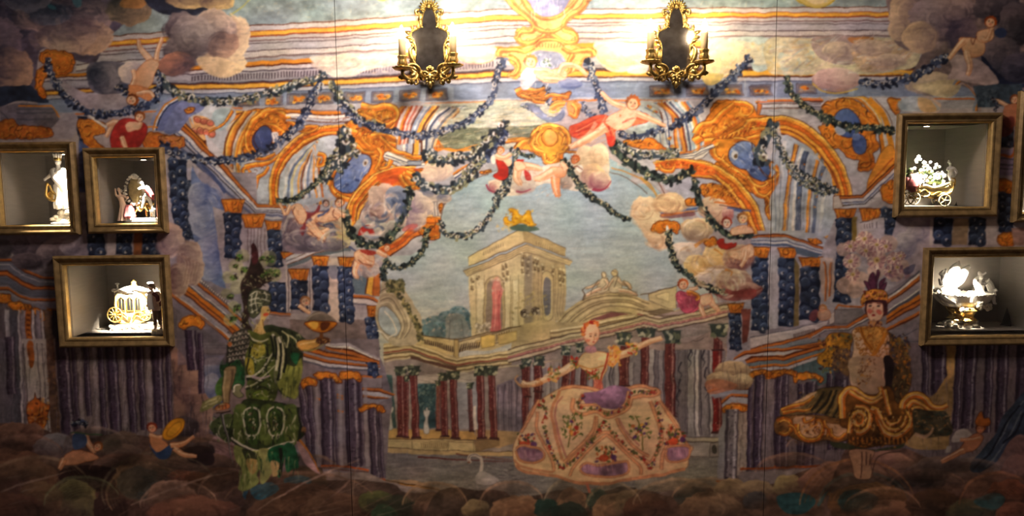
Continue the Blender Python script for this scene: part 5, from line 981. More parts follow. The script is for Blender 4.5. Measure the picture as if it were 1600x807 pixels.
    puffs("30 780 110 80",(110,76,60),(60,42,38),rim=.2,fade=.75); puffs("240 720 90 50",(90,90,84),(50,54,50),rim=.2,fade=.75); puffs("330 780 150 90",(150,120,96),(84,64,54),la=-90,rim=.5,fade=.75); puffs("420 690 80 60  540 690 90 50",(176,150,116),(120,96,80),la=-90,rim=.4,fade=.75); puffs("540 740 60 50",(90,84,84),(56,48,50),fade=.75); puffs("690 670 70 60",(176,156,110),(120,96,76),fade=.75); P("640 720 760 700 820 740 760 800 680 790",(50,84,90),1,nz=.3); puffs("850 650 110 70  920 600 90 50",(176,130,110),(110,80,74),la=-90,rim=.3,fade=.75); L("830 760 880 700 960 650",(60,110,120),6,3,a=.6)
    puffs("1060 800 180 140",(130,96,66),(70,56,46),la=-130,rim=.5,fade=.75); puffs("1130 790 90 50",(150,110,80),(90,66,56),fade=.75); puffs("1000 790 90 90",(80,70,60),(50,50,46),rim=.2,fade=.75)
    at(1200,537)
    P("360 500 480 510 640 490 760 540 960 560 1080 600 1250 440 1250 1000 300 1000",(100,76,70),1,nz=.3)
    puffs("560 560 130 60  480 620 80 50",(176,134,116),(106,76,74),la=-90,rim=.3,fade=.75); puffs("700 640 140 60",(60,56,56),(34,34,38),rim=.1,fade=.75); puffs("640 600 90 50",(130,100,90),(76,60,60),fade=.75); puffs("900 620 160 60  800 570 110 40",(130,106,100),(76,60,62),la=-90,rim=.2,fade=.75); puffs("1140 510 90 90  1170 600 90 90",(150,116,110),(90,70,72),la=-100,rim=.3,fade=.75)
    puffs("470 760 200 110",(150,104,70),(80,60,50),la=-100,rim=.5,fade=.75); puffs("560 790 140 60",(170,124,96),(100,72,60),la=-90,rim=.5,fade=.75); puffs("420 740 100 60",(70,90,90),(46,60,60),rim=.1,fade=.75); puffs("780 760 140 80",(96,70,56),(54,42,38),rim=.3,fade=.75); puffs("960 790 120 70",(96,90,70),(50,60,60),rim=.2,fade=.75); puffs("1120 720 110 90",(150,90,70),(80,56,50),la=-90,rim=.4,fade=.75); P("960 740 1060 700 1110 730 1060 780",(56,90,96),1,nz=.3,a=.8); puffs("1150 800 90 60",(150,100,84),(90,60,56),rim=.4,fade=.75)
    for i in range(40): x=rng.uniform(300,1200); y=rng.uniform(580,900); L([(x,y),(x+rng.uniform(60,160),y-rng.uniform(-20,20))],[(170,120,96),(60,46,46),(130,96,80)][i%3],rng.uniform(1,2.6),.4,a=.3)
    # dark blue drapery far right
    P("950 560 1000 500 1060 430 1100 340 1200 230 1250 200 1250 420 1160 430 1080 540 1000 600 950 600",(56,66,86),1,nz=.3); LL((120,130,140),2.4,"1000 560 1080 460 1140 340 1200 270","1020 580 1100 480 1190 320",a=.7); LL((24,30,46),3,"960 590 1050 500 1110 380 1180 290","1100 470 1160 410 1200 330")
def fest(crop,s,p,w,kind='b',**k):
    at(*crop,s)
    if kind=='b': garland(p,w,(54,66,98),(108,120,150),(214,212,214),**k)
    elif kind=='g': garland(p,w,(44,56,56),(84,100,90),(220,212,164),**k)
    else: garland(p,w*1.05,(62,76,88),(146,146,116),(244,240,232),fw=.36,**{a:b for a,b in k.items() if a!='fw'})
def paint_garlands():
    b='b'; 
    fest((0,0),2.99,"225 270 230 330 270 400 330 470 400 520 480 535 570 525 650 505 720 470",11,b)
    fest((200,0),2.99,"135 330 160 380 220 430 290 460 380 475 480 475 580 460 680 430 780 400 860 375 930 350",12,'w'); fest((200,0),2.99,"135 330 150 400 140 480",11,b)
    fest((200,0),2.99,"905 385 860 450 840 520 800 590 720 660 640 710 560 740 440 755 330 745 240 720 150 680",12,b)
    fest((200,0),2.99,"950 380 985 450 1030 510 1100 570 1196 600",12,'w')
    fest((400,0),2.99,"390 490 440 540 500 580 600 610 700 630 800 635 900 610 1000 560 1060 510 1110 450 1130 350 1160 270",11,b)
    fest((400,0),2.99,"420 600 400 680 370 740 350 800 310 860",14,'w'); fest((400,0),2.99,"410 640 440 700 480 720",13,'w'); fest((400,0),2.99,"420 600 430 700 380 800",16,'w')
    fest((400,270),2.99,"345 -60 310 20 260 70 200 110 150 135 95 130",9,'g')
    fest((600,200),5.98,"370 230 450 280 580 300 700 280 850 250 930 170 1010 90 1100 20 1150 -60",15,'w'); fest((600,200),5.98,"1130 60 1000 200 880 320 840 420 760 500 680 560 580 585 480 570 380 530 290 450",15,'w'); fest((600,200),5.98,"1150 40 1060 180 960 290",12,'b')
    fest((400,270),2.99,"710 65 715 110 700 180 670 250 620 310 560 340 500 335 450 290 420 220 410 190",12,'g',fw=.8)
    fest((400,270),2.99,"800 260 795 320 775 380 730 420 670 445 620 430 600 405",9,'g'); fest((400,270),2.99,"620 410 600 450 600 510",10,'g')
    fest((400,270),2.99,"865 230 880 280 930 300 1000 290 1060 250 1100 190 1130 120 1160 60 1190 0",10,'w'); fest((720,200),5.455,"460 180 460 300 420 420 400 520 340 600",10,'w'); fest((720,200),5.455,"470 200 560 240 640 235",7,'g')
    # right
    fest((800,0),2.99,"355 275 380 370 410 450 435 530",12,b); fest((800,0),2.99,"720 600 640 630 560 640 500 620",10,b)
    fest((800,0),2.99,"735 600 800 560 860 520 930 460 1000 390 1060 330 1115 270",12,b)
    fest((800,0),2.99,"480 660 540 700 620 730 700 725 780 710",12,'w'); fest((800,0),2.99,"465 665 500 720 560 770 640 815 720 840 790 830 850 790",13,'g',fw=1.2)
    fest((720,200),5.455,"860 280 930 350 970 430 1040 510 1110 590 1200 650",11,'g'); fest((800,270),2.99,"310 60 370 110 440 160 500 200 560 225",9,'g')
    fest((800,270),2.99,"730 270 740 340 760 410 800 460 860 510 930 545 1010 565",10,'g'); fest((800,270),2.99,"855 30 870 110 900 180 950 240 1010 290 1070 300 1130 290",11,'g',fw=1.5)
    fest((1000,0),2.99,"620 575 590 650 560 710 570 770",18,'w'); fest((1000,0),2.99,"625 600 650 680 680 740 720 790 780 830 860 870 930 900",10,'w')
    fest((1000,0),2.99,"690 360 700 420 740 470 800 520 880 560 960 590 1050 600 1130 605 1190 610",12,'g')
    fest((1200,0),2.99,"435 390 520 395 600 385 680 360 750 320 800 290 850 260",13,b)
    fest((1200,270),2.99,"100 0 150 40 210 75 260 95 310 90",8,'w')
    fest((720,200),5.455,"20 440 100 330 200 260",12,'w')
def paint_putti():
    # falling putto top left
    at(0,0)
    limb("650 190 660 230 710 290",5,9); limb("760 180 735 240 730 290",5,7); P("700 280 745 300 720 360 700 410 640 420 610 400 640 330",SK,1,ln=SKD,c2=(206,150,110),ang=180); limb("620 330 630 370 615 410",5,7); P("600 400 680 410 720 440 700 470 640 450 600 440",(214,140,90),1,ln=SKD); head(620,470,28,60,(150,80,40)); limb("640 440 700 430 725 455",5,4); E(580,410,24,20,(60,70,100),0,.8); garland("540 410 580 420 600 440",9)
    limb("540 560 500 640",8,5); limb("500 590 540 570 580 590",7,9); P("560 560 640 560 690 600 660 680 600 700 530 710 520 640",(170,50,46),1,nz=.2,ln=(90,30,30)); limb("600 580 640 600 660 570",8,6); head(655,545,26,10,(160,90,50)); P("590 580 640 570 650 600 600 620",SK,1,a=.9); limb("570 640 590 700",7,5)
    # upper right putto
    at(1200,0)
    P("900 180 960 180 1010 200 1010 250 960 270 920 250 900 210",SK,1,ln=SKD,c2=(206,150,110)); limb("920 190 880 230 845 275",9,5); limb("925 240 945 300 935 350",10,6); P("980 150 1050 140 1050 180 1010 200 980 190",SK,1,ln=SKD); limb("1000 180 1020 190 1050 130",6,4); head(1040,105,30,20,(170,80,40)); E(1090,155,30,25,(50,66,110),0,.9); LL((110,50,30),1,"950 180 960 210 975 170")
    head(1150,465,22,0,(160,90,60)); limb("1130 500 1080 480 1055 470",6,4); P("1110 500 1170 490 1180 560 1130 600 1100 560",(196,130,96),1,nz=.1,ln=SKD); garland("1050 460 1070 490 1060 520",5); P("1100 560 1150 550 1140 620 1090 640",(120,50,50),1,a=.8)
    # pair on left cloud (crop 420,300 s 5.455)
    at(420,300,5.455)
    P("280 130 330 170 390 170 430 110 440 150 400 200 320 200 290 160",(140,60,64),1,nz=.15); P("300 210 340 190 400 200 330 240 320 300 290 380 265 330 300 280",(130,56,64),1,nz=.15)
    P("220 110 270 110 330 190 310 260 270 270 220 200 200 140",SK,1,ln=SKD); limb("190 120 150 200",7,4); limb("140 200 90 100",4,3)
    limb("330 330 400 370 480 340 520 310",9,6); limb("350 260 420 360 480 420",13,7,b=1); limb("380 240 440 210 520 220",12,12); P("400 220 500 190 540 130 600 200 580 240 460 260",SK,1,ln=SKD); P("470 280 540 270 570 320 560 380 520 380 520 320 480 300",(80,90,120),1,nz=.15); limb("560 150 600 190 650 210",9,5); head(605,95,42,15,(176,100,50)); L("420 210 470 190 520 150",(80,96,140),4,2); head(490,105,30,10,(110,80,80),(214,190,180))
    limb("760 580 740 680 760 740",9,5); P("730 520 800 500 900 560 880 640 800 620 740 590",SK,1,ln=SKD); limb("780 560 830 600 890 620",8,7); P("780 500 900 510 910 540 860 550 800 530",(170,60,50),1); limb("920 510 960 530 1010 545",8,5); head(1010,480,32,30,(190,100,60)); L("680 470 740 510",(80,90,130),4,2)
    P("760 370 800 315 870 310 910 360 880 370 840 335 800 370",(176,50,44),1); 
    at(200,270); head(830,600,24,-20,(170,120,90),(206,176,150)); limb("800 620 850 660",6,4)
    # pair below the cartouche (crop 720,200)
    at(720,200,5.455)
    P("300 270 350 280 400 330 400 420 350 450 290 430 285 400 320 370",(190,46,34),1,nz=.15,ln=(110,30,20)); limb("300 240 370 260 430 225",8,5); P("370 280 430 270 430 320 400 330",SK,1); head(340,195,34,10,(206,120,60)); E(280,270,22,36,(240,232,220))
    limb("500 330 600 330 690 350",13,5,b=2); limb("490 350 480 430 510 490",13,6,b=1); P("460 300 520 290 560 330 540 360 480 370",SK,1,ln=SKD); L("480 285 540 280",(190,50,40),4,3); P("550 360 590 400 600 450 560 455 545 400",(180,50,50),1)
    P("760 350 850 340 900 370 890 420 820 425 780 400",SK,1,ln=SKD,c2=(226,150,100)); limb("790 380 700 420 620 440",13,5,b=2); limb("810 430 810 500 830 590",14,8,(232,150,96),b=1); limb("860 300 900 360",7,8); head(975,270,40,10,(196,100,56),(214,130,80)); E(1020,350,28,32,(230,226,220),0,.9); L("960 340 1000 330 1040 360",(120,60,50),1.4)
    # reclining putto at top centre
    at(600,0)
    P("700 330 760 330 830 320 860 350 830 385 760 390 720 370",SK,1,ln=(200,130,80)); limb("700 330 760 330 790 345",8,7,dk=(210,150,100)); limb("820 350 845 305 900 310 950 355",10,5,dk=(210,140,90)); limb("740 370 800 375 850 380",10,9,dk=(210,140,90)); head(685,290,32,0,(214,150,90),(240,204,160)); P("640 380 670 350 700 350 690 400 650 420",(206,206,216),1,nz=.2); puffs("870 395 60 25",(150,160,190),(90,104,150))
    # flying figure in a red cloak
    at(800,0)
    P("265 600 300 580 420 540 470 560 500 540 620 530 640 570 560 590 490 610 480 660 460 685 440 640 430 590 370 620 330 650 280 640",(206,76,50),1,nz=.15,c2=(226,120,80),ang=20,ln=(150,50,40)); P("440 560 540 500 590 530 560 590 500 610 460 590",SK,1,ln=(200,120,80)); limb("530 500 470 480 415 435",9,5,dk=(206,130,86)); limb("580 530 650 560 720 590",9,4,dk=(206,130,86)); limb("440 590 390 630 330 665 270 690",14,6,dk=(206,130,86),b=1); limb("300 670 280 690",5,4,dk=(206,130,86)); head(568,480,34,10,(206,110,60),(240,200,160)); E(505,540,5,8,(206,130,86)); P("440 640 480 640 480 680 455 680",(196,60,46),1)
    # right cloud putti
    at(800,270)
    head(1080,215,28,10,(176,120,70),(226,196,150)); head(1005,235,24,0,(170,70,60),(232,214,196)); P("1030 260 1100 250 1130 280 1080 290 1030 290",SK,1,ln=SKD); P("960 330 980 310 1000 330 1030 330 1040 350 1000 355",(190,50,40),1); P("1010 370 1060 360 1120 340 1130 390 1080 410 1030 400",SK,1,ln=SKD); limb("1100 370 1090 410 1070 440",8,5); 
    head(800,525,26,-10,(196,100,60)); P("770 580 800 560 860 580 900 590 870 640 830 660 800 640",(206,90,110),1,nz=.15,ln=(150,50,70)); limb("830 550 870 540",6,4); P("820 560 860 560 880 590 840 610",(230,130,60),1,a=.8); limb("900 590 885 630 900 670",9,5); limb("920 580 940 620 970 650",9,5); P("880 580 930 570 930 610 890 620",SK,1,ln=(190,90,80))
    at(1000,270); head(855,635,20,0,(190,130,90),(214,170,140)); P("830 650 880 640 890 680 840 690",(206,160,130),1,ln=SKD,a=.8); P("790 690 800 650 830 640 820 690",(130,60,60),1,a=.7); P("0 0 1 1 2 2",SK,0)
    # lower left pair
    at(0,537)
    limb("400 430 420 480 450 510",8,7,(206,160,130)); P("280 560 320 515 380 505 440 520 460 540 380 560 320 570",(206,150,120),1,nz=.1,ln=SKD); limb("300 540 280 590",9,5,(196,140,110)); head(458,485,24,30,(150,90,60),(206,160,130)); limb("390 430 340 430",5,3,(206,160,130)); garland("335 385 370 370 410 385",9,fl=(200,206,214)); P("340 430 400 430 400 480 350 500",(70,90,130),1,nz=.2); L("330 420 480 430",(60,90,60),2)
    P("700 430 740 440 770 460 800 500 760 520 720 500",(206,140,100),1,ln=SKD); limb("700 430 740 440 780 430",6,4,(214,150,110)); P("700 470 740 510 790 480 810 490 790 535 740 535",(50,70,110),1,nz=.2); limb("800 480 860 470 910 435",7,4,(214,150,110)); limb("820 490 860 520 920 530",9,4,(214,160,130)); head(712,395,24,-10,(150,60,44),(226,170,140)); P("760 420 790 370 840 350 865 365 850 410 810 450 770 450",(206,140,40),1,nz=.15,ln=(110,60,24)); P("780 420 810 380 845 370 840 405 800 440",(226,160,50),1,ln=(150,90,30))
    # lower right putto
    at(1200,537)
    P("860 460 880 410 920 400 960 430 940 450",(176,166,166),1,nz=.15); P("930 450 980 420 1010 440 980 490 940 510 900 500",(176,116,90),1,ln=(90,50,40)); limb("920 500 860 530 810 555",9,4,(176,116,90)); limb("1000 440 950 450 900 450",6,4,(176,116,90)); head(995,400,22,0,(120,60,40),(190,130,100)); P("970 370 985 330 1000 320 1010 350 1035 350 1035 385 990 390",(150,84,40),1,nz=.3,ln=(60,30,24)); P("835 480 858 480 858 510 832 515",(170,160,160),0)
def flick(box,n,cols,l,w,ang=1.4,sp=.8,a=.85,curve=6):
    """short curved highlights of a costume drawing, box in the current frame"""
    for i in range(n):
        x,y=rng.uniform(box[0],box[2]),rng.uniform(box[1],box[3]); g=ang+rng.uniform(-sp,sp); q=l*rng.uniform(.5,1.4); c=rng.uniform(-curve,curve)
        L([(x,y),(x+q*.5*math.cos(g)-c,y+q*.5*math.sin(g)+c),(x+q*math.cos(g),y+q*math.sin(g))],cols[rng.randint(len(cols))],w*rng.uniform(.6,1.3),.3,a)
def paint_knight():
    DK=(40,44,34); KG=(30,34,28); OL=(116,128,62); LT=(206,204,160); WT=(226,220,200); GG=(40,104,60); YO=(170,160,70)
    at(320,370,5.38)
    # plumed crest: dark trunk, fringe of pale halo and green tufts
    for x,y,r in ((200,345,52),(180,480,44),(260,250,60),(320,165,56),(250,600,54),(215,700,54),(540,185,66),(590,320,66),(480,220,50),(330,330,60),(270,430,60)): E(x,y,r,r,(168,166,124),0,.55,.3)
    P("395 80 420 65 442 115 450 200 500 270 560 320 560 380 500 400 470 430 420 450 380 480 370 560 390 640 370 720 400 800 330 790 310 700 330 600 310 500 300 400 340 330 370 260 385 180",(52,40,38),1,nz=.4)
    P("395 85 418 65 442 115 445 200 415 240 392 200",(70,34,38),1,nz=.3)
    for x,y,r in ((290,180,34),(330,285,34),(240,350,32),(220,510,34),(550,190,42),(600,310,44),(480,190,26),(270,600,30),(245,690,30),(260,250,26),(540,300,40),(500,330,30)):
        E(x,y,r,r*.75,(74,98,50),rng.uniform(-30,30),.75,.35); flick((x-r,y-r*.7,x+r*.7,y+r*.5),9,[(110,150,60),(176,180,120),(60,120,44)],22,2.4,.6,1.4,.85,8); flick((x-r,y-r*.5,x+r*.7,y+r*.6),7,[(34,34,30),(46,30,30)],22,2.6,.6,1.4,.85,8)
    flick((300,330,560,430),40,[(34,30,30),(190,186,150),(90,96,66),(64,40,40)],34,2.4,.3,1.2); flick((300,430,420,780),46,[(34,30,30),(176,170,130),(84,92,60),(60,40,40)],34,2.4,1.5,.7)
    # helmet and face turned right
    P("370 520 380 470 430 440 500 450 548 480 556 520 540 575 480 590 460 650 420 690 385 670 365 600",(70,72,56),1,nz=.3,ln=KG)
    for p in ("380 500 430 465 500 475 545 495","375 540 440 520 500 530 545 545","380 580 430 560 480 565","400 480 395 560 405 650","440 470 430 540 440 640","390 640 430 620 460 600","500 460 520 500 510 540"): L(p,WT,2.4,1,a=.85)
    flick((375,460,550,650),30,[KG,KG,LT,(140,130,100)],26,2,.2,.9)
    P("480 595 530 590 543 618 552 640 544 665 520 690 500 730 508 790 560 850 500 880 410 870 400 820 440 760 476 700 470 640",(206,172,112),1,nz=.12); L("543 618 553 642 540 658",(120,70,44),1.4); E(516,660,24,16,(206,70,50),0,.85,.1); E(530,626,8,5,KG); L("495 700 505 760 550 820",(150,110,60),2,1); flick((420,740,490,850),12,[(226,200,140),(150,120,60)],34,2,1.9,.3)
    at(320,500,5.38)
    # far mantle: dark shoulders, olive fall
    P("500 70 560 50 640 70 700 80 780 110 850 160 840 190 790 170 790 250 830 290 832 330 810 500 775 650 760 670 700 655 640 610 600 540 590 400 560 200",(50,58,40),1,nz=.3)
    P("660 340 700 380 760 400 820 330 818 460 790 600 765 668 715 655 650 600 610 540 640 470",(136,140,70),1,nz=.2); flick((640,360,800,600),34,[(176,180,96),(84,92,44),(60,70,40),(150,156,84)],90,3,1.7,.12,.75,4)
    P("730 280 800 290 795 340 770 385 740 345",(36,96,62),1,nz=.3); flick((640,90,830,270),36,[(24,26,24),(176,176,140),(70,84,50),(24,26,24)],40,2.6,1.2,.5); LL(LT,2,"650 100 700 150 690 240","690 130 760 170 780 240")
    # raised arm, bowl
    P("775 200 830 172 900 170 960 150 990 178 965 222 900 252 840 272 790 245",(214,160,88),1,nz=.14,ln=(110,60,34)); L("800 215 880 195 950 180",(240,200,140),3,1); L("830 268 920 256 1010 214",(150,140,80),3,1.4)
    P("930 190 950 150 985 140 1040 150 1058 180 1020 210 960 208",(100,60,40),1,nz=.3); flick((940,150,1050,200),14,[(214,160,96),(40,24,20)],18,2,.4,1.2)
    at(320,370,5.38)
    P("835 722 870 680 930 640 985 632 1040 655 1090 690 1108 725 1000 728 900 728",(126,112,104),1,nz=.2); L("850 712 900 670 980 645",(176,164,150),3,1.4,a=.7); P("838 722 980 716 1110 724 1090 765 1030 800 985 806 930 796 875 768",(196,116,36),1,nz=.2,ln=(80,36,20),lw=1.5); P("870 730 955 728 945 780 895 764",(242,186,84),1,a=.9); P("985 730 1060 728 1030 780 985 786",(78,36,22),1,a=.85); L("985 805 982 860",(110,66,36),5,7)
    at(320,500,5.38)
    # near arm, pauldron scales, sleeve
    P("140 350 180 330 240 320 330 330 340 460 330 560 250 600 210 560 240 420 200 400 160 480 130 450",(44,84,50),1,nz=.35); P("130 480 160 500 150 640 100 640 90 560",(70,104,50),1,nz=.3); flick((140,340,330,560),22,[(24,40,28),(96,130,70),(40,110,66)],40,3,1.6,.5)
    P("180 410 230 395 262 410 250 500 225 600 205 700 180 720 155 700 150 560 160 470",(150,128,92),1,nz=.15,ln=(60,44,34)); L("175 430 165 560 170 690",(196,176,136),4,2,a=.8); L("240 420 225 560 205 690",(90,72,54),4,2,a=.8)
    P("90 735 150 705 200 712 205 745 150 760 95 760",(196,120,74),1,nz=.15,ln=(80,40,30)); LL((90,50,36),1.2,"120 728 125 752","145 718 150 752","172 714 176 750")
    P("190 210 230 130 300 90 380 90 410 150 400 260 380 350 330 400 290 330 250 360 210 370 150 340 180 290",(58,56,52),1,nz=.35)
    for r in range(6):
        for k in range(6): x,y=205+k*30+r*4,130+r*40-k*6; L([(x-14,y),(x-6,y+18),(x+10,y+16),(x+14,y-2)],[(206,200,186),(150,144,132),(176,160,150)][(k+r)%3],2,.8,a=.85)
    flick((180,100,400,360),30,[KG,(226,220,206),KG],30,2.2,1.0,.9); E(212,208,20,20,(190,110,60),0,.9,.2)
    # cuirass
    P("360 100 420 110 480 130 540 110 590 150 610 240 590 400 590 520 620 600 580 700 480 730 390 720 350 640 360 540 340 420 350 300 385 200",(96,106,52),1,nz=.3,c2=(70,80,44),ang=60)
    P("395 240 450 190 505 215 505 290 440 330 400 305",YO,1,nz=.3); P("350 330 410 340 420 450 365 470",(164,150,60),1,nz=.3); P("410 620 470 590 535 600 540 680 450 715 400 680",(110,130,54),1,nz=.3,ln=(50,54,28))
    for p,c,w in (("365 120 400 170 470 185 540 165",WT,3),("370 135 405 190 470 205 540 185",KG,2.4),("390 230 380 320 360 420 365 520",KG,4),("520 200 530 300 520 400 560 520",KG,4),("400 310 450 345 510 320",LT,2.4),("350 480 420 470 500 400 580 270",WT,4),("350 500 425 495 510 420 590 300",KG,3),("345 570 430 540 520 460 600 380",WT,2.6),("350 590 440 560 530 480",KG,2.4),("400 480 480 500 560 470",(196,170,180),5),("410 510 480 530 560 500",KG,2),("420 590 480 570 540 590",KG,3),("430 640 480 620 520 650",LT,2),("360 700 430 740 520 730 590 690",WT,3),("365 715 440 755 520 745 600 705",KG,3)): L(p,c,w,w*.5,a=.85)
    flick((380,210,560,470),50,[KG,WT,LT,(130,146,70),KG],26,2.2,.8,1.2); flick((360,500,590,720),50,[KG,WT,(150,160,90),(70,96,50)],28,2.2,.8,1.2)
    # white lined drape over the breast and its dark folds
    P("560 120 600 110 650 170 680 260 680 340 650 440 620 540 600 530 590 440 600 330 590 220",(110,116,76),1,nz=.25); LL(WT,4,"575 125 610 200 620 300 605 430","620 150 655 240 660 330 640 430"); LL((214,210,170),3,"600 170 628 280 618 400","650 200 668 300 655 400 630 500"); LL(KG,3.6,"590 140 605 240 600 340","640 200 648 300 632 420 612 520","560 140 575 220 580 320","680 240 690 330 665 450")
    # hip scroll, scarf and sword
    P("240 600 250 555 290 535 320 560 300 600 330 640 290 660 250 640",(120,120,90),1,nz=.2,ln=KG); L("245 620 255 560 300 545",WT,3,1.4); P("-20 700 60 660 130 640 150 680 90 720 20 760 -40 780",(150,146,92),1,nz=.25); LL((206,200,150),2.4,"0 700 70 675 130 660","-20 740 50 710 110 690"); flick((-30,650,140,760),14,[(96,100,60),(206,200,150)],40,2,-.4,.4)
    at(200,537)
    P("380 380 430 340 470 330 500 350 500 420 470 470 430 440 400 420",(84,96,60),1,nz=.3); flick((385,340,500,460),34,[WT,(30,40,28),(120,140,84),(30,40,28)],26,2.4,1.2,.8)
    # tonlet skirt with scrolled lambrequins
    P("505 330 540 270 600 262 680 275 745 290 790 350 820 410 812 440 770 460 730 470 650 500 570 490 500 462 470 440 480 390",(52,64,38),1,nz=.35,ln=KG,lw=1.6)
    for k,x in enumerate((530,590,650,710,765)): 
        P([(x-30,300),(x+26,300),(x+34,440),(x,478),(x-34,440)],[(92,108,56),(60,84,42)][k%2],1,nz=.3); L([(x+30,300),(x+40,380),(x+30,470)],KG,5,3,a=.9)
    for x in (580,690):
        for s in(-1,1): L([(x+s*6,300),(x+s*34,320),(x+s*38,380),(x+s*26,425),(x+s*6,436)],WT,3,2,a=.95); L([(x+s*10,308),(x+s*28,330),(x+s*30,380),(x+s*18,415)],KG,2,1.2,a=.9); L([(x+s*4,430),(x+s*16,442),(x+s*8,452)],WT,2,.8)
        flick((x-20,325,x+14,405),22,[WT,(150,110,90),KG,(176,160,110)],16,2,1.3,.9)
    flick((480,290,800,460),90,[KG,(130,150,84),(206,204,168),KG,(76,110,56)],34,2.4,1.5,.5,.8,5)
    L("482 444 540 482 620 504 700 480 780 458",WT,3.4,2.2); L("484 456 545 496 625 518 705 492",KG,3,1.4); E(820,406,12,16,(140,100,66),0,.9); E(818,420,8,8,KG,0,.7)
    # legs and hanging sleeves
    P("500 480 560 500 630 510 630 570 600 610 615 650 560 690 515 680 535 600 505 545",(140,148,86),1,nz=.25); P("535 500 600 512 612 552 570 570",KG,1,nz=.3,a=.8); P("610 505 668 500 672 590 655 640 625 655 615 600",(150,150,96),1,nz=.25); P("665 495 732 482 725 560 715 625 700 620 690 565 660 555",(30,84,54),1,nz=.3); P("732 482 775 476 802 575 770 590 742 600",(34,84,56),1,nz=.3); P("668 555 706 562 706 612 676 622",(196,166,116),1,nz=.1); P("555 545 608 550 598 600 572 612",(180,150,94),1,nz=.15); P("706 492 722 492 724 620 706 622",KG,0)
    flick((510,490,620,660),34,[(196,194,140),(60,74,40),(96,116,60)],44,2.4,1.6,.2,.75); flick((620,500,800,600),34,[(20,50,36),(60,120,80),(160,160,110)],36,2.4,1.5,.25,.75)
    L("398 320 470 312",(150,120,106),4,2.4); L("412 324 478 320",(40,28,28),2); L("436 326 462 430 492 566",(70,66,68),5,.8,s=0); L("441 330 467 440 490 558",(196,190,184),1.3,.4,s=0)
    P("785 462 830 485 868 560 900 612 860 596 820 545",(176,140,140),1,nz=.2); L("800 452 850 512 892 602",(196,120,50),3.4,1.6)
def paint_lady():
    at(820,500,4.612)
    SKN=(244,206,160)
    # arms
    limb("610 290 720 250 800 210 900 165 990 130",12,6,SKN,(206,140,96)); limb("360 320 280 370 200 410 100 455 20 470 -20 450",13,6,SKN,(206,140,96)); L("-50 400 -70 440 -20 480 40 478",(196,150,110),2,4)
    P("590 260 660 210 690 210 690 280 640 340 600 330",(232,160,90),1,nz=.2); dabs(50,(590,690),(200,345),13,[(240,180,80),(206,110,60),(244,200,150)],.6,.8); dabs(36,(740,810),(170,250),12,[(206,50,40),(96,110,50),(240,190,90),(244,206,170)],.6,.85); dabs(30,(330,400),(270,350),11,[(196,50,40),(100,110,50),(236,180,90)],.6,.85); dabs(40,(170,250),(340,450),12,[(110,110,50),(206,90,50),(240,190,110)],.6,.8); dabs(20,(80,130),(430,480),8,[(190,120,70)],.6,.8)
    for i in range(30): x=rng.uniform(100,360); L([(x,420-(x-140)*.4+rng.uniform(-20,20)),(x+26,405-(x-140)*.4+rng.uniform(-20,20))],(250,226,190),2,.5,a=.5)
    # bodice
    P("385 330 390 290 440 240 520 230 580 240 610 260 600 300 585 380 560 440 560 500 500 500 500 440 450 380 400 350",(244,214,160),1,nz=.06,ln=(196,120,70)); L("390 335 480 355 570 335",(214,140,70),2,2); LL((190,76,50),3,"440 365 500 400 540 440 520 500","600 240 590 300 560 400 540 500"); dabs(46,(440,540),(365,430),8,[(196,50,40),(100,110,50)],.6,.8); dabs(26,(505,550),(420,490),8,[(206,130,60),(150,70,50),(110,110,50)],.6,.8); P("500 440 560 440 560 520 510 520",(210,100,90),1,a=.7)
    P("445 200 510 200 520 235 450 240",(206,150,150),1,nz=.15); dabs(18,(450,515),(205,230),8,[(196,140,160),(226,170,170)],.6,.8)
    P("435 120 430 70 460 30 510 30 540 70 540 130 520 170 490 195 460 180 440 150",(246,200,160),1,ln=(196,110,80)); 
    for i in range(60): a=rng.uniform(2.6,5.6); r=rng.uniform(.85,1.15); E(484+62*math.cos(a)*r,80+60*math.sin(a)*r,13,8,[(206,90,50),(226,130,60),(170,50,40),(236,160,90)][i%4],rng.uniform(0,180),.85)
    E(480,125,8,5,(90,50,40)); E(515,120,7,5,(90,50,40)); E(462,155,16,11,(230,120,90),0,.7); E(524,145,8,10,(230,120,90),0,.5); E(502,168,8,5,(190,40,40)); L("500 125 508 150 498 152",(206,130,90),1.2); LL((150,80,50),1,"468 110 490 108","508 106 524 108")
    # skirt (crop 800,537)
    at(800,537)
    CRM=(232,198,156); TR=(210,144,104); TD=(150,96,72)
    P("220 215 300 200 400 215 560 205 680 215 700 270 770 360 810 460 845 490 825 540 810 590 700 615 560 635 440 655 300 650 200 615 60 600 15 570 5 490 50 400 80 330 130 270",CRM,1,nz=.07,c2=(230,186,140),ang=80,ln=TD)
    tr=lambda p,w=5:(L(p,TD,w+1.6,a=.8),L(p,TR,w,nz=.15),L(p,(240,180,130),w*.3,a=.7))
    tr("230 215 300 205 380 215 420 230",5); tr("540 215 600 200 680 220 680 240 600 250 560 260",5)
    L("225 220 215 250 190 300 190 360 210 450 240 550",TR,5,5); L("240 250 210 290 205 370 225 450 260 540",(196,130,110),3,3)
    tr("120 320 120 400 150 470 185 540 195 590",4); tr("245 560 300 500 350 450 385 400 395 340",4); tr("262 548 320 500 372 450 396 400 398 345",3.4); tr("255 565 330 500 400 432 440 418 482 445 560 512 650 562",4); tr("270 620 290 580 360 500 400 460 440 430",4); tr("440 430 490 470 560 540 600 580 600 615",4); tr("650 560 700 470 690 380 665 320 645 270",5); tr("490 350 510 400 560 470 640 530",4); tr("740 380 740 440 710 520 700 590",5); L("500 350 540 420 600 480",(196,130,110),2.6)
    tr("690 270 740 340 790 430 830 490",4); tr("130 265 90 340 45 420",4)
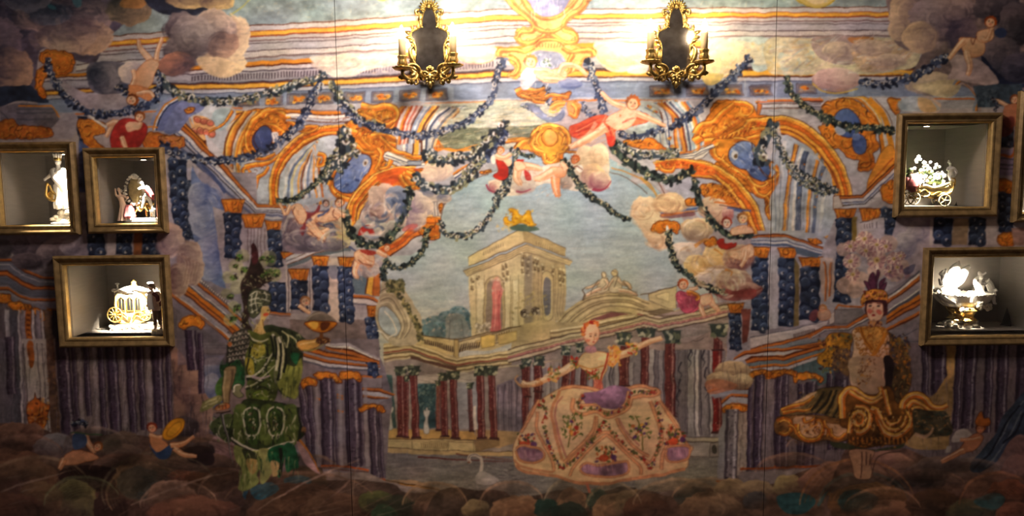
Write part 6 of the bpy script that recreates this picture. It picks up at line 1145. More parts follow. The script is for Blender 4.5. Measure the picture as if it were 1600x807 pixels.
    # purple front panel
    P("330 240 400 225 480 200 540 210 560 240 530 280 480 310 420 300 390 280 350 290",(138,100,126),1,nz=.25); P("400 235 440 225 420 260 470 300 500 280 520 230 480 200 430 215",(176,130,160),1,a=.6,nz=.3); tr("290 260 285 310 330 335 400 320 450 345 540 310 560 260",5); tr("330 240 320 290 390 290 430 320 480 320 530 280 545 225",3.4)
    FL=[(176,56,48),(92,96,52),(70,80,44),(190,110,70),(84,60,96),(104,108,62)]
    def trail(p,n,w=9,r=5.5):
        q=spl(_pts(p)); 
        for i in range(n): j=rng.randint(len(q)); dabs(1,(q[j][0]-w,q[j][0]+w),(q[j][1]-w,q[j][1]+w),r,[FL[rng.randint(6)]],.6,.9)
        for i in range(0,len(q),5): E(q[i][0],q[i][1],7,7,[(176,54,46),(86,96,52)][(i//5)%2],0,.9,ln=(110,50,40),lw=.5)
    for p,n in (("330 250 310 285 340 310 400 305 440 330 500 320 540 280 550 240",70),("130 290 160 310 155 370 170 460 190 520 225 580",90),("240 585 300 540 350 480 400 420 430 370",70),("430 370 480 430 540 480 600 530 650 585",70),("650 585 690 470 700 380 670 270",90),("745 400 770 460 760 480",30),("560 235 620 230 670 230",30),("150 270 190 250",16)): trail(p,n)
    for x,y,m in ((280,370,1),(600,380,-1)):
        LL((110,104,50),1.8,[(x-16*m,y+120),(x-10*m,y+60),(x,y),(x+20*m,y-40)],[(x-10*m,y+50),(x+30*m,y+10),(x+50*m,y)],[(x-6*m,y+30),(x-40*m,y-10)],[(x,y+80),(x+26*m,y+60)])
        dabs(36,(x-48,x+50),(y-40,y+70),8,[(96,110,50),(70,84,40),(120,130,70)],.45,.85); dabs(12,(x-36,x+36),(y-6,y+60),8,[(200,110,60),(176,56,46),(90,50,110),(236,170,80)],.8,.9)
    for x,y in ((440,520),(70,460),(765,440)):
        dabs(50,(x-46,x+46),(y-36,y+36),8,[(92,98,50),(66,78,42),(180,64,48),(84,56,92),(196,110,60)],.6,.85); E(x-10,y+20,24,18,(206,80,50),0,.9,.2); E(x+35,y+15,15,13,(90,50,110),0,.8)
    for p in ("320 590 350 560 400 575 440 570 500 560 545 560 545 600 500 620 400 625 340 615","20 500 60 480 140 500 150 540 100 560 40 545","730 490 780 480 830 490 820 540 760 560 725 545"):
        P(p,(158,118,138),1,nz=.3); q=spl(_pts(p),True); L(q,TD,4,s=0); L(q,TR,3,s=0)
        for i in range(14): x=rng.uniform(q[:,0].min()+8,q[:,0].max()-8); y=q[:,1].mean(); L([(x,y-20),(x+4,y+18)],[(214,160,170),(130,80,110)][i%2],1.8,.5,a=.5)
    L("20 570 60 600 200 620 300 650 440 655 560 635 700 615 810 590",TR,5,5,nz=.2); L("10 545 60 580 180 600 200 590",TR,3.5)
    for i in range(80): x,y=rng.uniform(60,780),rng.uniform(250,640); L([(x,y),(x+rng.uniform(-6,6),y+rng.uniform(10,30))],(250,226,186),1,.3,a=.3)
    L("350 655 362 690 366 700",(200,120,96),4,3)
def paint_queen():
    at(1220,400,4.27)
    # plumes
    for x,y,r in ((430,200,60),(500,230,60),(640,100,60),(540,160,60),(480,40,60),(420,-40,50),(560,-60,70),(650,20,60),(760,30,60),(720,-80,60),(760,120,60),(820,60,40)): E(x,y,r,r*.9,(206,176,164),0,.8,.2)
    def plume(x,y,r,dk=(110,66,90)):
        for k in range(12): a=k*.55; E(x+r*.7*math.cos(a),y+r*.62*math.sin(a),r*.36,r*.30,[(236,214,200),(216,186,176),(190,150,150)][k%3],math.degrees(a),.95,.15); 
        for k in range(10): a=.3+k*.7; L([(x+r*.95*math.cos(a),y+r*.9*math.sin(a)),(x+r*.7*math.cos(a+.2),y+r*.66*math.sin(a+.2)),(x+r*.5*math.cos(a+.1),y+r*.4*math.sin(a+.1))],dk,1.5,.5,a=.8)
        E(x,y,r*.3,r*.26,(214,190,120),0,.9); E(x+r*.04,y+r*.05,r*.15,r*.12,(130,100,60),0,.9)
    for x,y,r in ((470,-60,44),(560,-110,56),(640,-70,44),(470,40,52),(640,30,62),(760,20,50),(480,130,48),(570,-30,46),(700,-60,44),(780,80,40),(800,0,34),(730,110,44)): plume(x,y,r)
    dabs(40,(700,860),(60,150),14,[(96,70,96),(190,150,150),(150,110,120)],.5,.6); P("820 90 900 60 880 110 830 130",(70,70,100),1,nz=.3,a=.7)
    for p in ("600 240 590 170 600 130 620 110 640 160 640 240","640 240 650 170 660 110 640 100","590 240 570 200 560 170 590 180 610 240","660 240 690 190 700 150 660 180","640 240 680 200 710 180 690 230"): P(p,(84,44,66),1,nz=.3,ln=(40,20,36))
    P("540 330 550 260 610 225 680 230 715 270 710 330 640 310 580 310",(196,130,56),1,nz=.25,ln=(70,36,24)); dabs(60,(545,710),(235,320),9,[(236,180,90),(120,50,40),(226,140,110),(80,40,30)],.7,.85)
    P("565 330 580 300 700 300 715 350 700 400 580 400",(66,34,40),1,nz=.2)
    P("580 325 630 315 680 325 685 390 660 430 620 445 590 420 580 380",(240,196,170),1,nz=.04,ln=(170,90,70)); E(600,338,12,7,(60,40,44)); E(655,338,12,7,(60,40,44)); LL((80,44,40),1.4,"586 322 612 320","640 320 668 324"); E(600,375,16,16,(214,86,76),0,.7); E(660,380,18,18,(214,86,76),0,.7); E(622,402,11,7,(150,30,40)); L("624 345 618 378 628 380",(190,110,90),1.3); E(620,432,8,4,(110,60,50),0,.6)
    P("590 440 650 440 670 480 600 490",(190,140,110),1); dabs(30,(590,680),(445,490),8,[(84,40,40),(206,140,80)],.7,.8)
    # coat: shoulders + white body with gold scrolls
    P("300 560 340 520 440 515 480 540 470 600 460 680 460 790 430 800 370 750 290 740 240 700 300 620",(190,130,46),1,nz=.35,ln=(70,40,24)); dabs(90,(250,470),(530,780),13,[(226,160,60),(90,60,40),(150,110,50),(96,100,70),(60,40,44)],.6,.8)
    P("700 520 760 540 830 600 850 660 870 740 860 900 780 980 720 900 700 700",(110,80,50),1,nz=.35,ln=(50,30,24)); dabs(110,(710,860),(540,900),13,[(190,120,44),(80,60,44),(60,50,70),(140,110,60)],.6,.8)
    P("360 640 470 640 470 800 400 830 350 780",(80,66,80),1,nz=.3,a=.6)
    P("480 510 560 470 600 480 680 480 720 520 725 640 700 720 690 810 700 880 600 950 500 900 460 830 470 700 490 620",(232,196,166),1,nz=.08,c2=(206,160,136),ang=20,ln=(96,60,50))
    at(1220,400,4.27)
    P("540 490 600 480 680 480 715 520 640 640 590 640",(196,140,60),1,nz=.25,a=.8)
    with clip("480 510 560 470 680 480 720 520 725 640 700 720 640 760 560 900 520 870 560 760 520 640"): scrolls(170,6,(140,80,36),(214,150,60),None,1.3,77)
    L("540 480 560 560 610 630",(190,120,44),6,5,nz=.2); L("700 520 670 590 600 690 540 740 520 800",(190,120,44),6,5,nz=.2); L("540 480 560 560 610 630",DB,1)
    G=lambda p,w,w1=None: gs(p,w,w1,(176,112,46))
    flick((300,530,470,760),60,[(226,160,70),(70,40,24),(150,110,60),(60,44,50)],26,2.4,1.2,1.2); flick((710,520,860,860),80,[(206,130,50),(56,40,30),(120,110,80),(50,44,56)],26,2.4,1.2,1.0)
    at(1220,560,4.27)
    P("470 0 690 0 676 100 700 200 640 250 560 250 490 190 466 120",(196,164,138),1,nz=.12,c2=(160,126,104),ang=10)
    with clip("540 0 640 0 620 100 560 190 500 180 520 90"): flick((500,0,640,190),110,[(110,60,30),(196,130,56),(90,50,30)],14,1.8,1.6,1.2)
    P("690 0 745 0 765 120 755 380 690 400 700 200",(36,26,30),1,nz=.25); P("760 60 840 60 855 200 835 330 770 340 745 220",(84,66,46),1,nz=.35); flick((760,60,850,330),50,[(196,120,50),(50,34,28),(130,110,70)],24,2.4,1.4,.9)
    # left panier, upper leaf
    P("0 350 40 322 130 282 240 218 340 196 430 205 440 320 405 420 340 400 260 372 130 380 20 392",(112,92,60),1,nz=.35,ln=(40,28,24)); P("20 335 120 282 235 222 240 262 150 320 50 350",(214,176,140),1,nz=.15); G("10 352 80 322 160 300 230 258",7,4); G("20 372 100 352 180 350 240 320",6,3); LL((44,40,32),4,"240 372 300 300 345 220","300 380 350 290 380 215","350 400 400 300 420 230","200 360 250 300 290 230"); LL((150,120,70),2.6,"265 376 322 300 360 220","325 392 375 300 402 225"); flick((120,220,430,390),44,[(60,50,36),(150,110,56),(90,84,56)],44,2.2,-.6,.4,.7)
    # left panier, lower scrolled border
    P("-30 405 60 388 240 384 400 405 470 440 452 535 380 562 300 550 200 568 100 545 50 520 -30 505",(120,84,50),1,nz=.35,ln=(44,28,24)); P("95 400 190 395 262 430 440 452 436 500 380 540 300 516 240 540 160 540 112 490 90 440",(204,160,124),1,nz=.15)
    for p,w in (("112 440 118 500 165 540 225 545 272 515 284 455 262 420 232 428 236 455",8),("290 420 300 450 318 478 312 530",5),("330 470 345 520 400 535 440 500",7),("-20 425 30 412 72 440 66 492 30 512 -10 500",8),("150 400 165 430 205 420 228 398",5),("60 450 96 470 104 512",5)): G(p,w,w*.5)
    flick((150,420,260,500),50,[(70,36,22),(206,140,66),(110,60,36)],20,2.4,1.2,1.3); flick((-20,395,460,560),50,[(54,34,24),(176,112,50),(100,66,40)],30,2,.2,.8,.7)
    # centre: sash, scrolled tiers
    P("395 430 452 210 480 190 570 240 640 245 690 195 745 205 775 300 860 330 905 400 905 480 820 570 700 582 560 600 450 585 455 480",(104,66,32),1,nz=.4,ln=(44,26,20))
    for p,w in (("412 400 408 280 445 212 500 215 560 262 625 275 672 235 662 195",11),("455 225 520 262 600 300 680 262",8),("690 215 705 290 730 380",9),("465 500 475 400 520 368 560 388 556 440 515 452 500 420",9),("505 500 540 500 590 460 600 380 560 330 500 325",9),("600 340 640 360 660 440 700 500 780 520 850 470 870 400 840 345",12),("640 340 665 400 700 455 770 480 825 440 838 380",8),("690 400 730 440 780 430 800 390",6),("815 340 830 285 900 250 960 272 1010 322 1070 330 1110 312",12),("850 330 890 292 950 318 1005 352 1085 352",8),("880 345 930 330 980 370 1050 380",6)): G(p,w,w*.6); q=spl(_w(p)); _stroke(q,w*.22,w*.15,(226,190,140),.8,.1,0)
    flick((450,330,600,480),50,[(60,34,22),(196,130,56),(214,180,130),(60,34,22)],24,2.4,1,1.3); flick((600,330,880,560),80,[(54,32,22),(190,120,50),(54,32,22),(214,176,120)],26,2.4,1,1.2)
    for k in range(26): x=470+k*15; L([(x,528+(k%3)*4),(x+3,575)],[(60,34,22),(186,116,50)][k%2],2.4,1.4,a=.9)
    P("890 345 980 350 1085 352 1125 400 1145 500 1040 530 920 530 885 480",(70,64,50),1,nz=.4); flick((890,350,1130,520),70,[(40,40,36),(150,104,56),(50,66,60),(176,140,100)],34,2.6,.3,1.0,.75); L("895 510 960 530 1010 500 1020 470",(190,150,120),6,3,a=.8,nz=.2)
    P("330 562 440 570 600 610 760 590 830 570 800 600 640 622 460 612 360 600",(60,64,48),1,nz=.3); flick((440,545,760,600),50,[(186,116,50),(60,36,24),(110,90,50)],18,2.2,.1,.6)
    P("460 615 620 620 600 700 610 800 500 800 480 720",(176,136,110),1,nz=.12,ln=(70,46,40)); LL((80,54,48),1.8,"540 625 545 700 530 800","570 625 572 720","600 640 590 720")
    L("600 810 640 680 700 640 800 620",(90,66,56),1.8)
def paint_mural():
    paint_ground(); paint_sky(); paint_ceiling(); paint_vault_left(); paint_vault_right(); paint_sky_top(); paint_palace(); paint_colonnade(); paint_right_wing(); paint_entab()
    paint_lcol_top(); paint_detail(); paint_left_cols(); paint_center_top(); paint_center_detail(); paint_right_cols(); paint_clouds(); paint_garlands(); paint_bottom2(); paint_bottom(); paint_swirls(); paint_putti(); shade_skin()
    paint_knight(); paint_lady(); paint_queen(); paint_front(); finish()
def paint_lcol_top():
    # blue ovals of the two big cartouches
    at(400,0)
    P("440 720 470 700 520 705 550 740 555 800 530 850 480 890 430 900 385 880 372 840 390 800 420 780 430 750",(126,142,178),1,nz=.2,c2=(78,96,146),ang=115,ln=(80,44,26),lw=1.8)
    with clip("440 720 520 705 555 760 530 850 430 900 372 840 430 760"):
        hatch((370,700,560,900),70,[(214,214,222),(70,86,136),(150,164,192),(96,112,160)],34,2,1.9,.5,.5); E(515,760,13,18,(190,180,170),20,.8); E(516,762,6,9,(110,80,60),20); E(440,850,12,8,(46,56,96),0,.8); E(480,830,8,8,(60,70,110),0,.8)
    LL((226,150,56),4.5,"440 705 500 688 545 712 572 770 560 830","360 850 378 890 430 912 490 900 540 862",nz=.2); LL(DB,1.1,"434 700 500 682 550 706 580 768 568 836","352 852 372 900 430 922 494 908 550 868")
    at(1000,0)
    P("430 690 470 660 520 665 545 700 548 760 570 800 600 830 590 870 550 880 520 850 500 800 450 780 420 740",(130,148,182),1,nz=.2,c2=(70,92,140),ang=60,ln=(80,44,26),lw=1.8)
    with clip("430 690 520 665 548 760 600 830 550 880 500 800 420 740"):
        hatch((420,660,600,880),70,[(206,212,222),(60,80,130),(150,168,196),(88,108,156)],30,2,.9,.5,.5); E(446,728,15,22,(214,212,210),-10,.8); E(450,732,8,11,(110,88,60))
    # lighter drawing inside the arch openings
    at(400,0); hatch((110,700,420,980),150,[(170,182,196),(206,206,206),(120,134,156),(196,176,130)],40,2,1.9,.25,.5); hatch((800,500,1190,700),120,[(206,206,190),(150,160,150),(226,206,170),(110,124,124)],40,2,-.2,.15,.5)
    at(1000,0); hatch((620,670,860,1080),170,[(150,164,184),(206,206,206),(100,116,142),(190,170,120)],46,2,1.75,.15,.5); hatch((560,480,860,600),40,[(120,116,130),(206,200,206)],40,1.6,0,.1,.5)
    # brushed clouds over the ceiling mouldings
    W=[(240,226,206),(214,190,170),(226,206,180),(190,170,160),(206,214,214)]
    at(400,0); puffs("320 300 70 40  420 290 90 40  520 290 90 30  600 285 80 26",(238,224,206),(190,170,160),la=-60,rim=.2,fade=.5); hatch((270,265,620,345),60,W,46,2.4,-.3,.4,.5); hatch((640,290,780,330),30,[(110,104,120),(190,180,190)],30,2,-.1,.2,.5); puffs("1020 255 100 36",(240,218,184),(214,180,150),la=-90,fade=.4)
    at(800,0); puffs("470 250 80 50  560 260 90 50",(242,222,190),(226,190,150),la=-90,fade=.5); hatch((400,205,640,320),50,W,50,2.6,.4,.5,.45); puffs("1010 270 90 75",(242,220,186),(230,190,150),la=-60,rim=.4,fade=.4); hatch((920,200,1100,370),50,W,44,2.6,2.0,.6,.45)
    at(1200,0); hatch((0,190,690,340),170,W+[(170,190,190),(214,180,120),(160,140,140)],60,3,-.25,.5,.45); puffs("320 240 80 50  480 230 100 40  560 290 90 40",(206,186,166),(150,130,130),la=-90,rim=.2,fade=.6)
    at(0,0,1); hatch((380,-60,1400,28),500,[(196,194,176),(120,146,160),(170,186,190),(210,200,170)],7,1.1,0,1.5,.5)

def paint_bottom2():
    at(0,0,1)
    hatch((0,540,330,690),260,[(50,40,50),(150,136,150),(30,24,32)],26,1.3,1.6,.06,.5); hatch((1130,560,1600,710),260,[(50,40,50),(150,136,150),(30,24,32)],24,1.3,1.55,.06,.45)
def paint_swirls():
    """sweeping arcs of the foreground clouds"""
    at(0,0,1)
    for x,y,rx,ry,c,a0,a1 in ((60,760,80,45,(150,130,110),180,350),(230,775,62,50,(150,120,96),150,330),(250,770,90,62,(110,100,86),160,340),(280,790,60,36,(190,156,140),170,350),(130,790,60,44,(120,126,100),180,340),(300,720,80,34,(110,84,66),190,350),(360,775,50,40,(140,110,100),180,330),(480,745,50,34,(120,96,80),180,360),(470,790,120,50,(130,100,84),190,340),(680,790,50,34,(170,134,104),180,360),(800,790,50,36,(176,140,110),180,350),(890,790,40,40,(170,150,124),190,340),(960,795,44,38,(176,150,120),180,350),(1060,790,70,40,(170,140,112),180,350),(1110,785,60,36,(150,124,100),190,350),(1340,790,90,70,(160,110,74),180,350),(1350,790,70,50,(90,96,90),180,350),(1380,800,60,36,(186,140,112),190,350),(1450,760,60,24,(120,90,80),190,350),(1560,790,60,50,(150,104,80),180,350),(1500,745,90,26,(110,92,92),190,350),(1240,740,60,30,(170,130,112),180,350),(40,715,60,34,(130,100,90),180,350),(200,735,60,24,(110,80,70),180,350),(1290,700,60,24,(170,134,116),180,350),(150,700,50,30,(140,120,116),180,350)):
        for k in range(9):
            q=1-k*.085; t=np.radians(np.linspace(a0+k*3,a1-k*6,14)); f=1-.075*k+rng.uniform(-.06,.06)
            L(np.stack([x+rx*q*np.cos(t),y+ry*q*np.sin(t)],1),tuple(v*f*(1.05 if k==0 else .82) for v in c),2.2+k*.4,1,a=.32 if k else .6,nz=.35,b=3.5)
    for p,c in (("205 790 270 765 330 745 370 738",(176,150,140)),("560 720 500 745 440 775 400 800",(190,160,150)),("0 770 60 750 120 735",(150,130,120)),("560 730 540 760 500 790",(150,120,110))): L(p,c,2.4,.6,a=.6,nz=.3,b=2)



def hatch(box,n,cols,l=14,w=1.2,ang=0.,sp=.3,a=.5):
    """loose brush hatching inside a box given in the current frame"""
    for i in range(n):
        x,y=rng.uniform(box[0],box[2]),rng.uniform(box[1],box[3]); g=ang+rng.uniform(-sp,sp); q=l*rng.uniform(.5,1.5)
        L([(x,y),(x+q*.5*math.cos(g)+rng.uniform(-2,2),y+q*.5*math.sin(g)+rng.uniform(-2,2)),(x+q*math.cos(g),y+q*math.sin(g))],cols[rng.randint(len(cols))],w,.3,a)
def paint_front():
    # shafts and capital beside the wide left niche
    at(0,270); P("830 640 1000 700 1060 820 1060 900 830 900",(120,108,122),0,nz=.15,a=.6); gold("850 690 880 670 930 675 955 710 940 730 900 715 860 735 835 720",6,7,120); 
    at(0,537); marble(862,915,-60,130,14,base=(76,58,86),seed=60); marble(922,948,-50,240,10,base=(80,62,90),seed=61)
    # beaded light and dark touches in cornices and flats
    at(0,0,1)
    hatch((300,40,1400,175),520,[(120,112,124),(214,208,206),(150,144,156)],10,.8,-.03,.06,.45)
    hatch((420,150,1400,330),300,[(120,120,136),(216,206,196),(170,160,150)],9,1.0,1.2,.8,.35)
# ---------------------------------------------------------------- the print: fine drawing of the two vaults
def gs(p,w,w1=None,c=(226,144,50),b=0.,a=1.,hl=1):
    """one gilded moulding or scroll: dark contour, orange body, red shade, yellow light (widths in photo px)"""
    w1=w if w1 is None else w1; q=spl(_w(p)); 
    if len(q)<2: return
    d=np.gradient(q,axis=0); l=np.hypot(d[:,0],d[:,1])+1e-6; nr=np.stack([-d[:,1]/l,d[:,0]/l],1); t=np.linspace(0,1,len(q))[:,None]; W=(w+(w1-w)*t)
    s=1 if nr[:,1].mean()>0 else -1; nr=nr*s
    _stroke(q,w+1.8,w1+1.2,(84,40,20),.85*a,.2,0,b); _stroke(q,w,w1,c,a,.22,0,b)
    _stroke(q+nr*W*.24,w*.3,w1*.3,(190,92,36),.75*a,.35,0,b*.3)
    if hl: _stroke(q-nr*W*.27,w*.22,w1*.22,(248,200,96),.8*a,.3,0,b*.3)
def curls(pts,r=8,c=(84,36,18),w=1.5):
    """crisp dark accents"""
    v=_pts(pts)
    for i,(x,y) in enumerate(v):
        k=-1 if i%2 else 1; q=r*rng.uniform(.7,1.2); L([(x-q,y+q*.4*k),(x-q*.3,y-q*.5),(x+q*.6,y-q*.3),(x+q*.7,y+q*.4),(x+q*.2,y+q*.5)],c,w,.3,.85)
def feather(p,n,ln,w,cols,fan=.6,seed=0):
    """strokes leaving a spine like the barbs of a plume"""
    R=np.random.RandomState(seed); q=spl(_pts(p),False,8)
    for i in range(n):
        j=R.randint(1,len(q)-1); x,y=q[j]; d=q[j+1 if j+1<len(q) else j]-q[j-1]; g=math.atan2(d[1],d[0])+R.choice([-1,1])*fan; k=ln*R.uniform(.6,1.2)
        L([(x,y),(x+k*.5*math.cos(g),y+k*.5*math.sin(g)-2),(x+k*math.cos(g+.3),y+k*math.sin(g+.3))],cols[R.randint(len(cols))],w,.4,.85)
FC=[(246,190,80),(206,104,34),(232,150,52),(150,66,26),(236,164,60)]
def arcrib(A,B,cols,w=2.):
    a,b=spl(_pts(A)),spl(_pts(B)); n=min(len(a),len(b)); a,b=a[np.linspace(0,len(a)-1,n).astype(int)],b[np.linspace(0,len(b)-1,n).astype(int)]
    for i,c in enumerate(cols):
        t=(i+.5)/len(cols); L(a+(b-a)*t,c,w,w,.95,s=0,nz=.2)
def paint_detail():
    PL=(190,192,204)
    at(300,130)
    # left lunette between the sloping cornice and the arch
    P("10 110 200 125 160 230 140 330 60 240 0 180",(196,200,208),1,nz=.12); P("110 130 190 130 150 220 90 210",(160,184,192),1,nz=.15,a=.8); P("10 160 60 155 110 200 100 250 50 260 20 220",(230,176,120),1,nz=.15)
    for k in range(6): E(30+k%3*28+ (k//3)*10,172+(k//3)*52+k%3*8,17,15,(196,104,84),30,.9,.25,ln=(110,50,40)); 
    for k in range(6): x,y=30+k%3*28+(k//3)*10,172+(k//3)*52+k%3*8; L([(x-10,y-5),(x+2,y-12),(x+12,y-2)],(236,180,130),1.3,.4)
    P("60 240 140 330 160 420 110 380",(206,204,212),1,nz=.1)
    arcrib("145 350 160 260 200 180 240 130","250 470 225 360 250 250 330 135",[(120,70,40),(240,190,90),(226,150,60),(214,130,50),(130,70,36),(206,200,190),(170,150,130),(232,170,70),(206,116,44),(236,176,76)],3.2)
    gs("190 130 150 190 110 215 80 230",4,2)
    P("240 340 380 330 440 300 520 260 420 330 370 420 360 560 320 580 290 560 240 470",(176,182,198),1,nz=.15); hatch((240,350,380,560),40,[(140,150,176),(214,210,212),(160,160,180)],26,1.6,1.3,.3,.5)
    for p,w in (("320 150 370 130 430 150 455 185 450 230 430 250",12),("330 150 290 180 265 230 262 290 280 330",11),("280 330 300 350 340 355 390 330",9),("430 240 400 215 380 200 350 195",8),("250 395 290 385 340 380 380 360 420 330",8),("250 395 240 410 255 430 275 420 265 405",5),("275 430 275 470 290 500 300 470 310 440 340 420 360 390",8),("370 130 410 122 440 128",6),("455 185 480 200 470 220",6)): gs(p,w,w*.5)
    feather("330 150 380 170 420 210 440 240",26,20,2.4,FC,1.2,1); curls("350 165 400 150 440 190 300 240 275 300 300 410 330 400 290 460 410 235 320 170",9)
    E(335,258,42,56,(88,104,156),12,1,.2,c2=(44,54,100),ang=40,ln=(70,30,24),lw=1.6); hatch((305,215,350,290),12,[(130,146,190),(60,76,126)],24,1.6,1.4,.3,.6); P("372 235 402 232 408 262 384 272",(226,222,224),1); LL((110,110,140),1,"382 238 392 255 388 268","394 236 402 250 398 266")
    # sloping cornice: crisp lines
    LL(DB,1.1,"0 225 300 570 425 572","0 235 290 580",s=0); LL((232,160,70),2.2,"0 230 296 574 425 576",s=0); LL((226,222,226),2.4,"-6 250 285 592 420 596",s=0); LL((70,80,110),1.2,"-8 262 280 600 425 604","-30 330 270 640 425 638","0 390 150 540",s=0); LL((170,170,186),3,"-20 290 272 618 420 620",s=0)
    # arch A
    P("400 570 410 440 460 360 540 290 640 245 700 240 760 300 700 420 640 520 560 570",(178,188,200),1,nz=.14)
    arcrib("425 540 440 430 510 330 600 260","640 540 620 440 600 380 560 300",[(206,208,212),(96,112,146),(206,196,150),(170,180,196),(226,160,80),(120,70,50),(226,222,222),(110,126,156),(190,194,204),(226,150,66),(236,226,214),(206,120,60),(180,186,200)],3.4); hatch((440,330,600,540),60,[(150,166,190),(206,206,206),(110,120,150),(200,180,120)],34,1.5,1.9,.3,.45)
    band("360 575 358 480 374 400 415 325 480 258 560 213 640 196 715 190 760 215","415 560 405 500 418 430 455 368 515 302 590 262 650 244 700 250 735 280",[(0,.05,DB),(.05,.16,(246,196,92)),(.16,.30,(232,160,60)),(.30,.36,(150,70,30)),(.36,.60,(216,110,38)),(.60,.66,(130,54,24)),(.66,.84,(236,170,66)),(.84,.93,(200,110,44)),(.93,1,DB)],nz=.18)
    for k in range(20): x=440+k*15; y=345-170*math.sin(min(1.35,.15+k*.075))+ (k%2)*14-6; L([(x-5,y+5),(x,y-6),(x+8,y-4),(x+4,y+4)],(110,46,20),1.3,.4,a=.8)
    hatch((390,230,700,480),0,FC)
    # crest and right cartouche of arch A
    P("735 180 800 190 870 210 950 270 940 310 900 330 880 400 850 450 820 510 770 545 700 545 655 510 640 440 660 330 700 260",(224,138,46),1,nz=.25,c2=(206,112,40),ang=60,ln=(84,40,20))
    for p,w in (("740 190 800 200 850 230 900 270 955 290",12),("720 215 770 235 800 270 830 300",10),("840 250 900 240 950 262",9),("890 330 930 350 920 390 880 400 870 370",8),("850 440 830 500 780 540 720 545 670 520 645 470",12),("640 480 655 440 650 390",7),("760 290 800 320 850 330",9),("870 300 890 330 880 370 860 410",9)): gs(p,w,w*.5)
    feather("750 200 800 240 860 270 940 290",60,26,2.6,FC,1.0,2); feather("860 330 870 400 840 460",30,18,2.2,FC,1.1,3); curls("770 215 810 250 800 225 850 290 890 300 870 350 900 370 840 440 790 520 730 535 680 520 760 260 830 235",10)
    P("770 330 820 335 840 365 835 405 800 445 770 500 720 518 680 500 665 460 685 410 720 380 750 350",(138,154,190),1,nz=.2,c2=(76,96,150),ang=120,ln=(70,34,24),lw=1.7)
    with clip("770 330 820 335 840 365 835 405 800 445 770 500 720 518 680 500 665 460 685 410 720 380 750 350"): hatch((660,330,840,520),90,[(220,220,228),(70,90,146),(160,174,204),(100,120,170)],36,2.4,2.2,.4,.55); E(812,372,13,18,(214,206,196),20,.9); E(812,374,6,9,(110,84,60)); E(775,455,11,8,(50,60,104),0,.8); E(725,478,10,7,(50,60,104),0,.8)
    gs("590 330 620 340 615 380 590 390 600 350",7,4); gs("790 110 850 120 900 108 950 125 950 165 900 190 860 180 830 150",12,6); gs("800 150 850 175 910 195 940 180",9,5); feather("800 130 870 150 940 150",36,20,2.2,FC,1.2,4); curls("830 130 870 160 910 130 930 170 850 175",9)
    gs("500 220 540 205 585 205 560 225 520 232",5,3)
    # white mouldings above arch A and the bracket to the right
    LL((214,130,50),2.4,"430 128 580 135 720 135",s=0); LL(DB,1.1,"430 122 580 128 720 128","435 142 580 150 720 150","450 168 580 182 720 186",s=0); LL(WH,3.4,"440 152 580 160 720 160",s=0); LL((150,150,166),3,"440 176 600 190 715 192",s=0)
    P("900 325 915 318 1020 362 1075 365 1070 385 1010 385 895 345",WH,0,nz=.08,ln=(50,46,60)); L("905 335 1010 376 1070 376",(50,56,80),1.4,s=0); P("1010 366 1072 367 1070 385 1010 385",(150,160,180),0,ln=(50,46,60)); gs("880 250 940 310 1030 345 1085 350 1100 380 1095 440",5,6)
    # arch B
    P("770 640 790 560 850 480 930 445 1010 440 1060 470 1100 560 1060 650 980 720 900 760 820 740",(206,190,176),1,nz=.15,a=.0)
    band("712 625 735 545 790 478 865 420 950 393 1050 388","765 655 778 590 818 522 880 462 940 440 1015 436",[(0,.05,DB),(.05,.2,(246,196,92)),(.2,.3,(190,96,36)),(.3,.55,(234,158,58)),(.55,.62,(150,66,28)),(.62,.82,(222,116,44)),(.82,.93,(240,176,76)),(.93,1,DB)],nz=.18)
    P("870 430 950 400 1010 400 1000 440 930 442 880 462",(206,88,38),1,nz=.3,a=.8); gs("985 420 1010 450 1035 480",9,7); gs("1000 415 1040 440 1045 475",8,6); gs("975 430 985 460 1010 490 1040 490",7,6)
    # ribs right of the crest
    arcrib("960 290 975 200 1010 110","1070 280 1095 190 1160 105",[(226,150,60),(190,80,40),(226,206,200),(196,110,90),(226,190,180),(110,70,60),(150,166,190),(190,196,206),(120,130,150),(226,150,60),(236,180,80),(90,50,40)],3.6)
    arcrib("1075 330 1085 250 1120 170 1190 110","1140 300 1160 240 1200 180 1260 120",[(226,226,222),(60,70,100),(180,186,196),(206,206,206),(110,120,140),(226,196,150)],3.4)
    # frieze rosettes drawn larger
    for k,x in enumerate((375,498,622,765,893,1025,1150)):
        y=88-k*5.5; 
        for j in range(7): E(x+rng.uniform(-28,28),y+rng.uniform(-8,8),10,7,[(232,150,50),(206,110,40),(244,186,80)][j%3],rng.uniform(-40,40),.9)
        curls([(x-14,y),(x+14,y+2)],6)
    hatch((0,60,1196,110),120,[(100,112,140),(170,180,200),(130,140,164)],18,1.2,-.04,.1,.5)
    # ----- right vault
    at(900,130)
    for k,x in enumerate((405,575,730,868)):
        y=38; P([(x-60,y-22),(x+34,y-22),(x+60,y+20),(x-34,y+20)],(120,112,120),0,nz=.15,ln=(70,60,70)); P([(x-44,y-15),(x+28,y-15),(x+46,y+14),(x-28,y+14)],(150,132,116),0,nz=.15,ln=(100,70,50))
        for j in range(8): E(x+rng.uniform(-30,30),y+rng.uniform(-7,7),10,6,[(232,150,50),(206,110,40),(244,186,80)][j%3],rng.uniform(-40,40),.9)
        curls([(x-14,y),(x+14,y+2)],6)
    hatch((0,10,1196,80),150,[(100,112,140),(176,184,200),(130,140,164)],20,1.2,0,.08,.5)
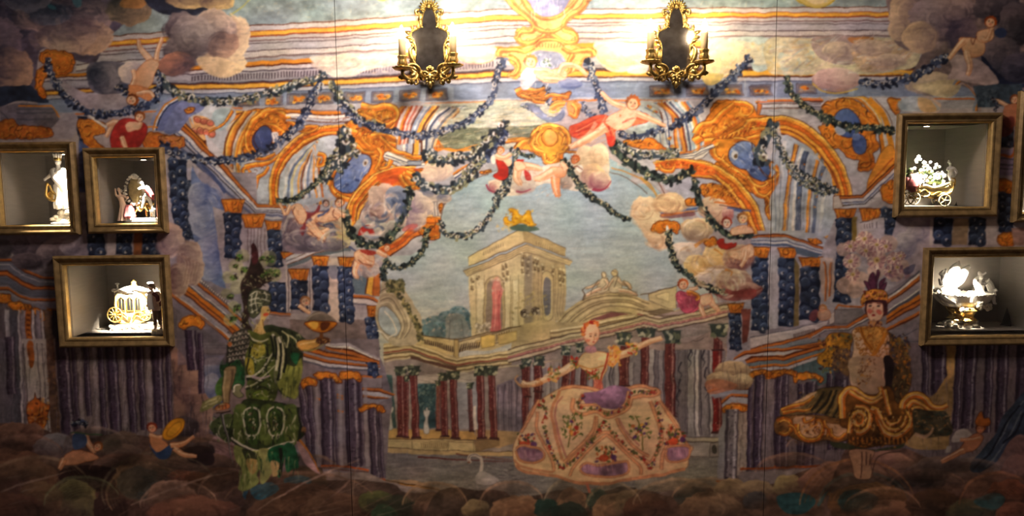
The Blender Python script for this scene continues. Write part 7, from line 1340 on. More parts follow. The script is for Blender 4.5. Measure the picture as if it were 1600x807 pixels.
    arcrib("375 90 440 150 480 230 500 320","540 88 580 150 600 220 600 330",[(196,120,60),(226,150,60),(130,60,40),(200,206,210),(70,80,110),(190,196,206),(150,180,196),(230,226,220),(236,170,80),(206,110,50),(120,150,180),(206,204,206)],4)
    P("200 190 300 180 380 210 330 235 240 235",(176,190,190),1,nz=.25,a=.8)
    # crest of arch C
    P("545 270 560 230 600 180 660 110 720 85 790 90 830 110 850 150 900 160 930 210 880 250 820 262 760 290 700 300 650 290 610 270",(230,146,50),1,nz=.25,c2=(210,112,38),ang=80,ln=(90,44,22))
    for p,w in (("560 240 590 200 640 190 680 150 740 100",12),("550 275 600 250 660 235 740 190 800 150",12),("600 275 680 265 760 230 820 180",11),("740 95 790 100 820 120 800 150 760 140",9),("800 190 850 180 900 195 925 215",12),("820 230 870 215 910 215",9),("660 290 720 290 800 262 860 250",9)): gs(p,w,w*.6)
    feather("570 250 650 220 740 170 800 130",90,30,2.8,FC,.9,5); feather("640 270 720 255 800 215 860 200",60,26,2.6,FC+[(196,70,34)],.9,6)
    for k in range(9): L([(650+k*21,262-k*6),(640+k*21,285-k*6),(655+k*21,300-k*6)],(110,44,20),2,.5,a=.8)
    curls("600 235 650 200 700 160 760 120 830 190 870 230 900 205 780 210 700 230",10)
    # moulding above
    P("860 90 1090 90 1085 150 860 150",(170,168,178),0,nz=.12); LL((214,110,60),2,"855 88 950 84 1150 80",s=0); LL(DB,1.2,"862 96 1080 96","866 120 1085 118",s=0); P("848 92 870 100 858 150 845 150",(206,120,60),0,ln=DB); LL((210,206,212),3,"870 106 1085 106",s=0); hatch((870,100,1090,150),30,[(100,100,116),(206,204,212)],40,1.5,0,.05,.5)
    # opening of arch C with ribs
    P("960 260 1040 270 1110 320 1170 400 1200 470 1200 700 960 700 930 500",(176,184,198),1,nz=.12)
    for p,c,w in (("975 270 960 450 950 700",(206,208,214),6),("1030 285 1000 420 985 560 975 690",(226,150,60),5),("1040 290 1012 420 997 560 988 690",(110,54,34),1.4),("1022 280 992 420 976 560 966 690",(110,54,34),1.2),("1060 300 1030 430 1015 690",(216,214,214),5),("1080 320 1050 440 1036 690",(84,96,124),9),("1105 340 1078 460 1060 690",(150,160,180),6),("1085 320 1062 450 1050 690",(50,56,80),1.4),("1130 360 1098 480 1078 700",(226,150,60),4.5),("1138 365 1108 480 1088 700",(110,54,34),1.3),("1160 390 1128 500 1110 700",(100,112,140),7),("1185 430 1160 540 1140 700",(196,200,206),6)): L(p,c,w,w*.8,nz=.2)
    rosettes("1072 380 1060 430 1050 480 1044 540 1150 430 1136 480 1126 530 1120 580",8,(180,150,80)); hatch((960,300,1190,690),90,[(150,164,188),(206,208,212),(96,110,140)],40,1.4,1.75,.12,.45)
    band("848 168 940 152 1040 172 1130 228 1200 305 1262 400 1290 500 1300 590","925 222 1000 226 1075 268 1145 342 1195 415 1230 500 1238 590",[(0,.05,DB),(.05,.17,(246,196,92)),(.17,.34,(232,156,58)),(.34,.4,(150,66,28)),(.4,.62,(216,112,40)),(.62,.67,(130,54,24)),(.67,.87,(238,172,70)),(.87,.95,(200,110,44)),(.95,1,DB)],nz=.18)
    # cartouche of arch C
    P("640 270 700 262 760 262 810 300 850 400 900 450 950 400 960 440 940 480 920 520 900 560 915 600 910 645 890 600 880 540 860 520 830 500 800 460 750 430 700 400 660 370 640 330",(226,144,50),1,nz=.25,c2=(206,110,40),ang=60,ln=(84,40,20))
    for p,w in (("660 275 640 300 645 340 680 365 700 340",10),("680 370 720 400 770 430 800 450",10),("740 265 780 262 820 280",8),("800 440 830 480 870 490 900 470 880 450",9),("930 390 950 420 930 450 900 460",8),("830 490 850 520 890 530 920 500",8),("890 530 905 560 890 590 905 640",6)): gs(p,w,w*.5)
    curls("655 300 670 350 720 395 760 425 810 455 860 500 900 480 940 420 890 560 900 610 780 275",9)
    P("740 290 780 270 820 280 830 330 850 390 880 430 895 450 870 460 830 445 800 410 760 400 725 370 718 325",(136,154,188),1,nz=.2,c2=(66,88,138),ang=50,ln=(70,34,24),lw=1.7)
    with clip("740 290 780 270 820 280 830 330 850 390 880 430 895 450 870 460 830 445 800 410 760 400 725 370 718 325"): hatch((715,270,900,460),90,[(216,220,228),(56,76,128),(150,168,200),(90,110,156)],34,2.4,.9,.5,.55); E(745,338,15,22,(220,218,214),-10,.9); E(750,342,8,11,(110,88,60)); E(825,412,12,9,(44,56,96),0,.8)
    # arch D
    P("560 450 620 445 700 500 770 590 810 690 640 690 560 560",(176,184,198),1,nz=.15,a=.0)
    band("375 362 480 352 600 368 700 408 785 480 850 570 888 692","375 412 510 402 610 424 690 484 752 560 800 640 828 692",[(0,.05,DB),(.05,.17,(246,196,92)),(.17,.36,(232,152,56)),(.36,.42,(150,66,28)),(.42,.64,(216,110,40)),(.64,.7,(130,54,24)),(.7,.88,(240,176,74)),(.88,.95,(200,110,44)),(.95,1,DB)],nz=.18)
    P("400 370 480 362 560 372 640 400 660 430 560 430 480 400 400 400",(214,100,42),1,nz=.35,a=.75); feather("400 385 480 380 560 395 640 420",40,16,2.2,FC+[(180,60,30)],1.0,7); curls("430 380 500 375 560 400 620 420 540 385 395 395",8)
    gs("390 385 410 410 450 410 460 390",6,4); P("480 345 560 325 640 285 648 296 600 330 545 352 490 356",WH,0,ln=(50,46,60)); LL((206,120,60),2,"470 338 550 318 636 278",s=0); LL((70,70,90),1.2,"485 350 560 338 640 300",s=0)
    P("930 210 960 230 965 700 925 700 905 560 940 470 950 380",(190,194,204),1,nz=.12,a=.8); LL((120,130,150),1.2,"935 300 930 400 935 700","950 260 955 480 950 700")
# ---------------------------------------------------------------- the print: fine drawing of the middle
def paint_center_detail():
    G=lambda p,w,w1=None: gs(p,w,w1,(232,172,92))
    at(660,0,2.24)
    # big shield cartouche: broad flat straps with scrolled ends
    P("290 -30 585 -30 570 10 540 50 500 80 520 108 545 120 545 145 520 160 540 175 600 178 606 195 560 205 540 240 500 260 340 255 320 275 300 262 330 235 300 200 265 195 275 178 340 172 372 160 340 150 328 130 345 105 385 95 380 70 350 40 310 20",(236,190,116),1,nz=.12,ln=(180,120,70))
    for p,w in (("300 -10 330 30 372 62 395 90 385 110 350 112 335 130",9),("580 -10 560 30 520 55 500 80 500 105 530 115 542 132",9),("345 -20 365 20 400 52 445 66 495 45 535 10 548 -20",8),("335 132 345 150 380 152 420 130 440 118 470 132 500 150 535 148 543 132",8),("395 95 420 108 450 112 480 102 500 88",6),("395 165 420 142 450 138 480 145 500 162",6),("268 192 280 178 320 176 360 182 395 170",8),("604 194 590 178 550 178 520 184 490 170",8),("300 198 325 210 340 235 325 262 305 262",7),("530 190 515 215 520 245 500 262",6)): G(p,w,w*.6)
    for k in range(9): L([(402+k*10,168),(400+k*11,150)],(150,90,50),1.3,.8)
    curls("350 20 385 50 400 80 350 125 370 140 520 30 500 70 520 125 530 140 330 185 310 250 560 185 440 105 290 185",8,(150,86,44),1.3)
    P("372 -20 515 -20 508 20 480 50 440 62 405 50 378 20",(138,142,180),1,nz=.2,ln=(190,120,50),lw=2); flick((385,-20,500,45),60,[(220,218,226),(110,116,164),(180,182,206)],26,1.6,1.57,.1,.6,2)
    P("355 225 390 185 440 178 480 185 500 205 505 240 450 250 390 245",(128,144,182),1,nz=.2,a=.9); flick((370,185,495,240),46,[(216,216,224),(90,108,160),(160,172,200)],18,2,1.4,.8,.6); dabs(16,(420,450),(205,230),5,[(100,120,100),WH])
    for p,w in (("330 325 360 312 400 318 430 310",9),("345 335 380 345 420 345",7),("430 345 460 335 510 340",7),("385 350 400 360 430 362",6)): gs(p,w,w*.5,(226,150,70))
    P("365 365 400 372 430 400 470 410 495 390 490 418 450 428 410 415 380 385",(120,130,160),1,nz=.2,ln=(80,90,120)); flick((370,365,490,425),20,[(190,196,214),(84,96,130)],18,1.8,.3,.5,.7)
    gs("450 380 475 365 500 362",7,5,(232,180,100)); gs("530 360 545 380 535 410 515 400",8,6,(220,150,80)); P("345 265 365 240 395 250 390 290 365 308 348 300",(206,208,218),1,nz=.2,a=.9); flick((345,245,395,300),18,[(150,160,190),(236,234,234)],18,1.8,1.9,.6,.7)
    # landscape
    for k in range(120): x,y=rng.uniform(60,440),rng.uniform(370,520); L([(x,y),(x+rng.uniform(20,60),y-rng.uniform(0,6))],[(214,206,176),(150,164,160),(110,124,110),(226,200,150),(180,190,190),(90,104,90)][k%6],rng.uniform(1,2.6),.4,a=.5)
    # gilt heart cartouche and its straps
    P("330 520 345 500 380 480 385 460 410 445 445 438 490 445 515 470 520 500 505 530 480 540 478 565 455 582 425 575 418 550 390 530 350 525",(232,168,62),1,nz=.2,ln=(120,66,24),lw=1.4)
    for p,w in (("335 520 350 502 385 490 390 470 410 452",9),("405 455 440 442 485 450 508 475 512 505 495 528",8),("395 480 385 500 398 525 425 535",8),("425 540 430 565 450 575 470 560 478 535",7),("415 465 402 490 412 515",5),("480 462 495 485 490 510",5)): gs(p,w,w*.6,(236,174,70))
    E(446,484,28,30,(220,130,44),0,1,.15,c2=(236,176,84),ang=-40,ln=(110,56,24),lw=1.5); P("428 478 436 465 462 465 470 482 462 500 446 508 432 500",(240,176,90),1,nz=.1); curls("405 465 400 510 440 560 465 550 500 480 505 510 415 450 480 450",7)
    gs("280 500 310 495 345 490",4,5,(232,160,66)); gs("505 532 540 534 570 534",2.4,2,(226,150,60))
    # right clouds, warm and round
def shade_skin():
    S=[(206,138,98),(252,228,200),(196,126,92),(238,190,150)]
    at(660,0,2.24); flick((395,245,500,285),26,S,22,1.4,.2,.5,.45); flick((625,395,750,470),40,S,24,1.5,-.6,.5,.45); flick((530,460,640,520),22,S,26,1.4,-.5,.2,.45); flick((330,570,420,640),24,S,18,1.3,.5,.6,.45); flick((390,590,500,690),30,S,18,1.3,-.5,.6,.45)
    P("520 470 560 440 620 405 650 410 655 435 680 455 675 500 655 510 640 480 590 470 560 480",(206,70,50),1,nz=.25,a=.0)
    for p,w in (("525 470 570 455 620 430 655 425",3),("530 480 580 470 620 450",2),("650 440 660 470 655 505",3),("700 430 740 415 785 425",3),("540 455 590 430 640 408",2.4)): L(p,(170,46,40),w,.6,a=.7)
    for p,w in (("535 462 580 440 630 415",2),("665 450 672 480 665 500",2),("715 420 750 412",2)): L(p,(240,150,110),w,.5,a=.7)
    L("610 430 580 470 540 505 520 520",(250,222,190),6,3,a=.5)
    at(980,240,2.8)
    W=[(244,232,208),(226,200,160),(206,170,130),(238,214,176),(190,150,120)]
    for x,y,r in ((70,250,50),(170,225,60),(120,380,44),(300,335,64),(360,240,56),(270,440,46),(330,480,60),(400,450,56),(350,550,50),(460,560,70),(430,590,60)): 
        for k in range(9): a0=rng.uniform(0,6.28); q=r*rng.uniform(.35,.95); t=np.linspace(a0,a0+1.3,6); L(np.stack([x+q*np.cos(t),y+q*.85*np.sin(t)],1),W[rng.randint(5)],1,1,a=.5,b=3,nz=.2)
        t=np.linspace(.2,2.6,9); L(np.stack([x+r*.98*np.cos(t),y+r*.86*np.sin(t)],1),(150,104,80),1,.4,a=.6)
    for p,w,c in (("150 275 200 268 260 255 300 250",4,(190,110,50)),("300 410 350 380 380 400",6,(226,150,60)),("430 600 480 610 560 600 590 590",8,(140,60,56)),("380 420 400 430 420 445",4,(226,140,50)),("430 510 460 520 455 540",4,(226,140,50))): L(p,c,w,1.5,a=.7,nz=.3)
    for k in range(26): x,y=rng.uniform(335,480),rng.uniform(140,210); L([(x,y),(x+8,y-10),(x+18,y-4),(x+14,y+6)],[(244,186,80),(206,104,40),(120,60,30)][k%3],1.6,.5,a=.85)
    LL((214,120,50),2.4,"380 215 430 222 500 232"); LL((80,96,140),2.6,"440 240 500 246 540 252"); LL((90,50,50),1.3,"400 228 460 236 520 244")
    flick((460,320,560,350),16,S,20,1.4,.2,.5,.5); flick((440,400,550,480),30,S,24,1.5,1.2,.6,.5); P("400 380 425 372 430 395 460 400 478 392 474 410 440 420 405 410",(186,50,40),1,nz=.2,ln=(110,30,30))
    P("215 615 240 605 262 625 300 630 320 640 300 680 262 702 235 680 222 650",(190,84,106),1,nz=.3,ln=(120,50,70)); flick((220,610,310,690),26,[(226,140,150),(140,50,76),(206,100,120)],22,1.8,1.0,.7,.7); gs("262 606 290 612 315 630 300 645",5,4,(226,140,70)); flick((320,620,405,700),20,S,22,1.4,1.2,.3,.5); flick((225,560,310,610),14,S,18,1.3,.1,.4,.5)
    # lilac figures left
    at(420,300,5.455); flick((200,110,330,270),40,S,50,1.5,1.1,.3,.5); flick((330,220,620,420),60,S,46,1.5,.7,.7,.5); flick((730,500,900,730),40,S,44,1.5,1.0,.6,.5); LL((110,60,50),1.3,"225 130 210 190 260 270","340 330 400 380 480 425","560 150 545 200 590 250","400 250 440 290 480 300","760 580 800 610 880 630")
    C2=[(206,200,196),(100,92,112),(170,160,166),(80,72,92)]
    for x,y,rx,ry in ((190,330,80,150),(300,400,150,70),(450,430,150,60),(560,420,110,90),(160,440,60,80)):
        for k in range(12): a0=rng.uniform(1.2,4.2); q=rng.uniform(.5,1.05); t=np.linspace(a0,a0+1.2,7); L(np.stack([x+rx*q*np.cos(t),y+ry*q*np.sin(t)],1),C2[rng.randint(4)],1,1,a=.5,b=3.5,nz=.2)
    C3=[(214,206,200),(96,108,134),(176,150,150),(70,84,112),(226,204,180)]
    for x,y,rx,ry in ((950,170,110,100),(1040,120,80,110),(900,330,120,60),(1120,200,60,120),(860,240,90,90)):
        for k in range(14): a0=rng.uniform(0,6.2); q=rng.uniform(.4,1.0); t=np.linspace(a0,a0+1.3,7); L(np.stack([x+rx*q*np.cos(t),y+ry*q*np.sin(t)],1),C3[rng.randint(5)],1,1,a=.55,b=3.5,nz=.2)
# ---------------------------------------------------------------- niches: openings in the wall
def rect(p):
    a=[unp(*q) for q in p]; xl=(a[0].x+a[3].x)/2; xr=(a[1].x+a[2].x)/2; zt=(a[0].z+a[1].z)/2; zb=(a[2].z+a[3].z)/2; return xl,xr,zb,zt
NI=[rect([(-2,238),(104,238),(113,352),(6,352)]),
    rect([(149,247),(243,246),(249,349),(156,350)]),
    rect([(101,415),(250,413),(259,526),(112,528)]),
    rect([(1416,193),(1547,193),(1538,324),(1409,324)]),
    rect([(1458,401),(1640,401),(1632,524),(1449,524)]),
    rect([(1605,158),(1700,158),(1688,332),(1593,332)])]
FWID=.044
XL,XR,ZB,ZT=-2.58,2.62,.06,min(3.1,unp(800,-62).z)
SEAM=[(unp(522,0).x+unp(550,780).x)/2,(unp(1213,0).x+unp(1195,760).x)/2]
def wall_with_holes(name,y0,y1,x0,x1,z0,z1,holes,m):
    xs=sorted({x0,x1,*[h[i] for h in holes for i in(0,1)]}); zs=sorted({z0,z1,*[h[i] for h in holes for i in(2,3)]}); b=MB(); vi={}
    def V(x,y,z):
        k=(x,y,z)
        if k not in vi: vi[k]=len(b.v); b.v.append(k)
        return vi[k]
    inh=lambda i,j: not(0<=i<len(xs)-1 and 0<=j<len(zs)-1) or any(h[0]<(xs[i]+xs[i+1])/2<h[1] and h[2]<(zs[j]+zs[j+1])/2<h[3] for h in holes)
    for i in range(len(xs)-1):
        for j in range(len(zs)-1):
            if inh(i,j): continue
            a,c,d,e=xs[i],xs[i+1],zs[j],zs[j+1]
            b.f.append((V(a,y0,d),V(c,y0,d),V(c,y0,e),V(a,y0,e))); b.f.append((V(a,y1,d),V(a,y1,e),V(c,y1,e),V(c,y1,d)))
            for di,dj,q in((-1,0,((a,d),(a,e))),(1,0,((c,e),(c,d))),(0,-1,((c,d),(a,d))),(0,1,((a,e),(c,e)))):
                if inh(i+di,j+dj): (p,r),(s,t)=q; b.f.append((V(p,y0,r),V(s,y0,t),V(s,y1,t),V(p,y1,r)))
    return b.build(name,m,smooth=False)
EXT=3.7
WY=.014
struct(wall_with_holes('wall_back',WY,.10,-EXT,EXT,0,3.2,NI,'wall'))
struct(MB().box(-EXT-.1,-EXT,-4.6,.1,0,3.2).build('wall_left','wall',smooth=False)); struct(MB().box(EXT,EXT+.1,-4.6,.1,0,3.2).build('wall_right','wall',smooth=False))
struct(MB().box(-EXT-.1,EXT+.1,-4.6,.1,-.1,0).build('floor','floor',smooth=False)); struct(MB().box(-EXT-.1,EXT+.1,-4.6,.1,3.2,3.3).build('ceiling','ceil',smooth=False))
bb=MB().box(-EXT,EXT,WY-.02,WY,0,.045).build('baseboard_back','dark',smooth=False); struct(bb)
# ---------------------------------------------------------------- the mural panels
paint_mural()
def soften(C):
    k=np.array([.12,.76,.12],np.float32)
    P=np.pad(C,((1,1),(0,0),(0,0)),'edge'); C=P[:-2]*k[0]+P[1:-1]*k[1]+P[2:]*k[2]
    P=np.pad(C,((0,0),(1,1),(0,0)),'edge'); return P[:,:-2]*k[0]+P[:,1:-1]*k[1]+P[:,2:]*k[2]
CAN[:]=np.clip(soften(CAN),0,255)
LIN=(CAN/255.0); LIN=np.where(LIN<=.04045,LIN/12.92,((LIN+.055)/1.055)**2.4).astype(np.float32)
def print_material():
    m=bpy.data.materials.new('printed_mural'); m.use_nodes=True; nt=m.node_tree; b=nt.nodes['Principled BSDF']
    a=nt.nodes.new('ShaderNodeVertexColor'); a.layer_name='print'; tc=nt.nodes.new('ShaderNodeTexCoord')
    n=nt.nodes.new('ShaderNodeTexNoise'); n.inputs['Scale'].default_value=420; n.inputs['Detail'].default_value=2; nt.links.new(tc.outputs['Object'],n.inputs['Vector'])
    mr=nt.nodes.new('ShaderNodeMapRange'); mr.inputs[3].default_value=.86; mr.inputs[4].default_value=1.14; nt.links.new(n.outputs['Fac'],mr.inputs[0])
    mx=nt.nodes.new('ShaderNodeMix'); mx.data_type='RGBA'; mx.blend_type='MULTIPLY'; mx.inputs[0].default_value=1; nt.links.new(a.outputs['Color'],mx.inputs[6]); nt.links.new(mr.outputs[0],mx.inputs[7])
    nt.links.new(mx.outputs[2],b.inputs['Base Color']); b.inputs['Roughness'].default_value=.55; b.inputs['Specular IOR Level'].default_value=.3; return m
M['print']=print_material()
STEP=.0038
mural=thing('mural','large printed mural of a baroque theatre with garlands and costumed figures','mural',(0,0,ZB))
def panel(x0,x1):
    nx=int(round((x1-x0)/STEP)); nz=int(round((ZT-ZB)/STEP)); X=np.linspace(x0,x1,nx+1); Z=np.linspace(ZB,ZT,nz+1)
    gx,gz=np.meshgrid(X,Z); dx,dy,dz=gx-CAMP.x,0-CAMP.y,gz-CAMP.z
    fw=dy*FW.y+dz*FW.z; u=800+F*(dx*RT.x+dy*RT.y+dz*RT.z)/fw+PM; v=403.5-F*(dx*UP.x+dy*UP.y+dz*UP.z)/fw+PM
    u=np.clip(u,0,PW-1.01); v=np.clip(v,0,PH-1.01); ui,vi=u.astype(int),v.astype(int); uf,vf=(u-ui)[...,None],(v-vi)[...,None]
    c=(LIN[vi,ui]*(1-uf)+LIN[vi,ui+1]*uf)*(1-vf)+(LIN[vi+1,ui]*(1-uf)+LIN[vi+1,ui+1]*uf)*vf
    cx,cz=(X[:-1]+X[1:])/2,(Z[:-1]+Z[1:])/2; keep=np.ones((nz,nx),bool); e=.012
    for h in NI: keep&=~(((cx>h[0]-e)&(cx<h[1]+e))[None,:]&((cz>h[2]-e)&(cz<h[3]+e))[:,None])
    id0=(np.arange(nz)[:,None]*(nx+1)+np.arange(nx)[None,:]); q=np.stack([id0,id0+1,id0+nx+2,id0+nx+1],-1)[keep]
    used=np.zeros((nz+1)*(nx+1),bool); used[q.ravel()]=True; rem=np.cumsum(used)-1; q=rem[q]
    co=np.stack([gx,np.zeros_like(gx),gz-ZB],-1).reshape(-1,3)[used]; cc=np.concatenate([c,np.ones_like(c[...,:1])],-1).reshape(-1,4)[used]
    n0=len(co); t=.010; H=ZT-ZB                                     # thickness of the board along its four edges
    co=np.vstack([co,[(x0,0,0),(x1,0,0),(x1,0,H),(x0,0,H),(x0,t,0),(x1,t,0),(x1,t,H),(x0,t,H)]]); cc=np.vstack([cc,np.tile([.02,.02,.02,1],(8,1))])
    q=np.vstack([q,np.array([(0,4,5,1),(1,5,6,2),(2,6,7,3),(3,7,4,0)])+n0])
    me=bpy.data.meshes.new('mural_panel'); me.vertices.add(len(co)); me.vertices.foreach_set('co',co.astype(np.float32).ravel())
    me.loops.add(q.size); me.loops.foreach_set('vertex_index',q.astype(np.int32).ravel()); me.polygons.add(len(q)); me.polygons.foreach_set('loop_start',np.arange(0,q.size,4,dtype=np.int32)); 
    me.update(calc_edges=True); ca=me.color_attributes.new('print','FLOAT_COLOR','POINT'); ca.data.foreach_set('color',cc.astype(np.float32).ravel()); me.materials.append(M['print'])
    o=bpy.data.objects.new('mural_panel',me); COL.objects.link(o); o.parent=mural; return o
G=.0012
for (a,b),lb in zip(((XL,SEAM[0]-G),(SEAM[0]+G,SEAM[1]-G),(SEAM[1]+G,XR)),('left panel with the green costumed knight and painted columns','wide middle panel with the palace courtyard and the lady in a flowered dress','right panel with the plumed figure in golden costume')):
    panel(a,b)['label']=lb
# ---------------------------------------------------------------- display niches
def molding(b,x0,x1,z0,z1,prof):
    n=len(prof)
    for k in range(4):
        pass
    v=[]
    for cx,cz,sx,sz in((x0,z0,-1,-1),(x1,z0,1,-1),(x1,z1,1,1),(x0,z1,-1,1)):
        for o,d in prof: v.append((cx+sx*o,-d,cz+sz*o))
    f=[(k*n+i,k*n+i+1,((k+1)%4)*n+i+1,((k+1)%4)*n+i) for k in range(4) for i in range(n-1)]; b.add(v,f)
ND=.31
def niche(h,label,side):
    x0,x1,z0,z1=h; cx=(x0+x1)/2; t=thing('display_niche',label,'display case',(cx,0,z0),'framed display niches in the wall')
    X0,X1,H=x0-cx,x1-cx,z1-z0
    b=MB(); molding(b,X0,X1,0,H,[(.0,-.012),(.0,.014),(.005,.020),(.010,.022),(.014,.020),(.018,.022),(.030,.030),(.035,.031),(.039,.026),(.044,.020),(.044,.0)]); fr=b.build('frame','gilt_wood',t,smooth=False)
    b=MB(); molding(b,X0,X1,0,H,[(-.0012,-.004),(-.0012,.015),(.004,.0205),(.0045,.0185)]); b.build('inner_lip','gilt_lip',fr,smooth=False)
    e=.0; y0,y1=.016,ND
    MB().box(X0,X1,y1,y1+.012,0,H).build('back_panel','recess',t,smooth=False)
    MB().box(X0-.012,X0,y0+.086,y1+.012,-.012,H+.012).build('side_panel','recess',t,smooth=False); MB().box(X1,X1+.012,y0+.086,y1+.012,-.012,H+.012).build('side_panel','recess',t,smooth=False)
    MB().box(X0,X1,y0+.0,y1,-.012,0).build('shelf_board','shelf',t,smooth=False); MB().box(X0,X1,y0+.0,y1,H,H+.012).build('top_panel','recess',t,smooth=False)
    MB().box(X0-.0,X0+.0015,.017,y0+.086,0,H).build('reveal','recess',t,smooth=False); MB().box(X1-.0015,X1,.017,y0+.086,0,H).build('reveal','recess',t,smooth=False)
    MB().box(X0,X1,.008,.011,0,H).build('glass_pane','glass',t,smooth=False)
    return t
LBL=['gilt framed niche cut off by the left edge, holding the tall white figurine','small square gilt framed niche holding the mirror and red figures group','wide gilt framed niche below the small square one, holding the porcelain coach','large gilt framed niche at the right holding the flower-laden chariot','gilt framed niche lower right holding the white centrepiece bowl','gilt framed niche at the extreme right of which only the left frame edge shows']
NT=[niche(h,l,i) for i,(h,l) in enumerate(zip(NI,LBL))]
def spot_fix(i,fx,fy,e,tilt=None,size=58,col=(1.,.86,.66)):
    """small halogen downlight under the niche top, aimed at the piece; fx across, fy depth"""
    h=NI[i]; cx=(h[0]+h[1])/2; H=h[3]-h[2]; x=h[0]+(h[1]-h[0])*fx-cx
    f=MB().lathe([(.014,H-.0005),(.016,H-.004),(.016,H-.007),(.012,H-.008)],(x,fy,0),20).build('spotlight','dbrass',NT[i])
    MB().lathe([(.0105,H-.0082),(.0105,H-.0086)],(x,fy,0),16).build('lens','spotlens',f)
    l=bpy.data.lights.new('niche_spot','SPOT'); l.energy=e; l.spot_size=math.radians(size); l.spot_blend=.6; l.shadow_soft_size=.006; l.color=col
    o=bpy.data.objects.new('niche_spot',l); COL.objects.link(o); p=Vector((cx+x,fy,h[2]+H-.010)); o.location=p
    tg=Vector(tilt) if tilt else p-Vector((0,0,1)); o.rotation_euler=(tg-p).to_track_quat('-Z','Y').to_euler()
# ---------------------------------------------------------------- sconces
def sconce(px,label):
    pt=lambda x,y,d=0: unp(x,y,d)
    c=unp(px,70); base=Vector((c.x,-.002,unp(px,137).z)); t=thing('wall_sconce',label,'wall lamp',base,'gilt bronze mirror sconces')
    K=(unp(px,20).z-unp(px,120).z)/100*1.0                          # metres per photo pixel here
    k=K/5.38; zc=lambda y:(735-y)*k
    half=[(50,6),(62,18),(85,30),(120,46),(150,54),(185,58),(212,64),(232,78),(246,100),(258,128),(275,150),(300,156),(326,146),(350,132),(380,122),(420,118),(470,122),(515,126),(550,116),(580,94),(610,62),(640,26)]
    half=[tuple(x[::-1]) for x in sp3([(b,a,0) for a,b in half],3) for x in [(x[0],x[1])]]
    half=[(y,x) for (y,x) in half]
    # mirror plate
    def outline(grow=0): 
        L_=[(-(x+grow)*k,zc(y-(grow if i<6 else 0))) for i,(y,x) in enumerate(half)]; R_=[(-x,z) for x,z in L_[::-1]]; return L_+R_
    def plate(o,y0,y1):
        b=MB(); n=len(o); h=n//2
        v=[(x,y0,z) for x,z in o]+[(x,y1,z) for x,z in o]; f=[(i,i+1,n-2-i,n-1-i) for i in range(h-1)]+[(n+i,2*n-1-i,2*n-2-i,n+i+1) for i in range(h-1)]+[(i,(i+1)%n,n+(i+1)%n,n+i) for i in range(n)]; b.add(v,f); return b
    plate(outline(6),-.001,-.007).build('backplate','dbrass',t,smooth=False); plate(outline(0),-.007,-.011).build('mirror_glass','mirror',t,smooth=False)
    b=MB(); O=outline(5)
    b.tube([(x,-.011,z) for x,z in O[2:-2]],.0042*1.0,8)
    R=random.Random(int(px))
    for i in range(4,len(O)//2-2,4):                                # acanthus leaves along both sides
        for s in(0,1):
            x,z=O[i] if s==0 else O[-1-i]; x2,z2=O[i+3] if s==0 else O[-4-i]; a=math.atan2(z-z2,x-x2)+(.5 if s==0 else -.5)
            b.leaf((x*1.04,-.012,z),.0075,.026,a,.007,.25 if s==0 else -.25)
    fr=b.build('mirror_frame','brass',t)
    b=MB()
    for i in range(11):                                             # shell crest
        a=math.radians(-10+i*20); b.tube([(0.012*math.cos(a),-.010,zc(75)+.012*math.sin(a)),(.030*math.cos(a),-.020,zc(75)+.028*math.sin(a)),(.043*math.cos(a),-.014,zc(70)+.040*math.sin(a))],[.003,.0055,.004],8)
    b.ball((0,-.018,zc(60)),.009,12); b.build('shell_crest','brass',fr)
    for s in(-1,1):
        b=MB(); b.tube(sp3([(s*.045,-.01,zc(85)),(s*.058,-.014,zc(95)),(s*.056,-.016,zc(125)),(s*.040,-.014,zc(130)),(s*.036,-.012,zc(150)),(s*.046,-.012,zc(165)),(s*.040,-.012,zc(200)),(s*.030,-.012,zc(235))]),[.006,.007,.005,.006,.005,.003],8)
        b.ball((s*.045,-.014,zc(118)),.008,10); b.leaf((s*.036,-.014,zc(190)),.008,.034,math.radians(90-20*s),.006,.2*s); b.build('upper_scroll','brass',fr)
        b=MB(); b.tube(sp3([(s*.070*1.0,-.012,zc(385)),(s*.086,-.018,zc(420)),(s*.084,-.018,zc(480)),(s*.070,-.014,zc(540)),(s*.090,-.02,zc(560)),(s*.074,-.02,zc(600)),(s*.052,-.02,zc(640))]),[.003,.008,.010,.008,.008,.010,.009],8)
        b.leaf((s*.068,-.014,zc(520)),.011,.055,math.radians(90-14*s),.009,.12*s); b.leaf((s*.060,-.02,zc(600)),.012,.036,math.radians(90-50*s),.010,.2*s); b.build('lower_scroll','brass',fr)
    b=MB()                                                          # satyr mask ornament at the foot
    b.ball((0,-.020,zc(655)),.026,18,(1.05,.7,.95)); b.ball((0,-.038,zc(668)),.007,10,(.8,1,1.6)); b.ball((0,-.026,zc(715)),.013,12,(.8,.8,1.3)); b.ball((0,-.018,zc(738)),.006,10)
    for s in(-1,1):
        b.ball((s*.010,-.036,zc(648)),.0055,8); b.ball((s*.014,-.032,zc(675)),.008,8); b.tube(sp3([(s*.006,-.034,zc(628)),(s*.022,-.034,zc(612)),(s*.040,-.028,zc(632)),(s*.044,-.022,zc(660)),(s*.030,-.022,zc(684))]),[.005,.007,.006,.004],8)
        b.leaf((s*.004,-.020,zc(610)),.008,.024,math.radians(90-35*s),.008,.2*s); b.tube([(s*.010,-.034,zc(690)),(s*.018,-.030,zc(706)),(s*.010,-.026,zc(722))],[.004,.004,.002],8)
    b.leaf((0,-.026,zc(600)),.010,.022,math.radians(90),.010,0); b.build('mask_ornament','brass',t)
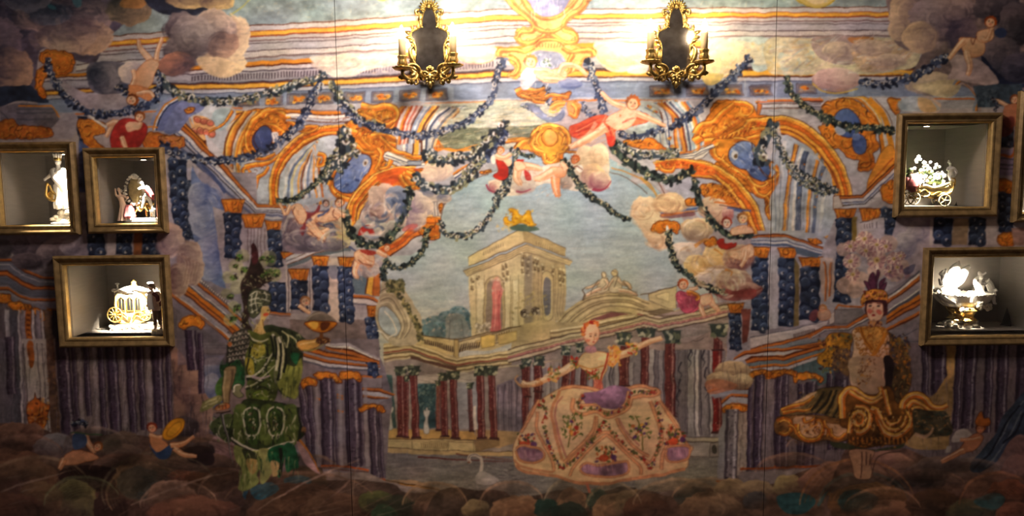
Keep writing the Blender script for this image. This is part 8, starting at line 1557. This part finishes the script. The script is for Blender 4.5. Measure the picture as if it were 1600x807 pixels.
    for s,qx,qy in ((-1,629,107),(1,708,102.5)) if px<900 else ((-1,1016.5,97),(1,1100,97)):
        Y=-.115; q=unp(qx,qy,Y)-base; X=q.x; Y=Y-base.y; ztop=q.z
        b=MB(); zp=(735-(690 if px<900 else 660))*k; xm=s*.030
        b.tube(sp3([(xm,-.026,zc(650)),(xm+s*.018,-.05,zc(630)),(X*.55,-.075,zp+.004),(X*.78,-.10,zp-.004),(X*.97,-.115,zp+.012),(X*1.0,-.118,(zp+ztop)/2),(X,-.115,ztop-.004)]),[.009,.010,.0085,.0095,.009,.008,.007],10)
        b.tube(sp3([(X*.42,-.060,zc(636)),(X*.40,-.07,zc(600)),(X*.52,-.08,zc(575)),(X*.66,-.09,zc(570)),(X*.80,-.10,zc(585)),(X*.72,-.10,zc(606)),(X*.62,-.09,zc(600))]),[.006,.009,.009,.008,.006,.005,.004],8)
        b.tube(sp3([(X*.50,-.07,zp+.006),(X*.46,-.07,zp-.014),(X*.56,-.075,zp-.020),(X*.60,-.08,zp-.010)]),[.005,.006,.004,.003],8); b.ball((X*.80,-.10,zp-.012),.011,10); b.leaf((X*.86,-.105,zp+.002),.011,.036,math.radians(90-70*s),.009,-.2*s); b.leaf((X*.70,-.095,zp+.004),.010,.03,math.radians(90+30*s),.009,.2*s); b.leaf((X*.6,-.085,zp-.002),.009,.026,math.radians(-110),.008,.2*s)
        arm=b.build('arm','brass',t)
        MB().lathe([(.005,ztop-.014),(.016,ztop-.010),(.036,ztop-.004),(.043,ztop+.001),(.042,ztop+.005),(.024,ztop+.004),(.012,ztop+.005)],(X,Y,0),32,lambda a,i:.07*math.cos(9*a)).build('drip_pan','brass',arm)
        cw=lambda a,i:.10*math.cos(6*a)
        zt2=ztop+.003; MB().lathe([(.008,zt2),(.018,zt2+.006),(.0215,zt2+.018),(.017,zt2+.030),(.0175,zt2+.038),(.0205,zt2+.046),(.020,zt2+.050)],(X,Y,0),24,cw).build('candle_cup','brass',arm)
        hh=.076; zq=zt2+.046; MB().lathe([(.0155,zq),(.0155,zq+hh-.012),(.0164,zq+hh-.004),(.0135,zq+hh),(.008,zq+hh+.001)],(X,Y,0),20,lambda a,i:.03*math.sin(3*a+i)).build('candle_sleeve','candle',t)
        zb=zq+hh; MB().lathe([(.0055,zb),(.010,zb+.008),(.0125,zb+.020),(.011,zb+.032),(.007,zb+.044),(.002,zb+.056)],(X,Y,0),12).build('candle_bulb','bulb',t)
    return t
sconce(672,'gilt bronze mirror sconce with two lit candle bulbs, the one above the left arch'); sconce(1055,'gilt bronze mirror sconce with two lit candle bulbs, right of the top cartouche')
# ---------------------------------------------------------------- porcelain pieces in the niches
def piece(name,label,cat,i,px,d,group=None):
    """thing standing on the shelf of niche i under pixel column px at depth d; returns (empty, metres per photo pixel)"""
    zb=NI[i][2]; v=unp(px,400,d); lo,hi=200.,620.
    for _ in range(40):
        mid=(lo+hi)/2
        if unp(px,mid,d).z>zb: lo=mid
        else: hi=mid
    p=unp(px,lo,d); s=(unp(px+10,lo,d)-unp(px-10,lo,d)).length/20; return thing(name,label,cat,(p.x,d,zb),group),s
def porc(b,name,m,par,vox=.0012,fac=0):
    o=b.build(name,m,par); r=o.modifiers.new('one_surface','REMESH'); r.mode='VOXEL'; r.voxel_size=vox; r.use_smooth_shade=True
    sm=o.modifiers.new('soft','SMOOTH'); sm.iterations=2; sm.factor=.5; return o
def person(b,J,h,fat=1.,skirt=None):
    """one modelled body; J maps joints to (x,y,z); h standing height"""
    g=lambda k:Vector(J[k]); r=h*fat
    hd=g('head'); b.ball(hd,.062*h,12,(.85,.95,1.15)); b.ball(hd+Vector((0,-.055*h,-.01*h)),.012*h,6)
    nk=g('chest')*.35+hd*.65; b.tube([g('chest'),nk,hd],[.045*r,.030*r,.035*r],8)
    b.tube([g('pelvis')+Vector((0,0,-.02*h)),g('pelvis'),(g('pelvis')+g('chest'))/2,g('chest'),g('chest')+Vector((0,0,.045*h))],[.07*r,.095*r,.075*r,.10*r,.05*r],12,.75)
    for s,k in((-1,'L'),(1,'R')):
        sh=g('chest')+Vector((s*.10*h,0,.03*h)); 
        if 'hand'+k in J: e=g('elb'+k) if 'elb'+k in J else (sh+g('hand'+k))/2+Vector((s*.03*h,0,-.04*h)); b.tube(sp3([g('chest')+Vector((s*.04*h,0,.03*h)),sh,e,g('hand'+k)],3),[.04*r,.042*r,.03*r,.02*r],8); b.ball(g('hand'+k),.026*h,8,(1,.7,1.2))
        if 'foot'+k in J: hp=g('pelvis')+Vector((s*.05*h,0,-.01*h)); kn=g('knee'+k) if 'knee'+k in J else (hp+g('foot'+k))/2; b.tube(sp3([hp,kn,g('foot'+k)],4),[.07*r,.048*r,.042*r,.026*r],10); b.tube([g('foot'+k)+Vector((0,.02*h,0)),g('foot'+k)+Vector((0,-.06*h,-.01*h))],[.028*r,.018*r],8)
    if skirt:
        c=g('pelvis'); z0,rr=skirt; b.lathe([(rr,z0),(rr*.95,z0+.06*h),(rr*.7,(z0+c.z)/2),(.09*h,c.z+.02*h),(.06*h,c.z+.06*h)],(c.x,c.y,0),26,lambda a,i:.10*math.cos(9*a)*(1 if i<3 else .2))
def wheel(par,c,r,name='wheel',n=10,w=.0022,m='pgold',ax='y'):
    b=MB(); N=28; R=lambda a,q,y:(c[0]+q*math.cos(a),c[1]+y,c[2]+q*math.sin(a))
    v=[];f=[]
    for k in range(N):
        a=2*math.pi*k/N
        for q,y in((r,-w),(r,w),(r*.86,w),(r*.86,-w)): v.append(R(a,q,y))
    for k in range(N):
        for j in range(4): f.append((k*4+j,k*4+(j+1)%4,((k+1)%N)*4+(j+1)%4,((k+1)%N)*4+j))
    b.add(v,f); o=b.build(name,m,par)
    for k in range(n):
        a=2*math.pi*k/n; MB().tube([R(a,r*.14,0),R(a,r*.5,0),R(a,r*.9,0)],[r*.045,r*.07,r*.045],6).build('spoke',m,o)
    MB().lathe([(r*.06,-w*2.4),(r*.17,-w*1.6),(r*.19,w*1.4),(r*.08,w*2)],c,12,ax='y').build('hub',m,o); return o
def rocks(b,x0,x1,y0,y1,h,s,n,seed,r=1.):
    R=random.Random(seed)
    for i in range(n): b.ball((R.uniform(x0,x1)*s,R.uniform(y0,y1)*s,R.uniform(0.15,h)*s),R.uniform(3,5.5)*s*r,8,(1.2,1,.8),0,.2,i)
def blossoms(name,m,par,pts,r,seed=0):
    R=random.Random(seed)
    for p in pts:
        b=MB(); q=r*R.uniform(.7,1.2); t=R.uniform(0,1)
        for k in range(5): a=t+k*1.2566; b.ball((p[0]+q*.55*math.cos(a),p[1]-q*.2,p[2]+q*.55*math.sin(a)),q*.5,8,(1,.6,1),0)
        b.ball((p[0],p[1]-q*.5,p[2]),q*.3,6); b.build(name,m,par)
# 1 tall white figure
t,s=piece('porcelain_figurine','tall white porcelain statuette with a feather crown holding a gilt shield','figurine',0,97,.09)
P_=lambda x,y,z=0:((x-435)/4.48*s,z*s,(672-y)/4.48*s)
b=MB(); rocks(b,-13,15,-7,7,9,s,26,1); rocks(b,-6,13,-5,5,24,s,14,2,1.1); b.lathe([(15*s,0),(16*s,1.5*s),(14.5*s,3*s)],(1*s,0,0),24); porc(b,'rocky_base','rock',t)
b=MB(); person(b,{'head':P_(438,240),'chest':P_(438,310),'pelvis':P_(446,400),'footL':P_(430,560,-2),'kneeL':P_(425,480,-4),'footR':P_(462,560,1),'kneeR':P_(470,480),'elbL':P_(392,330,-3),'handL':P_(356,362,-6),'elbR':P_(486,370,0),'handR':P_(476,430,-6)},100*s*.85,1.15); porc(b,'body','white',t)
b=MB(); b.lathe([(11.5*s,24*s),(12*s,30*s),(10*s,48*s),(8.5*s,62*s),(6.5*s,70*s)],(2.5*s,1*s,0),30,lambda a,i:.12*math.cos(8*a)+.05*math.sin(3*a)); b.tube(sp3([P_(400,300,-3),P_(430,350,-8),P_(470,400,-8),P_(485,470,-2)]),[4*s,5*s,5*s,4*s],8,.6); b.tube(sp3([P_(480,290,2),P_(492,400,3),P_(496,520,3)]),[3*s,5*s,6*s],8,.6); porc(b,'draped_robe','white',t)
b=MB(); b.lathe([(4.6*s,98*s),(5.4*s,100*s),(4.8*s,103*s)],(.6*s,0,0),18)
b.build('crown_band','pgold',t)
for k in range(9):
    a=k*.698; MB().tube([(.6*s+4.2*s*math.cos(a),4.2*s*math.sin(a),102*s),(.6*s+5.4*s*math.cos(a),5.4*s*math.sin(a),108*s),(.6*s+4.4*s*math.cos(a),4.4*s*math.sin(a),113*s)],[1.1*s,1.8*s,.5*s],8,.5).build('plume','white',t)
b=MB(); b.tube(sp3([P_(372,385,-8),P_(372,430,-9),P_(366,470,-9),P_(385,498,-8),P_(420,505,-7),P_(428,470,-7),P_(405,440,-8),P_(392,400,-8)]),[1.4*s,2*s,2.4*s,2*s,1.6*s],8); b.ball(P_(392,470,-7),5*s,12,(1,.35,1.3)); b.ball(P_(378,395,-8),3*s,8); b.build('gilt_shield','pgold',t)
spot_fix(0,.84,.06,SPOT_E*1.3,None,62)
# 2 mirror and figures group
t,s=piece('porcelain_group','porcelain toilette group with a rococo shell mirror and a figure in red','figurine group',1,219,.11)
P_=lambda x,y,z=0:((x-478)/5.38*s,z*s,(685-y)/5.38*s)
b=MB(); b.lathe([(27*s,0),(28*s,2*s),(26*s,4*s),(27*s,6*s),(24*s,7.5*s)],(4*s,0,0),40,lambda a,i:.05*math.cos(10*a),sq=(1,.5)); b.build('scalloped_base','white',t)
b=MB(); b.lathe([(0.1*s,-1.5*s),(11*s,-1.2*s),(13*s,0),(11*s,1.5*s),(.1*s,1.5*s)],P_(452,415,2),36,lambda a,i:.06*math.cos(9*a),ax='y',sq=(.9,1.55)); b.build('shell_mirror','pale_yellow',t)
b=MB()
for k in range(22):
    a=2*math.pi*k/22; x,z=12*math.cos(a),20.5*math.sin(a); cx,_,cz=P_(452,415); b.tube(sp3([(cx+x*s,-1*s,cz+z*s),(cx+(x*1.22)*s,-2.5*s,cz+(z*1.12)*s),(cx+x*1.28*s+1.6*s*math.sin(a),-1*s,cz+z*1.1*s)],3),[1.4*s,2.2*s,1*s],8)
b.ball(P_(452,300),4.5*s,10,(1.3,.6,1)); porc(b,'rococo_frame','white',t,.0016)
b=MB()
for x0,x1 in((470,455),(530,545),(560,590)): b.tube(sp3([P_(x0,530),P_(x0+14,560,-2),P_(x1-6,595,-1),P_(x1,632,-3)]),[1.6*s,2.2*s,1.6*s,1.3*s],8)
b.tube([P_(455,528),P_(600,528)],[2*s,2*s],8); b.tube(sp3([P_(470,560,-4),P_(500,590,-5),P_(530,560,-4),P_(560,595,-4)]),1.3*s,8); porc(b,'console_table','pgold',t,.0011)
b=MB(); person(b,{'head':P_(524,360,-4),'chest':P_(545,400,-4),'pelvis':P_(555,465,-3),'footL':P_(520,560,-6),'footR':P_(600,565,-4),'handL':P_(505,405,-8),'handR':P_(600,470,-6)},48*s,1.2); porc(b,'standing_figure','white',t,.0011)
b=MB(); b.tube(sp3([P_(545,385,-2),P_(575,420,-3),P_(598,462,-4),P_(612,500,-3)]),[2.5*s,4.4*s,4.5*s,1.5*s],10,.6); b.tube(sp3([P_(550,395,-6),P_(575,430,-7),P_(590,470,-7)]),[2*s,2.6*s,1.5*s],8,.6); porc(b,'red_cloak','red',t,.0011)
b=MB(); person(b,{'head':P_(335,410,-6),'chest':P_(345,470,-5),'pelvis':P_(355,540,-4),'handL':P_(312,405,-8),'elbL':P_(310,450,-6),'handR':P_(410,470,-7)},46*s,1.2,(3*s,9*s)); porc(b,'seated_lady','skin',t,.0011)
b=MB(); b.lathe([(9*s,7*s),(10*s,10*s),(7*s,22*s),(3.5*s,28*s)],P_(400,685,-3),22,lambda a,i:.12*math.cos(7*a)); porc(b,'pink_gown','pink',t,.0011)
b=MB(); b.ball(P_(600,590,-5),3*s,8,(1.6,.8,1)); b.ball(P_(620,575,-6),2*s,8); 
for q in(585,600,612,618): b.tube([P_(q,595,-5),P_(q,640,-5)],[1*s,.7*s],6)
porc(b,'little_dog','white',t,.0011)
blossoms('blossom','white',t,[P_(x,y,-3) for x,y in((400,355),(385,400),(372,440),(380,500),(420,320),(480,310),(500,350),(345,420),(360,470),(510,470),(440,600),(410,560))],2.6*s,3)
spot_fix(1,.66,.07,SPOT_E*.75,None,50)
# 3 coach
t,s=piece('porcelain_coach','white and gilt porcelain coach with spoked wheels on a snowy white base','figurine',2,210,.19)
P_=lambda x,y,z=0:((x-617)/4.748*s,z*s,(625-y)/4.748*s)
b=MB(); b.box(*[v*s for v in(-32,32,-11,11,0,9)]); rocks(b,-32,32,-12,-9,8,s,22,7,.8); rocks(b,-33,33,-8,10,10,s,30,8,.7); porc(b,'snowy_base','white',t,.0016)
b=MB(); N=9; prof=[(-19,14),(-21,24),(-22,40),(-20,54),(-18,57),(18,57),(20,54),(22,40),(21,24),(19,14),(10,11),(-10,11)]
v=[(x*s,y*s,z*s) for y in(-8.5,-9.5,9.5,8.5) for x,z in [(a*(.94 if abs(y)>9 else 1),c) for a,c in prof]]; v=[( (x*s),y*s,z*s) for y in(-9,9) for x,z in prof]; n=len(prof)
b.add(v,[tuple(range(n)),tuple(range(n,2*n))[::-1]]+[(i,(i+1)%n,n+(i+1)%n,n+i) for i in range(n)]); body=b.build('coach_body','pale_yellow',t,smooth=False)
for x0,x1 in((-17,-7),(-4,6),(9,17)):
    z0=30; b=MB(); X0,X1=x0*s,x1*s; MB().box(X0,X1,-9.3*s,-9.05*s,z0*s,50*s).build('window','black',body,smooth=False)
    b.tube([(X0,-9.6*s,z0*s),(X0,-9.6*s,48*s),((X0+X1)/2,-9.8*s,52*s),(X1,-9.6*s,48*s),(X1,-9.6*s,z0*s),(X0,-9.6*s,z0*s)],.8*s,8); b.tube([((X0+X1)/2,-9.4*s,z0*s),((X0+X1)/2,-9.4*s,50*s)],.4*s,6); b.build('window_frame','pgold',body)
b=MB()
for sx in(-1,1):
    b.tube(sp3([(sx*4*s,-9.8*s,16*s),(sx*10*s,-10*s,22*s),(sx*17*s,-10*s,20*s),(sx*18*s,-10*s,27*s),(sx*10*s,-10*s,27*s),(sx*5*s,-10*s,22*s)]),1.0*s,8); b.tube([(sx*21.5*s,-9.3*s,24*s),(sx*22.5*s,-9.3*s,40*s),(sx*20.5*s,-9.3*s,54*s)],.9*s,8)
b.tube(sp3([(-24*s,-9*s,16*s),(-14*s,-9*s,11*s),(0,-9*s,10*s),(14*s,-9*s,11*s),(26*s,-9*s,18*s)]),1.5*s,8); b.ball((0,-10*s,21*s),2.6*s,10); b.build('gilt_scrollwork','pgold',body)
b=MB(); b.lathe([(20*s,57*s),(24*s,58*s),(25*s,60.5*s),(21*s,62*s),(18*s,65*s),(10*s,67*s),(3*s,68*s)],(0,0,0),36,lambda a,i:.03*math.cos(12*a),sq=(1,.46))
for x in(-24,-12,12,24): b.ball((x*s,-7*s,62*s),3*s,10,(1.2,1,1)); 
b.tube(sp3([(-22*s,-9*s,61*s),(-12*s,-11*s,64*s),(0,-11*s,61*s),(12*s,-11*s,64*s),(22*s,-9*s,61*s)]),1.6*s,8); porc(b,'domed_roof','white',t,.0013)
MB().lathe([(3.5*s,67*s),(4.5*s,69*s),(3.2*s,71*s),(4*s,74*s),(1.5*s,76*s),(.8*s,78*s)],(3.5*s,0,0),16).build('crown_finial','pgold',t)
wheel(t,P_(512,508,-12),12.2*s,n=10); wheel(t,P_(602,485,10),9*s,n=8); wheel(t,P_(730,515,-10),9*s,n=8); wheel(t,P_(520,500,10),12*s,n=10)
b=MB(); b.tube([P_(512,508,-12),P_(512,508,11)],1*s,8); b.tube([P_(730,515,-11),P_(730,515,11)],1*s,8); b.tube([P_(500,500),P_(640,520),P_(760,505)],1.4*s,8); b.build('axle_frame','pgold',t)
b=MB(); person(b,{'head':P_(512,300,0),'chest':P_(514,335),'pelvis':P_(518,375),'footL':P_(512,430),'footR':P_(528,430,-2),'handL':P_(500,370,-4),'handR':P_(545,345,-4)},30*s,1.4); b.ball(P_(512,287),2.6*s,8,(1.5,1,.6)); porc(b,'footman','white',t,.0012)
b=MB(); person(b,{'head':P_(757,298),'chest':P_(770,340),'pelvis':P_(785,400),'footL':P_(770,500,-3),'kneeL':P_(760,440,-6),'footR':P_(815,520,-2),'kneeR':P_(815,450,-4),'handL':P_(735,370,-6),'handR':P_(820,385,-5)},50*s,1.3); b.ball(P_(757,283),3.4*s,8,(1.6,1,.6)); b.tube([P_(790,330),P_(830,400),P_(825,520)],[2*s,3*s,1.5*s],8); porc(b,'coachman','white',t,.0012)
spot_fix(2,.68,.07,SPOT_E*1.2,(unp(222,470,.17)),64)
t,s=piece('gentleman_figurine','small gentleman figurine in a dark red coat standing before the coach','figurine',2,247,.05)
P_=lambda x,y,z=0:((x-780)/4.748*s,z*s,(690-y)/4.748*s)
b=MB(); b.lathe([(12.5*s,0),(13*s,2*s),(12*s,7*s),(10*s,8.5*s)],(2*s,0,0),8,sq=(1,.6)); b.build('grey_base','rock',t,smooth=False)
b=MB(); person(b,{'head':P_(748,338),'chest':P_(765,390),'pelvis':P_(780,475),'footL':P_(770,640,-2),'kneeL':P_(772,560,-3),'footR':P_(808,640),'kneeR':P_(800,560),'handL':P_(728,470,-6),'elbL':P_(738,430,0),'handR':P_(806,450,-5),'elbR':P_(810,420)},72*s,.95); porc(b,'body','skin',t,.0011)
b=MB(); b.tube([P_(762,375,1),P_(780,440,2),P_(798,520,2),P_(812,590,2)],[6*s,6.5*s,7*s,6*s],14,.7); b.tube([P_(770,380,-3),P_(800,405,-3),P_(806,440,-4)],[3*s,3*s,2.6*s],8); porc(b,'coat','red',t,.0011)
b=MB(); b.tube([P_(752,385,-4),P_(745,440,-5),P_(752,500,-4)],[3.5*s,4.6*s,5*s],10,.6); porc(b,'waistcoat','white',t,.0011)
b=MB(); b.tube([P_(772,510,-3),P_(775,560,-4),P_(770,615,-4)],[3.6*s,2.8*s,2*s],10); b.tube([P_(800,510,-1),P_(800,560,-2),P_(806,615,-2)],[3.6*s,2.8*s,2*s],10); porc(b,'breeches','brownhair',t,.0011)
b=MB(); b.ball(P_(750,328,1),5*s,10,(1,1,1)); b.tube([P_(760,335,4),P_(766,360,5)],[2.4*s,1.6*s],8); porc(b,'hair','brownhair',t,.0011)
# 4 chariot
t,s=piece('porcelain_chariot','gilt porcelain chariot on small wheels heaped with white flowers and a rider','figurine',3,1449,.12)
P_=lambda x,y,z=0:((x-366)/6.21*s,z*s,(702-y)/6.21*s)
b=MB(); b.tube(sp3([P_(200,560),P_(280,540,0),P_(380,560,0),P_(480,560,0),P_(560,540,0),P_(600,480,0),P_(605,430,0)]),[6*s,8*s,8*s,7*s,6*s,3.5*s,2*s],14,1.2); b.tube(sp3([P_(240,520,-7),P_(300,500,-9),P_(380,520,-9),P_(470,500,-8),P_(560,470,-6)]),[1.6*s,2.4*s,2*s,2.4*s,1.2*s],8); b.tube(sp3([P_(280,580,-8),P_(340,570,-10),P_(330,600,-10),P_(290,605,-9)]),1.4*s,8); b.tube(sp3([P_(420,600,-8),P_(470,575,-9),P_(520,580,-8),P_(560,560,-7)]),1.4*s,8); porc(b,'chariot_body','pale_yellow',t,.0013)
b=MB(); b.tube(sp3([P_(260,560,-9),P_(300,540,-10),P_(360,590,-10),P_(440,560,-9),P_(520,600,-8),P_(575,540,-7),P_(590,470,-5)]),[.9*s,1.3*s,.9*s],8); b.tube(sp3([P_(560,430,-5),P_(600,440,-5),P_(600,500,-5),P_(560,520,-6),P_(540,490,-6)]),.9*s,8); b.build('gilt_scrollwork','pgold',t)
wheel(t,P_(485,642,-12),9.4*s,n=5,m='pale_yellow'); wheel(t,P_(188,622,-12),10*s,n=6,m='pale_yellow'); wheel(t,P_(500,640,10),9*s,n=5,m='pale_yellow'); wheel(t,P_(210,625,10),10*s,n=6,m='pale_yellow')
b=MB(); b.tube([P_(485,642,-12),P_(490,642,11)],.9*s,8); b.tube([P_(188,622,-12),P_(195,622,11)],.9*s,8); b.tube([P_(190,610),P_(340,610),P_(490,625)],1.8*s,8); b.build('axle_frame','pgold',t)
b=MB(); b.tube(sp3([P_(190,390,-4),P_(200,450,-7),P_(180,510,-9),P_(200,560,-9)]),[5*s,9*s,9*s,4*s],12,.8); b.tube(sp3([P_(150,420),P_(150,480,-3),P_(150,540,-4)]),[4*s,6*s,4*s],10); porc(b,'red_drapery','pink',t,.0013)
b=MB(); R=random.Random(5)
for i in range(26): x=R.uniform(170,480); b.ball(P_(x,R.uniform(330+abs(x-250)*.25,470),R.uniform(-5,5)),4.6*s,8)
porc(b,'flower_heap','green',t,.0016)
fl=[]
for i in range(60): x=R.uniform(145,500); y=R.uniform(235+abs(x-255)*.42,495); fl.append(P_(x,y,R.uniform(-9,-3)))
blossoms('blossom','white',t,fl+[P_(250,225,-2),P_(240,245,-2),P_(265,250,-3)],3.0*s,8)
b=MB(); person(b,{'head':P_(556,295,-2),'chest':P_(565,340,-2),'pelvis':P_(572,400,-1),'footL':P_(550,450,-6),'footR':P_(590,455,-3),'handL':P_(520,350,-6),'handR':P_(610,385,-5)},36*s,1.5); b.tube([P_(553,285),P_(550,255)],[2.6*s,.8*s],8); b.tube(sp3([P_(600,330),P_(625,375),P_(600,420)]),[2*s,3*s,2*s],8); porc(b,'rider','white',t,.0012)
spot_fix(3,.33,.05,SPOT_E*1.1,(unp(1446,280,.12)),44)
# 5 centrepiece bowl
t,s=piece('porcelain_centrepiece','white porcelain shell bowl on a gilt rocky foot with swan and nymph figures','centrepiece',4,1502,.20)
P_=lambda x,y,z=0:((x-362)/5.04*s,z*s,(640-y)/5.04*s)
b=MB(); rocks(b,-26,25,-14,12,9,s,46,11,1.0); porc(b,'rocky_foot','rock',t,.0015)
b=MB(); b.lathe([(20*s,12*s),(15*s,17*s),(17*s,22*s),(22*s,28*s),(20*s,32*s),(14*s,33*s)],(0,0,0),36,lambda a,i:.10*math.cos(7*a+i)); porc(b,'gilt_stem','pgold',t,.0014)
b=MB(); b.lathe([(14*s,30*s),(28*s,33*s),(38*s,41*s),(44*s,50*s),(46*s,53*s),(43*s,52.5*s),(36*s,44*s),(20*s,38*s),(2*s,37*s)],(1*s,0,0),56,lambda a,i:(.06*math.cos(9*a) if i>0 else 0),sq=(1,.55)); b.tube(sp3([P_(155,375,-6),P_(185,420,-16),P_(240,435,-20)]),[3*s,4*s,2*s],8); porc(b,'shell_bowl','white',t,.0016)
for k in range(46): a=2*math.pi*k/46; MB().ball(((1+46*math.cos(a))*s,25.5*math.sin(a)*s,(52.5+1.6*math.cos(9*a))*s),1.5*s,6).build('rim_bead','white',t)
blossoms('shell_boss','rock',t,[P_(425,455,-22),P_(300,490,-18),P_(500,470,-17)],6*s,2)
b=MB(); b.ball(P_(240,350,-4),9*s,12,(1.4,1,.9)); b.tube(sp3([P_(225,340,-4),P_(262,270,-4),P_(262,200,-4),P_(290,150,-4),P_(300,118,-5)]),[6*s,6.5*s,7*s,5*s,1.2*s],12,.8); b.tube(sp3([P_(260,320,-4),P_(310,270,-4),P_(345,215,-4),P_(370,175,-4),P_(388,160,-5)]),[6*s,8*s,6.5*s,4*s,3*s],12,.7); b.tube(sp3([P_(230,340),P_(290,350),P_(335,352)]),[4*s,3*s,1*s],8); b.tube(sp3([P_(290,260),P_(310,200),P_(318,130)]),[5*s,5*s,1*s],10,.6); porc(b,'swan','white',t,.0014)
b=MB(); person(b,{'head':P_(208,190,-3),'chest':P_(200,235,-3),'pelvis':P_(195,285,-3),'footL':P_(150,260,-6),'kneeL':P_(160,300,-8),'footR':P_(215,345,-5),'handL':P_(178,190,-6),'elbL':P_(170,220),'handR':P_(240,235,-6)},36*s,1.6); porc(b,'putto','white',t,.0013)
b=MB(); person(b,{'head':P_(488,250,-2),'chest':P_(480,310,-2),'pelvis':P_(490,390,-2),'footL':P_(590,450,-6),'kneeL':P_(560,380,-6),'footR':P_(600,350,-4),'kneeR':P_(570,400,-2),'handL':P_(515,215,-4),'elbL':P_(460,260),'handR':P_(545,265,-4),'elbR':P_(530,300)},62*s,1.35); b.tube(sp3([P_(490,235),P_(480,212),P_(486,204)]),[4*s,2.5*s,1*s],8); b.tube(sp3([P_(500,300,2),P_(555,290,2),P_(590,350,2),P_(600,430,2)]),[5*s,6*s,6*s,3*s],10,.6); b.tube(sp3([P_(590,380),P_(612,355),P_(622,342)]),[3*s,2*s,1*s],8); porc(b,'nymph','white',t,.0014)
spot_fix(4,.36,.07,SPOT_E*2.6,(unp(1497,455,.20)),50)
# small dark pyramid stands
for i,px,d,lb,w_,h_ in((3,1501,.20,'small black pyramid standing behind the flower-laden chariot',9,27),(4,1572,.22,'small black pyramid standing right of the white centrepiece bowl',8.5,28)):
    t,s=piece('black_pyramid',lb,'ornament',i,px,d); MB().lathe([(w_*s,0),(w_*s*.95,1.5*s),(w_*.6*s,h_*.42*s),(w_*.35*s,h_*.7*s),(.3*s,h_*s)],(0,0,0),4).build('cone','black',t,smooth=False); MB().lathe([(w_*1.15*s,0),(w_*1.15*s,1*s)],(0,0,.0),4).build('foot','black',t,smooth=False)
for i in(5,): spot_fix(i,.5,.12,SPOT_E*.4,None,60)
